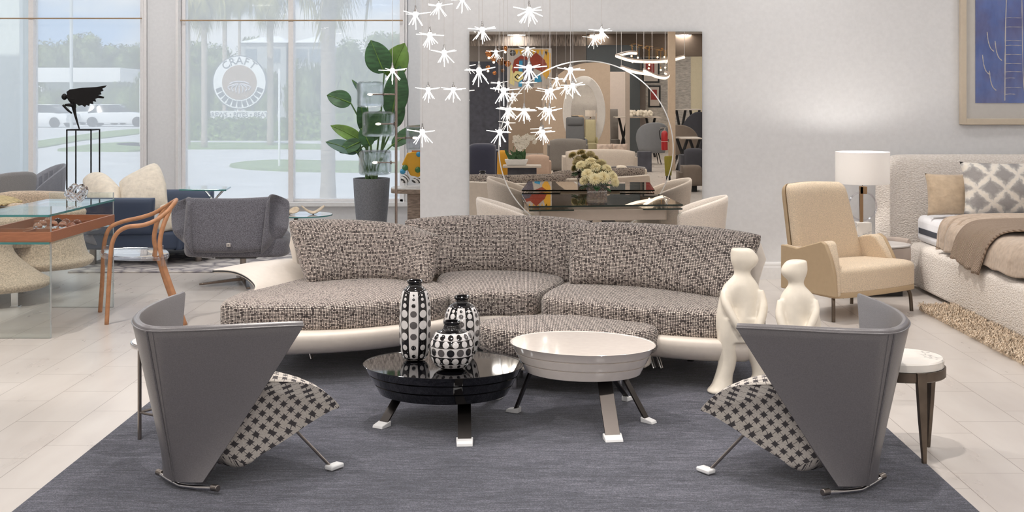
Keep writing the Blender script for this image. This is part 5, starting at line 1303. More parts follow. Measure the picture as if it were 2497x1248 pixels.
t = thing('dining_table', 'glass extending dining table in front of the mirror, flowers on it', 'dining table', (.58, 9.68, 0))
tz = .766; C4 = [V3((.022, 9.11, 0)), V3((1.196, 9.257, 0)), V3((1.139, 10.25, 0)), V3((-.037, 10.25, 0))]
top = MB().prism([(p.x, p.y) for p in C4], tz-.012, tz).build('glass_top', M_smoke, t, flat=True)
ed = MB()
for a, b in zip(C4, C4[1:]+C4[:1]):
    d = (b-a).normalized(); n_ = V3((d.y, -d.x, 0)); z0_ = V3((0, 0, tz-.0125)); z1_ = V3((0, 0, tz+.0003)); ed.rings([[a+n_*.0005+z0_, b+n_*.0005+z0_, b+n_*.0005+z1_, a+n_*.0005+z1_], [a+n_*.003+z0_, b+n_*.003+z0_, b+n_*.003+z1_, a+n_*.003+z1_]])
ed.build('polished_edge', M_dkedge, t, flat=True)
def pt(u, v): return lerp(lerp(C4[0], C4[1], u), lerp(C4[3], C4[2], u), v)
for u0, u1 in ((0, .29), (.74, 1.0)):
    l_ = [pt(u0, .0), pt(u1, .0), pt(u1, 1), pt(u0, 1)]
    lf = MB().prism([(p.x, p.y) for p in l_], tz-.040, tz-.030).build('extension_leaf', M_smoke, t, flat=True)
    e_ = MB()
    for a, b in ((l_[0], l_[1]), (l_[2], l_[3])):
        n_ = V3((0, -.003 if a is l_[0] else .003, 0)); e_.rings([[a+V3((0, 0, tz-.0405)), b+V3((0, 0, tz-.0405)), b+V3((0, 0, tz-.0295)), a+V3((0, 0, tz-.0295))], [p+n_ for p in (a+V3((0, 0, tz-.0405)), b+V3((0, 0, tz-.0405)), b+V3((0, 0, tz-.0295)), a+V3((0, 0, tz-.0295)))]])
    e_.build('polished_edge', M_dkedge, lf, flat=True)
ap = MB()
for a, b in ((pt(.08, .10), pt(.90, .10)), (pt(.08, .90), pt(.90, .90)), (pt(.08, .10), pt(.08, .9)), (pt(.90, .10), pt(.90, .9))):
    d = (b-a).normalized(); n_ = V3((-d.y, d.x, 0))*.012; ap.rings([[a-n_+V3((0, 0, z)), a+n_+V3((0, 0, z))][::1] + [] for z in ()] or [[a-n_+V3((0, 0, tz-.125)), b-n_+V3((0, 0, tz-.125)), b-n_+V3((0, 0, tz-.042)), a-n_+V3((0, 0, tz-.042))], [a+n_+V3((0, 0, tz-.125)), b+n_+V3((0, 0, tz-.125)), b+n_+V3((0, 0, tz-.042)), a+n_+V3((0, 0, tz-.042))]])
ap.build('apron', M_taupe, t, bevel=.003)
for u0, u1, v in ((.42, .14, .30), (.55, .84, .30), (.42, .14, .70), (.55, .84, .70)):
    a = pt(u0, v)+V3((0, 0, tz-.125)); b = pt(u1, v); w_ = V3((.035, 0, 0)); d_ = V3((0, .025, 0))
    MB().rings([[a-w_-d_, a+w_-d_, a+w_+d_, a-w_+d_], [b-w_-d_, b+w_-d_, b+w_+d_, b-w_+d_]]).build('leg', mat('graphite_metal', (92, 90, 92), .4, .6), t, bevel=.003)
# flowers in a square glass vase
vc = P(1455, 490, 9.62); vz = tz+.001; hw = .078
t = thing('flower_vase', 'square glass vase of pebbles on the dining table holding cream flowers', 'vase', (vc.x, 9.62, vz))
v_ = MB(); h_ = .135
for a, b in (((-hw, -hw), (hw, -hw+.005)), ((-hw, hw-.005), (hw, hw)), ((-hw, -hw+.005), (-hw+.005, hw-.005)), ((hw-.005, -hw+.005), (hw, hw-.005))): v_.span((vc.x+a[0], 9.62+a[1], vz), (vc.x+b[0], 9.62+b[1], vz+h_))
v_.span((vc.x-hw+.005, 9.62-hw+.005, vz), (vc.x+hw-.005, 9.62+hw-.005, vz+.008)); v_.build('vase_glass', M_acryl, t, flat=True)
rnd = random.Random(4); pb = MB()
for i in range(150):
    p = V3((vc.x+rnd.uniform(-.06, .06), 9.62+rnd.uniform(-.06, .06), vz+rnd.uniform(.018, .088))); pb.sphere(p, rnd.uniform(.009, .013), 8, (1, 1, .8))
o = pb.build('pebbles', mat('brown_pebbles', (150, 122, 98), .4, var=.3, vscale=50), t, angle=180); o['kind'] = 'stuff'
t2 = thing('flower_bunch', 'bunch of cream chrysanthemums standing in the square glass vase', 'flowers', (vc.x, 9.62, vz+.09))
st_ = MB(); heads = [(1432, 425, -.06, .088), (1452, 408, .02, .08), (1472, 432, -.09, .092), (1494, 430, -.02, .08), (1440, 394, .05, .084), (1466, 386+12, .08, .078), (1416, 402, .02, .076), (1480, 410, .03, .072), (1446, 424, .09, .084), (1468, 420, .10, .084), (1430, 414, .07, .08), (1488, 424, .07, .08), (1450, 436, -.12, .086), (1424, 440, -.02, .07), (1500, 444, -.05, .068)]
n_ = NT('cream_petals'); d_ = n_.n('BsdfDiffuse'); tl_ = n_.n('BsdfTranslucent'); cc_ = n_.ramp(noise(n_, 30, 2), [(.3, (244, 230, 184)), (.7, (250, 242, 208))]); n_.l(cc_, d_.inputs[0]); n_.l(cc_, tl_.inputs[0]); mx = n_.n('MixShader'); mx.inputs[0].default_value = .35
n_.l(d_.outputs[0], mx.inputs[1]); n_.l(tl_.outputs[0], mx.inputs[2]); n_.l(mx.outputs[0], n_.out.inputs[0]); M_petal = n_.m; M_pet2 = mat('petal_heart', (226, 202, 130), .7)
for px, py, dy, r in heads:
    c = P(px, py, 9.62+dy); bs = V3((vc.x+rnd.uniform(-.03, .03), 9.62+rnd.uniform(-.03, .03), vz+.05)); st_.tube([bs, lerp(bs, c, .5)+V3((0, 0, .01)), c+V3((0, 0, -.02))], .0035, 6, 4)
    fl = MB(); up = (c-V3((vc.x, 9.66, vz+.06))).normalized(); up = (up+V3((0, -.5 if dy < .065 else .6, .1))).normalized(); sx = up.cross(V3((0, 0, 1))).normalized(); sy = sx.cross(up)
    for ring, (n_, el, l_) in enumerate(((20, .02, 1.0), (19, .30, .95), (17, .58, .86), (14, .88, .72), (10, 1.15, .55), (6, 1.4, .4))):
        for k in range(n_):
            a = 2*math.pi*(k+.5*(ring % 2))/n_+rnd.uniform(-.08, .08); e = el+rnd.uniform(-.1, .1)-.12; d = (sx*math.cos(a)+sy*math.sin(a)); tan = (sy*math.cos(a)-sx*math.sin(a)); L_ = r*.66*l_
            p0 = c; p1 = c+(d*math.cos(e)+up*math.sin(e))*L_*.55+up*.006; p2 = c+(d*math.cos(e)+up*math.sin(e))*L_+up*(-.004); w_ = .0085*l_+.002
            fl.add([p0-tan*w_*.4, p0+tan*w_*.4, p1+tan*w_+up*.003, p1-up*.002, p1-tan*w_+up*.003, p2], [(0, 1, 2, 3), (0, 3, 4), (3, 2, 5), (4, 3, 5)])
    o = fl.build('flower_head', M_petal, t2, angle=180)
st_.build('stems', M_stem, t2, angle=180)
for k in range(9):
    a = rnd.uniform(0, 6.28); b0_ = V3((vc.x+.03*math.cos(a), 9.62+.03*math.sin(a), vz+.11)); d = V3((math.cos(a), math.sin(a)*.8, rnd.uniform(-.1, .35))).normalized(); n_ = d.cross(V3((0, 0, 1))).normalized(); rows = []
    for i in range(8): v = i/7; w_ = .030*math.sin(math.pi*(v*.9+.05)); c_ = b0_+d*.11*v+V3((0, 0, -.03*v*v)); rows.append([c_-n_*w_+V3((0, 0, .008)), c_, c_+n_*w_+V3((0, 0, .008))])
    MB().grid(rows, .001).build('leaf', M_green, t2, angle=180)
# cream tub dining chairs, one at each end
def dchair(label, cx_, cy_, ang, w_=.62, zt_=.82):
    t = thing('dining_chair', label, 'chair', (cx_, cy_, 0), 0, 'cream dining chairs'); f = frame2((cx_, cy_, 0), ang); secs = []; N = 36
    for i in range(N+1):
        a = math.pi+(-1+2*i/N)*R(112); s_ = abs(2*i/N-1); z1 = zt_-.13*s_**1.8; r = w_/2; o = (math.cos(a)*r*1.0, math.sin(a)*r)
        secs.append([f(o[0]*d, o[1]*d, z) for d, z in ((.80, .36), (.90, .44), (1.02, z1-.05), (1.02, z1-.015), (.98, z1), (.93, z1-.012), (.90, z1-.05), (.82, .46), (.74, .36))])
    MB().rings(secs).build('back_shell', M_cream_fab, t, angle=180)
    MB().pad([(f(w_*.42*math.cos(b), w_*.42*math.sin(b), 0).x, f(w_*.42*math.cos(b), w_*.42*math.sin(b), 0).y) for b in [2*math.pi*i/36 for i in range(36)]], .36, .47, .03, .015).build('seat', M_cream_fab, t, angle=180)
    for a in (45, 135, 225, 315): p0 = f(w_*.22*math.cos(R(a)), w_*.22*math.sin(R(a)), .37); p1 = f(w_*.36*math.cos(R(a)), w_*.36*math.sin(R(a)), 0); MB().cyl(p0, p1, .014, .009, 10).build('leg', M_bronze, t)
    return t
dchair('cream upholstered tub chair at the left end of the glass dining table', -.10, 9.30, R(5), .56)
dchair('cream upholstered tub chair at the right end of the glass dining table', 1.30, 9.52, R(180-8), .56)
# ================================================================= outside the windows
M_road = mat('pale_concrete_road', (206, 206, 206), .9, var=.05, vscale=1.2); M_grass = mat('verge_grass', (128, 150, 96), .95, var=.2, vscale=14, bump=.6, bscale=30, bdist=.03)
M_leafy = mat('hedge_foliage', (118, 138, 74), .8, var=.35, vscale=8); M_tree = mat('tree_foliage', (112, 124, 82), .85, var=.25, vscale=1.5); M_trunk = mat('palm_trunk', (172, 160, 144), .9, var=.12, vscale=8, vstretch=(1, 1, 5))
M_frond = mat('dry_palm_frond', (150, 146, 92), .8, var=.2, vscale=3); M_wh = mat('white_stucco', (240, 240, 240), .7); M_carw = mat('white_car_paint', (240, 240, 240), .2, coat=.8); M_dkg = mat('dark_car_glass', (50, 56, 62), .08)
GZ = -.12
def GG(px, py): return G(px, py, GZ)
tag(MB().span((-60, 14.7, GZ-.1), (40, 230, GZ)).build('street', M_road, flat=True), None, None, None, 'structure')
def ground_patch(name, label, pts, h, m, cat='lawn'):
    o = [GG(*p) for p in pts]; sm = smooth_path(o, 5, True); c = sum(sm, V3((0, 0, 0)))/len(sm)
    return solo(MB().prism([(p.x, p.y) for p in sm], GZ, GZ+h), name, m, label, cat, (c.x, c.y, GZ))
ground_patch('grass_verge', 'long green grass strip under the hedge, beyond the sidewalk', [(300, 352), (440, 350), (680, 352), (760, 354), (1000, 356), (1000, 366), (700, 364), (440, 364), (300, 358)], .06, M_grass)
ground_patch('grass_island', 'pointed green grass island in the road outside the right window', [(560, 406), (600, 398), (680, 394), (800, 396), (1000, 400), (1000, 420), (760, 420), (640, 416), (590, 412)], .06, M_grass)
ground_patch('grass_island', 'thin curved grass island outside the left window', [(140, 368), (200, 358), (260, 352), (330, 350), (345, 362), (330, 370), (220, 370)], .06, M_grass)
ground_patch('grass_verge', 'thin grass strip across the road outside the left window', [(60, 352), (160, 336), (260, 322), (345, 316), (345, 326), (200, 344), (90, 362)], .05, M_grass)
def leaf_cloud(mb, blobs, n, size, seed):
    rnd = random.Random(seed); tot = sum(b[3]*b[4] for b in blobs)
    for x, y, z, r, h in blobs:
        mb.sphere((x, y, z), 1, 10, (r*.86, r*.86, h*.86))
        for i in range(int(n*r*h/tot)):
            u = rnd.uniform(-1, 1); a = rnd.uniform(0, 6.28); q = math.sqrt(1-u*u); k = rnd.uniform(.82, 1.12)
            p = V3((x+r*k*q*math.cos(a), y+r*k*q*math.sin(a), z+h*k*u)); d = V3((rnd.uniform(-1, 1), rnd.uniform(-1, 1), rnd.uniform(-1, 1))).normalized(); e = d.cross(V3((rnd.random(), rnd.random(), 1))).normalized(); s_ = size*rnd.uniform(.6, 1.4)
            mb.add([p-d*s_, p+e*s_*.5, p+d*s_, p-e*s_*.5], [(0, 1, 2, 3)])
    return mb
# hedges: a clipped row either side of the sign
def hedge(label, x0, x1, y, h, d, seed, z0=GZ):
    rnd = random.Random(seed); mb = MB().span((x0, y, z0), (x1, y+d, z0+h*.93)); n = int((x1-x0)*420)
    for i in range(n):
        t_ = rnd.random() < .45; p = V3((rnd.uniform(x0, x1), y+rnd.uniform(-.03, d) if t_ else y-.02, z0+h*(rnd.uniform(.9, 1.05) if t_ else rnd.uniform(.03, 1))))
        a = V3((rnd.uniform(-1, 1), rnd.uniform(-1, .2), rnd.uniform(-.3, 1))).normalized(); e = a.cross(V3((.3, .2, 1))).normalized(); s_ = rnd.uniform(.05, .11); mb.add([p-e*s_*.5, p+a*s_, p+e*s_*.5, p-a*s_*.4], [(0, 1, 2, 3)])
    return solo(mb, 'hedge', M_leafy, label, 'hedge', ((x0+x1)/2, y, z0), None, flat=True)
yh = GG(600, 343).y
hedge('clipped yellow green hedge below the round sign', P(442, 0, yh).x, P(695, 0, yh).x, yh, .92, .9, 1)
hedge('taller hedge right of the window mullion, behind the plant', P(716, 0, yh).x, P(982, 0, yh).x, yh+.1, 1.25, .9, 2)
# trees beyond the road
rnd = random.Random(9)
def tree(label, px, top, D, w_, seed, src=None):
    gz = GZ; h = P(0, top, D).z-gz; r = w_/2/F*D
    if src is not None:
        o = dup(src, (P(px, 0, D).x, D, gz), seed, label, 'trees beyond the road'); k = h/src['h']; o.scale = (r/src['r'],)*2+(k,); return o
    t = thing('tree', label, 'tree', (P(px, 0, D).x, D, gz), 0, 'trees beyond the road'); rn = random.Random(seed)
    bl = [(0, 0, h*.62, r*.8, h*.30)]+[(rn.uniform(-.55, .55)*r, rn.uniform(-.4, .4)*r, h*rn.uniform(.35, .85), r*rn.uniform(.3, .5), h*rn.uniform(.10, .17)) for _ in range(9)]
    leaf_cloud(MB(), bl, 3800, r*.06, seed).build('crown', M_tree, t, local=True, flat=True)
    MB().cyl((0, 0, 0), (0, 0, h*.5), r*.09, r*.05, 10).build('trunk', M_trunk, t, local=True); t['h'] = h; t['r'] = r; return t
ta = tree('tall grey green tree in the left window, right of the lamp post', 210, 66, 118, 110, 1); tb = tree('round tree at the left part of the left window', 112, 84, 112, 120, 2)
tl = [(160, 84, 116, 90, 'lower tree between two taller ones in the left window'), (290, 96, 122, 110, 'tree near the right jamb of the left window'), (340, 92, 124, 80, 'tree half cut off by the middle wall'), (462, 84, 100, 90, 'tree behind the palm trunks at the left of the right window'),
      (520, 92, 126, 100, 'tree left of the white hip roof'), (620, 78, 140, 120, 'tree rising behind the white hip roof'), (700, 84, 130, 90, 'tree behind the window mullion'), (745, 90, 126, 100, 'tree right of the window mullion'), (850, 78, 116, 110, 'dense tree right of the thick palm trunk'), (935, 62, 88, 120, 'tallest tree, behind the potted plant'), (990, 84, 90, 90, 'tree at the right end of the right window'), (40, 90, 100, 90, 'tree behind the outer pillar')]
for i, (px, top, D, w_, lb) in enumerate(tl): tree(lb, px, top, D, w_, i*1.1, ta if i % 2 else tb)
# lower shrubs along the far road side
bs = None
for i, (px, D, w_, h_) in enumerate(((110, 93, 90, 2.6), (190, 93, 100, 2.2), (300, 92, 110, 3.0), (352, 88, 70, 3.6), (470, 72, 90, 3.4), (530, 78, 90, 3.2), (640, 70, 80, 3.4), (740, 66, 90, 3.8), (840, 62, 100, 4.2), (930, 60, 110, 4.4), (985, 58, 80, 4.2))):
    r = w_/2/F*D; loc = (P(px, 0, D).x, D, GZ)
    if bs is None:
        bs = thing('shrub', 'x', 'shrub', loc, 0, 'bushes across the road'); rn = random.Random(4); leaf_cloud(MB(), [(0, 0, .5, 1, .5)]+[(rn.uniform(-.8, .8), rn.uniform(-.3, .3), rn.uniform(.3, .75), .4, .3) for _ in range(7)], 2600, .06, 3).build('foliage', M_tree, bs, local=True, flat=True); o = bs
    else: o = dup(bs, loc)
    o.scale = (r, r, h_); o['label'] = 'dense olive green bush across the road, under the trees'
# palms
def palm(label, px, D, w0, py_base, crown, seed, nf=26, top=-40):
    x = P(px, 0, D).x; zt = P(0, top, D).z; r = w0/2/F*D; t = thing('palm_tree', label, 'palm tree', (x, D, GZ), 0, 'palms outside the right window'); rn = random.Random(seed)
    pr = [(r*1.15*(1+.03*(i % 2)) if i < 3 else r*(1+.035*(i % 2)), lerp(0, zt-GZ, i/30)) for i in range(31)]
    MB().lathe(pr, (0, 0, 0), 18).build('trunk', M_trunk, t, local=True, angle=180)
    if crown:
        fr_ = MB()
        for k in range(nf):
            a = 2*math.pi*k/nf+rn.uniform(-.2, .2); L = crown*rn.uniform(.75, 1.1); el = rn.uniform(-.9, .55); pts = []; p = V3((0, 0, zt-GZ-.1)); e = el
            for i in range(9): pts.append(p.copy()); p = p+V3((math.cos(a)*math.cos(e), math.sin(a)*math.cos(e), math.sin(e)))*L/8; e -= .24
            fr_.tube(pts, .02, 4)
            sd = V3((-math.sin(a), math.cos(a), 0))
            for i in range(16):
                u = .25+.75*i/15; j = min(int(u*8), 7); c_ = lerp(pts[j], pts[min(j+1, 8)], u*8-j)
                for s_ in (-1, 1):
                    tip = c_+sd*s_*.34*math.sin(math.pi*min(1, u*.8+.15))+(pts[min(j+1, 8)]-pts[j]).normalized()*.2+V3((0, 0, -.30-rn.random()*.25)); w_ = (pts[min(j+1, 8)]-pts[j]).normalized()*.03; fr_.add([c_-w_, c_+w_, tip], [(0, 1, 2)])
        fr_.build('fronds', M_frond, t, local=True, flat=True)
    return t
palm('slim palm trunk farthest left in the right window', 458, 44, 11, 0, 1.6, 1); palm('second palm from the left in the right window', 498, 42, 14, 0, 1.6, 2); palm('palm behind the round sign, its trunk left of centre', 548, 55, 11, 0, 1.5, 3); palm('thin pale palm trunk rising directly above the round sign', 584, 58, 7, 0, 1.5, 4); palm('brown palm just right of the round sign', 659, 44, 15, 0, 1.7, 5)
palm('thick palm trunk close outside, right of the window mullion', 800, 18.6, 35, 0, 1.3, 6, 20, -160)
# round pub sign with its word board
Ds = yh+1.6; c = P(584, 201, Ds); rs = 66/F*Ds
M_sg = mat('sign_grey', (104, 110, 114), .6); M_sb = mat('sign_brown', (168, 144, 122), .6)
t = thing('round_sign', 'round white street sign reading CRAFT above a BREWS BITES BEATS board', 'sign', (c.x, Ds, GZ)); cyl_ = lambda r, y0, y1, m, nm: MB().cyl((c.x, y0, c.z), (c.x, y1, c.z), r, seg=64).build(nm, m, t, angle=30)
cyl_(rs, Ds, Ds+.16, M_sg, 'sign_rim'); cyl_(rs*.965, Ds-.012, Ds-.001, M_wh, 'sign_face'); cyl_(rs*.64, Ds-.022, Ds-.0125, M_sb, 'centre_disc')
em = MB()
for a in range(-3, 4): em.tube([(c.x+.04*a, Ds-.03, c.z-.05), (c.x+.16*a, Ds-.03, c.z-.28+.03*abs(a)), (c.x+.13*a, Ds-.03, c.z-.48+.05*abs(a))], .028, 6, 4)
em.tube([(c.x-.42, Ds-.03, c.z-.06), (c.x-.2, Ds-.03, c.z+.03), (c.x+.2, Ds-.03, c.z+.03), (c.x+.42, Ds-.03, c.z-.06)], .03, 6, 4); em.build('emblem', mat('emblem_pale', (206, 200, 206), .6), t)
rt_ = rs*.80
for ch, a in zip('CRAFT', (128, 109, 90, 71, 52)):
    wire_text(ch, .46, (c.x+rt_*math.cos(R(a)), Ds-.02, c.z+rt_*math.sin(R(a))-.0), M_sg, 'letter', t, (R(90), -R(a-90), 0), .008)
for k in range(11):
    a = R(200+k*14); bx = MB().box((c.x+rt_*math.cos(a), Ds-.016, c.z+rt_*math.sin(a)), (.17, .012, .26), Matrix.Rotation(-(a-math.pi*1.5), 3, 'Y')); bx.build('letter_block', M_sg, t, flat=True)
bz = P(0, 280, Ds).z; bw = 71/F*Ds
MB().span((c.x-bw, Ds-.01, bz-.17), (c.x+bw, Ds+.10, bz+.17)).build('word_board', M_wh, t, flat=True)
wire_text('BREWS \u2022 BITES \u2022 BEATS', .27, (c.x, Ds-.012, bz), M_sg, 'lettering', t, depth=.006)
for s_ in (-1, 1): MB().cyl((c.x+s_*.55, Ds+.06, 0 if False else GZ), (c.x+s_*.55, Ds+.06, c.z-rs*.7), .05, seg=10).build('post', M_sg, t)
# lamp post, road signs posts
def pole(name, label, px, D, w_, top, m, cat='pole'):
    return solo(MB().cyl((P(px, 0, D).x, D, GZ), (P(px, 0, D).x, D, P(0, top, D).z), w_/2/F*D, seg=12), name, m, label, cat, (P(px, 0, D).x, D, GZ))
M_pole = mat('galvanised_pole', (196, 200, 200), .5)
pole('lamp_post', 'pale street lamp post standing above the winged figure', 174, 70, 8, -60, M_pole); pole('sign_post', 'thin white post at the right of the round sign', 681, 30, 5, 168, M_wh); pole('sign_post', 'thin leaning pale post beside the middle wall', 342, 44, 4, 190, M_wh)
# buildings
def hip(label, px0, px1, py_e, py_r, D, py_b, dz):
    x0, x1 = P(px0, 0, D).x, P(px1, 0, D).x; ze, zr = P(0, py_e, D).z, P(0, py_r, D).z; t = thing('building', label, 'building', ((x0+x1)/2, D, GZ)); o_ = .25
    MB().span((x0, D, GZ), (x1, D+dz, ze)).build('walls', mat('grey_stucco', (168, 172, 170), .8), t, flat=True)
    MB().add([(x0-o_, D-o_, ze), (x1+o_, D-o_, ze), (x1+o_, D+dz+o_, ze), (x0-o_, D+dz+o_, ze), (lerp(x0, x1, .38), D+dz/2, zr), (lerp(x0, x1, .62), D+dz/2, zr)], [(0, 1, 5, 4), (1, 2, 5), (2, 3, 4, 5), (3, 0, 4), (3, 2, 1, 0)]).build('roof', M_wh, t, flat=True)
    n = max(2, int((x1-x0)/2.4))
    for i in range(n): xx = lerp(x0, x1, (i+.5)/n); MB().span((xx-.45, D-.03, ze-1.6), (xx+.45, D-.001, ze-.5)).build('window', mat('far_window', (120, 132, 138), .3), t, flat=True)
hip('two storey building with a white hip roof behind the round sign', 584, 698, 104, 82, 96, 0, 8); hip('building with a lower white hip roof right of the window mullion', 720, 784, 104, 83, 96, 0, 8)
x0, x1, D = P(84, 0, 96).x, P(293, 0, 96).x, 96
t = thing('building', 'long low white flat roofed building outside the left window', 'building', ((x0+x1)/2, D, GZ))
MB().span((x0, D, P(0, 200, D).z), (x1, D+9, P(0, 165, D).z)).build('roof_fascia', M_wh, t, flat=True)
MB().span((x0+.3, D+1.5, GZ), (x1-.3, D+8.6, P(0, 200, D).z)).build('walls', mat('sage_wall', (170, 178, 168), .8), t, flat=True)
for i in range(6): xx = lerp(x0, x1, (i+.5)/6); MB().span((xx-.4, D+1.46, .3), (xx+.4, D+1.499, 2.0)).build('window', mat('far_window', (120, 132, 138), .3), t, flat=True)
# parked cars
def car():
    t = thing('parked_car', 'x', 'car', (0, 0, GZ), 0, 'white cars parked across the road'); sec = [(-2.2, .45, .75), (-2.15, .3, .85), (-1.5, .25, .92), (-.9, .25, .95), (.9, .25, .95), (1.5, .25, .88), (2.1, .3, .75), (2.25, .42, .62)]
    mb = MB(); rings = []
    for x, z0, z1 in sec: rings.append([V3((x, y, z)) for y, z in ((-.82, z0), (-.9, (z0+z1)/2), (-.84, z1-.05), (-.7, z1), (.7, z1), (.84, z1-.05), (.9, (z0+z1)/2), (.82, z0))])
    mb.rings(rings).build('body', M_carw, t, local=True, bevel=.02, angle=50)
    cb = MB(); rings = [[V3((x, y*k, z)) for y, z in ((-.8, .9), (-.62, zt), (.62, zt), (.8, .9))] for x, zt, k in ((-1.7, .95, 1), (-1.0, 1.38, .97), (.1, 1.42, .97), (1.0, .96, 1))]; cb.rings(rings).build('cabin', M_dkg, t, local=True, angle=50)
    MB().span((-1.0, -.58, 1.37), (.15, .58, 1.44)).build('roof', M_carw, t, local=True, bevel=.03)
    for x in (-1.4, 1.4):
        for y in (-.86, .86): MB().cyl((x, y-.1, .32), (x, y+.1, .32), .32, seg=20).build('wheel', mat('tyre_black', (36, 36, 38), .8), t, local=True)
    return t
cr = car()
for i, (px, D, rz, lb) in enumerate(((288, 78, .1, 'white car parked across the road, right of the winged figure'), (100, 76, 3.0, 'white car at the left edge of the left window view'), (240, 84, .0, 'white car farther off, behind the parked one'))):
    o = cr if i == 0 else dup(cr); o.location = (P(px, 0, D).x, D, GZ); o.rotation_euler.z = rz; o['label'] = lb
# exterior pillar by the left window
t = thing('outer_pillar', 'pale square building pillar outside the left window', 'pillar', (P(20, 0, 16.2).x, 16.2, GZ))
MB().span((P(-60, 0, 16).x, 16.0, GZ), (P(48, 0, 16).x, 16.5, 4.2)).build('shaft', mat('pale_green_stucco', (226, 234, 230), .7), t, flat=True, bevel=.01)
MB().span((P(50, 0, 16.2).x, 16.1, GZ), (P(66, 0, 16.2).x, 16.3, 4.2)).build('downpipe', mat('grey_green_pipe', (176, 190, 184), .5), t, flat=True, bevel=.03)
# ================================================================= the showroom behind the camera, seen in the mirrors
v = VM
M_tanw = mat('tan_partition', (196, 178, 160), .8); M_dkw = mat('slate_dark_wall', (72, 74, 84), .7, var=.1, vscale=8); M_hdr = mat('ribbed_taupe_wall', (142, 132, 124), .8, var=.35, vscale=30, vstretch=(1, 1, .15), bump=.8, bscale=30, bdist=.02)
M_lt = mat('pale_partition', (222, 210, 202), .8); M_brk = mat('pale_brick_wall', (196, 190, 182), .8, var=.12, vscale=9, vstretch=(1, 1, 4), bump=.8, bscale=12, bdist=.03); M_bge = mat('warm_beige_wall', (178, 160, 142), .85)
def wallbox(name, a, b, th, m, label=None, cat=None):
    """a flat partition given by two mirror pixels (left top, right bottom) and its mirror distance"""
    pass
def part(px0, px1, py0, D, m, name, label, cat='partition wall', z0=0.0, th=.15, py1=None):
    p, q = v(px0, py0, D), v(px1, py0, D); zb = z0 if py1 is None else v(0, py1, D).z
    zt_ = p.z
    if 'header' in name or 'bulkhead' in name: zt_ = ZC
    if 'panel' in name: zb = 0
    return struct(MB().span((p.x, p.y-th, zb), (q.x, p.y, zt_)).build('wall_'+name, m, None, flat=True))
# far backdrop pieces
part(1144, 1428, 70, 37.4, M_hdr, 'ribbed_header', 'ribbed taupe bulkhead high in the left half of the mirror', 'bulkhead', py1=112)
part(1144, 1240, 150, 34, M_dkw, 'dark_partition', 'dark slate partition seen at the left of the mirror', z0=0)
part(1225, 1345, 205, 36, M_bge, 'beige_partition', 'beige partition below the colourful painting in the mirror')
part(1430, 1720, 88, 37, mat('umber_header', (138, 122, 108), .8), 'umber_bulkhead', 'brown bulkhead high in the right half of the mirror', 'bulkhead', py1=138)
part(1430, 1560, 110, 36.4, mat('blue_grey_panel', (100, 106, 110), .7), 'blue_grey_panel', 'blue grey panel right of the mirror seam', z0=0, py1=200)
part(1575, 1688, 138, 36.6, M_brk, 'brick_partition', 'pale brick wall in the right part of the mirror')
part(1686, 1712, 138, 33.5, mat('cream_column', (206, 196, 170), .8), 'cream_column', 'cream square column at the right edge of the mirror', 'column')
# arched tan partition
D = 33.0; c0 = v(1325, 0, D).x; c1 = v(1572, 0, D).x; zt = v(0, 152, D).z; y0 = v(0, 0, D).y; pts = [(c0, 0)]
for i in range(21): a = math.pi-math.pi*i/20; pts.append(((c0+c1)/2+(c1-c0)/2*math.cos(a), zt-1.15+1.15*math.sin(a)))
pts.append((c1, 0))
ox0, ox1, oz1 = v(1487, 0, D).x, v(1560, 0, D).x, v(0, 173, D).z
mb = MB(); mb.rings([[V3((x, y0-.15, z)) for x, z in pts if x <= ox0+.001]+[V3((ox0, y0-.15, z_)) for z_ in (zt-.2, 0)], [V3((x, y0, z)) for x, z in pts if x <= ox0+.001]+[V3((ox0, y0, z_)) for z_ in (zt-.2, 0)]])
struct(mb.build('wall_arched_partition', M_tanw, flat=True))
part(1487, 1528, 175, 35.5, M_lt, 'white_panel', 'blank white display panel right of the tan partition', 'display panel', py1=330)
part(1525, 1535, 172, 30.0, mat('taupe_post', (168, 156, 146), .6), 'square_post', 'narrow square post in front of the dining display', 'column')
part(1535, 1600, 178, 37.2, M_lt, 'pale_partition', 'pale partition behind the flower topped dining table')
# colourful abstract painting
D = 33.6; p0, p1 = v(1237, 118, D), v(1345, 214, D); y0 = p0.y
t = thing('abstract_painting', 'colourful abstract painting of angular patches seen in the mirror', 'painting', ((p0.x+p1.x)/2, y0, p1.z)); yf = y0+.03
MB().span((p0.x, y0-.08, p1.z), (p1.x, yf, p0.z)).build('white_frame', mat('gallery_white_frame', (214, 208, 204), .5), t, flat=True)
art = MB(); W_ = p1.x-p0.x; H_ = p0.z-p1.z
cols = [(190, 184, 178), (230, 176, 62), (150, 66, 50), (96, 92, 108), (58, 150, 196), (226, 214, 150), (38, 34, 34), (120, 124, 132)]
def poly(ci, pts, k):
    art.cur = ci; vs = [V3((p0.x+.03+(W_-.06)*a, yf+.004+.004*k, p1.z+.03+(H_-.06)*b)) for a, b in pts]; art.add(vs, [tuple(range(len(vs)))])
poly(0, [(0, 0), (1, 0), (1, 1), (0, 1)], 0)
for i in range(9): poly(1, [(.1*i+.05, 1), (.1*i+.15, 1), (.1*i+.1, .84)], 1)
poly(1, [(.80, .35), (.9, .2), (1, .4), (1, .9), (.88, .95), (.82, .7)], 1); poly(5, [(.02, .1), (.14, .02), (.16, .5), (.06, .6)], 1)
poly(2, [(.08, .45), (.14, .72), (.3, .84), (.52, .78), (.66, .92), (.86, .72), (.94, .52), (.8, .40), (.6, .5), (.3, .48), (.16, .3)], 2); poly(3, [(.2, .3), (.28, .75), (.5, .7), (.6, .5), (.56, .2), (.3, .1)], 3)
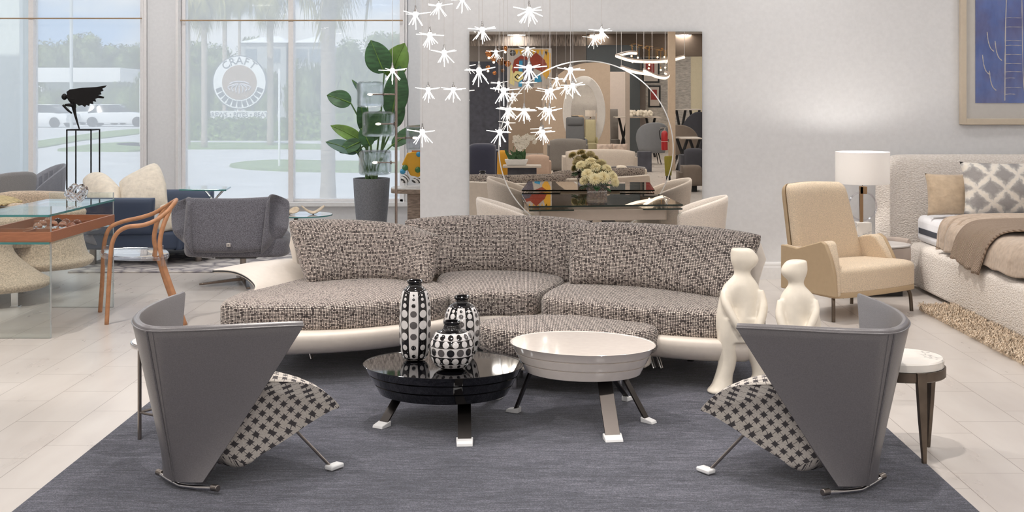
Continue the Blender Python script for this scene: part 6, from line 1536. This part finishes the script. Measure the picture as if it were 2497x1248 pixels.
poly(4, [(.24, 0), (.32, 0), (.34, .7), (.26, .7)], 4); poly(4, [(.62, .1), (.8, .14), (.74, .34), (.62, .3)], 4); poly(5, [(.1, .28), (.16, .42), (.34, .40), (.36, .22), (.24, .12), (.12, .18)], 5); poly(6, [(.14, .26), (.22, .34), (.32, .26), (.22, .18)], 6); poly(5, [(.18, .26), (.22, .31), (.28, .26), (.22, .21)], 7)
poly(7, [(.4, 0), (.6, 0), (.58, .2), (.42, .16)], 4)
art.build('canvas', [mat('art_%d' % i, c, .7) for i, c in enumerate(cols)], t, flat=True)
# framed dark pictures on the brick wall
for (a, b, c_, d), lb in ((((1566, 140, 1608, 202)), 'dark framed picture with a red field, upper one in the mirror'), (((1580, 208, 1611, 262)), 'dark framed picture, lower one in the mirror')):
    D = 36.0; p0, p1 = v(a, b, D), v(c_, d, D); t = thing('framed_picture', lb, 'picture', ((p0.x+p1.x)/2, p0.y, p1.z)); MB().span((p0.x, p0.y-.05, p1.z), (p1.x, p0.y, p0.z)).build('frame', M_black, t, flat=True)
    MB().span((p0.x+.05, p0.y+.0, p1.z+.05), (p1.x-.05, p0.y+.012, p0.z-.05)).build('print', mat('grey_print', (176, 166, 158), .5), t, flat=True); MB().span((lerp(p0.x, p1.x, .2), p0.y+.012, lerp(p1.z, p0.z, .35)), (lerp(p0.x, p1.x, .7), p0.y+.02, lerp(p1.z, p0.z, .8))).build('red_field', mat('muted_red', (140, 52, 50), .6), t, flat=True)
# oval standing mirror
D = 31.5; c = v(1424, 275, D); a, b = 52/F*D, 90/F*D; y0 = c.y
t = thing('oval_mirror', 'tall oval mirror in a broad white frame against the tan partition', 'mirror', (c.x, y0, c.z-b)); N = 64
el = lambda k, y: [V3((c.x+a*k*math.cos(2*math.pi*i/N), y, c.z+b*(1-(1-k)*.6)*math.sin(2*math.pi*i/N))) for i in range(N)]
MB().rings([el(1, y0-.06), el(1, y0+.0), el(.97, y0+.02), el(.62, y0+.02), el(.60, y0)]).build('frame', mat('white_lacquer_frame', (226, 224, 222), .3), t, angle=50)
MB().rings([el(.61, y0+.001), el(.61, y0+.006)]).build('mirror_disc', M_mirror, t, angle=30)
# recliner in grey leather
def seatback(name, label, cat, px0, px1, py0, D, m, z_seat=.45, depth=.8, lean=.12, group=None, headrest=False, legs=True, py_l=None, rnd_=.06):
    """chair or sofa whose back (or front) faces the mirror"""
    p, q = v(px0, py0, D), v(px1, py0, D); zt = p.z; y = p.y; t = thing(name, label, cat, ((p.x+q.x)/2, y-.2, 0), 0, group); w_ = q.x-p.x
    MB().slab([V3((p.x+.03*w_, y-.1, .12)), V3(((p.x+q.x)/2, y-.08, .12)), V3((q.x-.03*w_, y-.1, .12))], [V3((p.x, y-.1-lean, zt)), V3(((p.x+q.x)/2, y-.06-lean, zt+.0)), V3((q.x, y-.1-lean, zt))], .08, .08, (0, 1, 0), 18, 16, 6, 6).build('backrest', m, t, angle=180)
    return t, p, q, y, zt
def front_chair(name, label, cat, px0, px1, py0, D, m, arms=True, hr=False, group=None):
    p, q = v(px0, py0, D), v(px1, py0, D); zt = p.z; y = p.y; w_ = q.x-p.x; cx_ = (p.x+q.x)/2
    t = thing(name, label, cat, (cx_, y, 0), 0, group)
    MB().slab([V3((p.x+.08*w_, y-.35, .40)), V3((q.x-.08*w_, y-.35, .40))], [V3((p.x+.10*w_, y-.6, zt)), V3((q.x-.10*w_, y-.6, zt))], .07, .07, (0, 1, .2), 14, 14, 6, 6).build('backrest', m, t, angle=180)
    MB().pad([(p.x+.06*w_, y-.45), (q.x-.06*w_, y-.45), (q.x-.06*w_, y+.1), (p.x+.06*w_, y+.1)], .28, .46, .05, .02).build('seat', m, t, angle=180)
    if hr: MB().slab([V3((p.x+.14*w_, y-.5, zt-.20)), V3((q.x-.14*w_, y-.5, zt-.20))], [V3((p.x+.14*w_, y-.55, zt+.02)), V3((q.x-.14*w_, y-.55, zt+.02))], .09, .03, (0, 1, 0), 12, 10, 6, 4).build('headrest', m, t, angle=180)
    if arms:
        for s_ in (p.x, q.x-.1*w_): MB().span((s_, y-.5, .30), (s_+.1*w_, y+.05, .62)).build('armrest', m, t, bevel=.03, bseg=3)
    MB().cyl((cx_, y-.15, .03), (cx_, y-.15, .29), .03, seg=12).build('column', M_steel, t); MB().cyl((cx_, y-.15, 0), (cx_, y-.15, .03), .26, seg=28).build('base', M_black, t); return t
M_glea = mat('grey_recliner_leather', (96, 98, 102), .5); M_olive = mat('pale_olive_leather', (176, 168, 134), .6); M_must = mat('mustard_velvet', (214, 156, 48), .8); M_brn = mat('brown_grey_fabric', (124, 112, 102), .9); M_dk = mat('charcoal_fabric', (66, 66, 72), .9)
front_chair('recliner', 'grey leather recliner with a headrest, seen in the round mirror', 'recliner', 1376, 1432, 288, 29.5, M_glea, True, True)
front_chair('recliner', 'pale olive recliner right behind the grey leather one', 'recliner', 1426, 1458, 292, 30.8, M_olive, True, False)
def blob_sofa(name, label, px0, px1, py0, D, m, depth=.9, cat='sofa', arm=True, group=None):
    p, q = v(px0, py0, D), v(px1, py0, D); zt = p.z; y = p.y; t = thing(name, label, cat, ((p.x+q.x)/2, y-depth/2, 0), 0, group); w_ = q.x-p.x
    MB().slab([V3((p.x+.03*w_, y-.12, .10)), V3(((p.x+q.x)/2, y-.06, .10)), V3((q.x-.03*w_, y-.12, .10))], [V3((p.x+.02, y-.14, zt-.04)), V3((lerp(p.x, q.x, .25), y-.1, zt)), V3((lerp(p.x, q.x, .75), y-.1, zt)), V3((q.x-.02, y-.14, zt-.04))], .12, .12, (0, 1, 0), 24, 14, 8, 6).build('backrest', m, t, angle=180)
    MB().pad([(p.x+.05, y-depth), (q.x-.05, y-depth), (q.x-.03, y-.15), (p.x+.03, y-.15)], .12, .42, .06, .01).build('seat', m, t, angle=180)
    if arm:
        for a0 in (p.x-.02, q.x-.14): MB().pad([(a0, y-depth), (a0+.16, y-depth), (a0+.16, y-.1), (a0, y-.1)], .10, zt-.14, .05, .0).build('armrest', m, t, angle=180)
    MB().span((p.x+.1, y-depth+.05, 0), (q.x-.1, y-.1, .12)).build('plinth', M_black, t, flat=True); return t
blob_sofa('grey_sofa', 'mid grey sofa back seen in the round mirror below the recliner', 1338, 1432, 338, 25.2, M_felt)
blob_sofa('cream_sofa', 'cream curved sofa seen in the round mirror behind the flowers', 1376, 1552, 364, 20.9, M_cream_fab, .95)
blob_sofa('tan_sofa', 'blush tan sofa behind the orchid planter in the mirror', 1278, 1342, 377, 23.4, mat('blush_tan', (190, 166, 150), .9), .8)
tc_ = v(1490, 0, 21.4)
for k, (px, D, lb) in enumerate(((1473, 21.5, 'ivory scatter cushion on the cream sofa in the mirror, left'), (1508, 21.6, 'ivory scatter cushion on the cream sofa in the mirror, right'))):
    c = v(px, 366, D); pillow('cushion', lb, mat('blush_print_cushion', (206, 188, 176), .9, var=.12, vscale=14), (c.x, c.y, .46), .30, .34, R(12), R(-8), .09, 'cushions on the cream sofa')
# orchid planter on a low table, mustard chair
D = 20.3; p0, p1 = v(1226, 404, D), v(1320, 404, D); y = p0.y; zt = p0.z
t = thing('low_table', 'low dark table carrying the white orchid planter, in the mirror', 'coffee table', ((p0.x+p1.x)/2, y, 0))
MB().span((p0.x, y-.6, zt-.03), (p1.x, y, zt)).build('table_top', mat('pale_stone_top', (196, 188, 180), .3), t, bevel=.004); MB().span((p0.x+.08, y-.5, 0), (p1.x-.08, y-.1, zt-.03)).build('base', M_dkw, t, flat=True)
c = V3((v(1259, 0, D).x, y-.25, zt+.001)); t = thing('orchid_planter', 'white orchids with dark green leaves in a white trough planter, in the mirror', 'plant', c)
MB().rings([[c+V3((sx*.16, sy*.07, 0)) for sx, sy in ((-1, -1), (1, -1), (1, 1), (-1, 1))], [c+V3((sx*.20, sy*.09, .10)) for sx, sy in ((-1, -1), (1, -1), (1, 1), (-1, 1))]]).build('planter', M_white, t, bevel=.01)
rnd = random.Random(8); lf, st_, fl = MB(), MB(), MB()
for k in range(26):
    a = rnd.uniform(0, 6.28); b0_ = c+V3((rnd.uniform(-.14, .14), rnd.uniform(-.05, .05), .10)); d = V3((math.cos(a)*.7, math.sin(a)*.4, 1)).normalized(); L = rnd.uniform(.10, .22); n_ = d.cross(V3((0, 1, .2))).normalized()*.022; lf.add([b0_-n_, b0_+n_, b0_+d*L*.6+n_, b0_+d*L*.6-n_, b0_+d*L+V3((0, 0, -.01))], [(0, 1, 2, 3), (3, 2, 4)])
for k in range(10):
    a = rnd.uniform(-.6, 1.2); b0_ = c+V3((rnd.uniform(-.1, .12), 0, .1)); pts = smooth_path([b0_, b0_+V3((.04, 0, .22)), b0_+V3((.12*a+.04, .03, .36)), b0_+V3((.30*a+.04, .05, .36))], 5); st_.tube(pts, .004, 5)
    for j in range(6):
        f_ = pts[-1-j*2]+V3((rnd.uniform(-.05, .07), .02, rnd.uniform(-.07, .04))); r_ = rnd.uniform(.022, .034)
        for q_ in range(5): an = 2*math.pi*q_/5; fl.add([f_, f_+V3((r_*math.cos(an-.5), .004, r_*math.sin(an-.5))), f_+V3((1.25*r_*math.cos(an), .012, 1.25*r_*math.sin(an))), f_+V3((r_*math.cos(an+.5), .004, r_*math.sin(an+.5)))], [(0, 1, 2, 3)])
lf.build('leaves', M_green, t, flat=True); st_.build('stems', M_stem, t); fl.build('blossoms', mat('white_orchid_petal', (240, 236, 226), .6), t, flat=True)
blob_sofa('mustard_chair', 'mustard yellow chair at the left rim of the round mirror', 1210, 1240, 367, 21.2, M_must, .5, 'chair', False)
# right hand side dining groups
def rtable(label, px0, px1, py, D, m, zb=0, group=None):
    p, q = v(px0, py, D), v(px1, py, D); t = thing('dining_table', label, 'dining table', ((p.x+q.x)/2, p.y-.4, 0)); MB().span((p.x, p.y-.9, p.z-.03), (q.x, p.y, p.z)).build('table_top', m, t, bevel=.004)
    for x in (lerp(p.x, q.x, .2), lerp(p.x, q.x, .8)):
        for s_ in (-1, 1): MB().cyl((x-s_*.12, p.y-.45, 0), (x+s_*.12, p.y-.45, p.z-.03), .035, seg=8).build('leg', M_black, t)
    return t
rtable('dining table topped with a row of white flowers, in the round mirror', 1500, 1612, 285, 33.0, mat('pale_top', (206, 196, 186), .3))
fc = MB(); rnd = random.Random(2); pp, qq = v(1536, 280, 32.6), v(1592, 280, 32.6)
for k in range(90): p = V3((rnd.uniform(pp.x, qq.x), pp.y-.35+rnd.uniform(-.1, .1), pp.z-.01+rnd.uniform(0, .10))); fc.sphere(p, rnd.uniform(.03, .055), 7)
o = solo(fc, 'flower_runner', mat('white_blossom_row', (236, 228, 212), .8), 'long row of white blossoms along the dining table in the mirror', 'flowers', ((pp.x+qq.x)/2, pp.y-.35, pp.z-.05), flat=True)
rtable('stone topped dining table at the right edge of the mirror', 1660, 1712, 336, 26.6, mat('pale_top', (206, 196, 186), .3)); rtable('farther dark dining table near the right edge of the mirror', 1654, 1712, 266, 31.5, mat('pale_top', (206, 196, 186), .3))
def tubm(label, px, py0, D, w_px, m, ang, zt=None, group=None):
    c = v(px, py0, D); return tub('tub_chair', label, c.x, c.y-.3, ang, w_px/F*D, max(.62, c.z), m, False, group)
M_tubg = mat('blue_grey_tub', (128, 132, 138), .85)
tubm('blue grey tub chair in the round mirror, left of the fire extinguisher', 1592, 298, 29.5, 72, M_tubg, R(-95)); tubm('dark framed tub chair at the far right of the mirror', 1690, 272, 30.0, 60, M_dk, R(-120)); tubm('taupe tub chair by the stone topped table in the mirror', 1672, 304, 28.2, 66, M_brn, R(-60))
front_chair('side_chair', 'grey high backed chair at the left end of the flower topped table', 'chair', 1488, 1512, 266, 33.8, M_felt, False); 
blob_sofa('brown_armchair', 'brown grey armchair back at the right edge of the mirror, nearest', 1664, 1716, 403, 20.6, M_brn, .7, 'armchair', True); blob_sofa('dark_armchair', 'dark charcoal armchair just above the brown one in the mirror', 1668, 1720, 362, 23.6, M_dk, .7, 'armchair', True)
blob_sofa('navy_sofa', 'navy sofa in the dark left part of the mirror', 1140, 1212, 350, 23.0, M_navy, .9); tubm('olive green chair behind the round mirror edge, lower right', 1634, 412, 20.4, 20, mat('olive_velvet', (150, 142, 60), .8), R(-90))
# fire extinguisher on a post
D = 27.0; c = v(1619, 0, D); z0, z1 = v(0, 366, D).z, v(0, 318, D).z; y = c.y; r_ = 8/F*D
struct(MB().span((c.x+.10, y-.14, 0), (c.x+.26, y-.02, ZC)).build('wall_square_column', mat('tan_column', (190, 170, 148), .7), flat=True))
t = thing('fire_extinguisher', 'red fire extinguisher seen near the right rim of the round mirror', 'fire extinguisher', (c.x, y, z0))
MB().lathe([(.01, z0), (r_*.92, z0+.003), (r_, z0+.02), (r_, z1-.07), (r_*.8, z1-.03), (r_*.3, z1), (.01, z1)], (c.x, y, 0), 28).build('cylinder', M_red, t); MB().cyl((c.x, y, z1), (c.x, y, z1+.05), .018, seg=12).box((c.x-.03, y, z1+.06), (.13, .02, .02)).build('valve', M_chrome, t); MB().tube([(c.x-.02, y+.01, z1+.04), (c.x-.11, y+.02, z1), (c.x-.10, y+.02, z1-.14), (c.x-.085, y+.02, z1-.2)], .011, 8, 5).build('hose', M_black, t); MB().span((c.x+r_*.8, y-.08, lerp(z0, z1, .5)-.03), (c.x+.101, y-.02, lerp(z0, z1, .5)+.03)).build('bracket', M_steel, t, flat=True)
MB().span((c.x-r_*1.02, y-.002, lerp(z0, z1, .45)), (c.x+r_*1.0, y+r_*1.01, lerp(z0, z1, .46))).build('label_band', M_white, t, flat=True)
solo(MB().box((v(1572, 0, 26.5).x, v(0, 0, 26.5).y-.2, .22), (.30, .30, .44)), 'cube_stool', M_dkw, 'small dark cube stool on the floor, left of the fire extinguisher', 'stool', (v(1572, 0, 26.5).x, v(0, 0, 26.5).y-.2, 0), bevel=.01)
# floating ribbon lights and gold leaf chandelier
M_led = emis('warm_led_tube', (255, 236, 214), 2.6)
def ribbon(label, pts, D):
    P_ = [v(a, b, D+dd) for a, b, dd in pts]; c = P_[0]; t = thing('ribbon_light', label, 'pendant light', c, 0, 'curved led ribbons in the mirror'); MB().tube(P_, .032, 8, 8).build('led_tube', M_led, t); MB().tube([p+V3((0, 0, .035)) for p in P_], .035, 6, 8, flat=(.6, 1)).build('housing', M_taupe, t)
    for k in (0, len(P_)-1): MB().cyl(P_[k]+V3((0, 0, .03)), (P_[k].x, P_[k].y, ZC), .005, seg=5).build('cord', M_starcord, t)
ribbon('upper curved led ribbon pendant in the right half of the mirror', [(1503, 137, 0), (1540, 148, .2), (1590, 151, .3), (1630, 148, .2), (1669, 139, 0)], 27); ribbon('short led ribbon at the left end of the upper curve', [(1503, 137, .3), (1530, 130, .8), (1552, 130, 1)], 27); ribbon('lower curved led ribbon pendant in the right half of the mirror', [(1515, 165, 0), (1550, 176, .2), (1590, 182, .3)], 26); ribbon('small hooked led ribbon pendant below the gold chandelier', [(1570, 172, 0), (1598, 186, .2), (1622, 190, .3), (1630, 183, .5), (1622, 178, .6)], 26)
c = v(1590, 120, 29); t = thing('leaf_chandelier', 'gold leaf chandelier with tiny bulbs above the led ribbons', 'chandelier', c); rnd = random.Random(6); lf = MB(); bl = MB(); wr = MB()
for k in range(46):
    u = rnd.uniform(-.5, .5); p = c+V3((u, rnd.uniform(-.3, .3), .02-u*.16+rnd.uniform(-.04, .04))); a = rnd.uniform(0, 6.28); d = V3((math.cos(a), math.sin(a), rnd.uniform(-.2, .2)))*.075; e = V3((-math.sin(a), math.cos(a), .2))*.034; lf.add([p-d, p+e, p+d, p-e], [(0, 1, 2, 3)])
    if k % 4 == 0: z_ = rnd.uniform(.1, .55); wr.cyl(p, p-V3((0, 0, z_)), .003, seg=4); bl.sphere(p-V3((0, 0, z_+.02)), .022, 8)
lf.build('gold_leaves', M_gold, t, flat=True); wr.build('wires', M_gold, t); bl.build('bulbs', emis('tiny_warm_bulb', (255, 224, 180), 6), t); MB().cyl(c, (c.x, c.y, ZC), .006, seg=6).build('cord', M_gold, t)
c = v(1222, 145, 30); t = thing('bubble_chandelier', 'cluster of copper and smoke glass bubbles in the upper left of the mirror', 'chandelier', c)
for k, (px, py, r, mm) in enumerate(((1192, 130, 9, 0), (1212, 126, 8, 1), (1232, 118, 7, 0), (1250, 129, 8, 2), (1204, 142, 8, 0), (1222, 150, 10, 1), (1238, 155, 8, 0), (1190, 165, 6, 0), (1206, 178, 5, 0), (1226, 172, 5, 1))):
    p = v(px, py, 30); MB().sphere(p, r/F*30, 16).build('bubble', [mat('copper_mirror_glass', (196, 132, 84), .08, 1.0), mat('bronze_mirror_glass', (120, 92, 70), .08, 1.0), mat('smoke_mirror_glass', (120, 124, 128), .06, 1.0)][mm], t, angle=180)
    if k in (0, 2, 4, 7): MB().sphere(p-V3((0, 0, r/F*30+.02)), .03, 10).build('bulb', emis('tiny_warm_bulb', (255, 224, 180), 6), t)
MB().cyl((c.x, c.y, c.z-.3), (c.x, c.y, ZC), .008, seg=6).build('stem', M_bronze, t)
# ================================================================= light and camera
wd = bpy.data.worlds.new('sky'); bpy.context.scene.world = wd; wd.use_nodes = True
nt = wd.node_tree; nt.nodes.clear()
tc = nt.nodes.new('ShaderNodeTexCoord'); mp = nt.nodes.new('ShaderNodeMapping'); mp.inputs['Scale'].default_value = (3, 3, 9); nz = nt.nodes.new('ShaderNodeTexNoise')
nz.inputs['Scale'].default_value = 2.2; nz.inputs['Detail'].default_value = 6
rp = nt.nodes.new('ShaderNodeValToRGB'); rp.color_ramp.elements[0].position = .40; rp.color_ramp.elements[1].position = .56
rp.color_ramp.elements[0].color = lin((176, 206, 246)); rp.color_ramp.elements[1].color = lin((246, 248, 252))
bg = nt.nodes.new('ShaderNodeBackground'); bg.inputs[1].default_value = 1.35; ou = nt.nodes.new('ShaderNodeOutputWorld')
for a, b in ((tc.outputs['Generated'], mp.inputs[0]), (mp.outputs[0], nz.inputs[0]), (nz.outputs[0], rp.inputs[0]), (rp.outputs[0], bg.inputs[0]), (bg.outputs[0], ou.inputs[0])): nt.links.new(a, b)
sun = bpy.data.lights.new('sun', 'SUN'); sun.energy = 4.0; sun.angle = .02; sun.color = (1, .96, .9)
so = bpy.data.objects.new('sun', sun); col.objects.link(so); so.rotation_euler = (R(42), 0, R(-28))
# grid of disk lamps under the ceiling, added as soft fill; no fittings modelled
M_fit = mat('lamp_trim_ring', (236, 234, 230), .4)
proto = None; k = 0
for iy, y in enumerate((13.0, 11.6, 9.6, 7.6, 5.4, 3.2, .6, -2.0, -4.8, -7.6, -10.4, -13.2, -16.0)):
    for x in ((-5.6, -3.0, -.3, 2.2, 4.8) if y < 11 else (-6.6, -4.2, -1.9)):
        la = bpy.data.lights.new('ceiling_fill', 'AREA') if proto is None else proto
        if proto is None: proto = la; la.shape = 'DISK'; la.size = .55; la.energy = LAMP_W; la.color = (1, .985, .975)
        if y < 0 and proto is not None:
            if 'far_fill' not in globals(): far_fill = la.copy(); far_fill.energy = LAMP_W*1.9  # stronger rows behind the camera, added to brighten what the mirrors show
            la = far_fill
        lo = bpy.data.objects.new('ceiling_fill', la); col.objects.link(lo); lo.location = (x, y, ZC-.035); k += 1
sp = bpy.data.lights.new('track_spot', 'SPOT'); sp.energy = 190; sp.spot_size = R(70); sp.spot_blend = .5; sp.shadow_soft_size = .05; sp.color = (1, .93, .86)
for x, y, tx, ty in ((-.9, 6.6, -.2, 5.8), (.9, 4.6, 1.9, 5.0), (-1.9, 4.2, -1.3, 5.2), (1.6, 9.2, 2.5, 8.8), (-3.4, 7.0, -2.6, 8.2)):
    lo = bpy.data.objects.new('track_spot', sp); col.objects.link(lo); lo.location = (x, y, ZC-.1)
    lo.rotation_euler = (V3((tx, ty, 0))-lo.location).to_track_quat('-Z', 'Y').to_euler()
cam = bpy.data.cameras.new('camera'); co = bpy.data.objects.new('camera', cam); col.objects.link(co)
cam.sensor_width = 36; cam.lens = F/2497*36; cam.shift_x = -(CX-1248.5)/2497; cam.shift_y = -(624-CY)/2497
cam.clip_end = 400; cam.clip_start = .05; co.location = (0, 0, EYE); co.rotation_euler = (R(90), 0, 0)
sc = bpy.context.scene; sc.camera = co
vs = sc.view_settings; vs.view_transform = 'Standard'; vs.look = 'None'; vs.gamma = 1; vs.use_curve_mapping = False; vs.exposure = EXPO
cy = sc.cycles; cy.max_bounces = 10; cy.diffuse_bounces = 4; cy.glossy_bounces = 6; cy.transmission_bounces = 8; cy.transparent_max_bounces = 16
cy.caustics_reflective = False; cy.caustics_refractive = False; cy.sample_clamp_indirect = 5; cy.sample_clamp_direct = 0; cy.use_denoising = True; cy.blur_glossy = .5
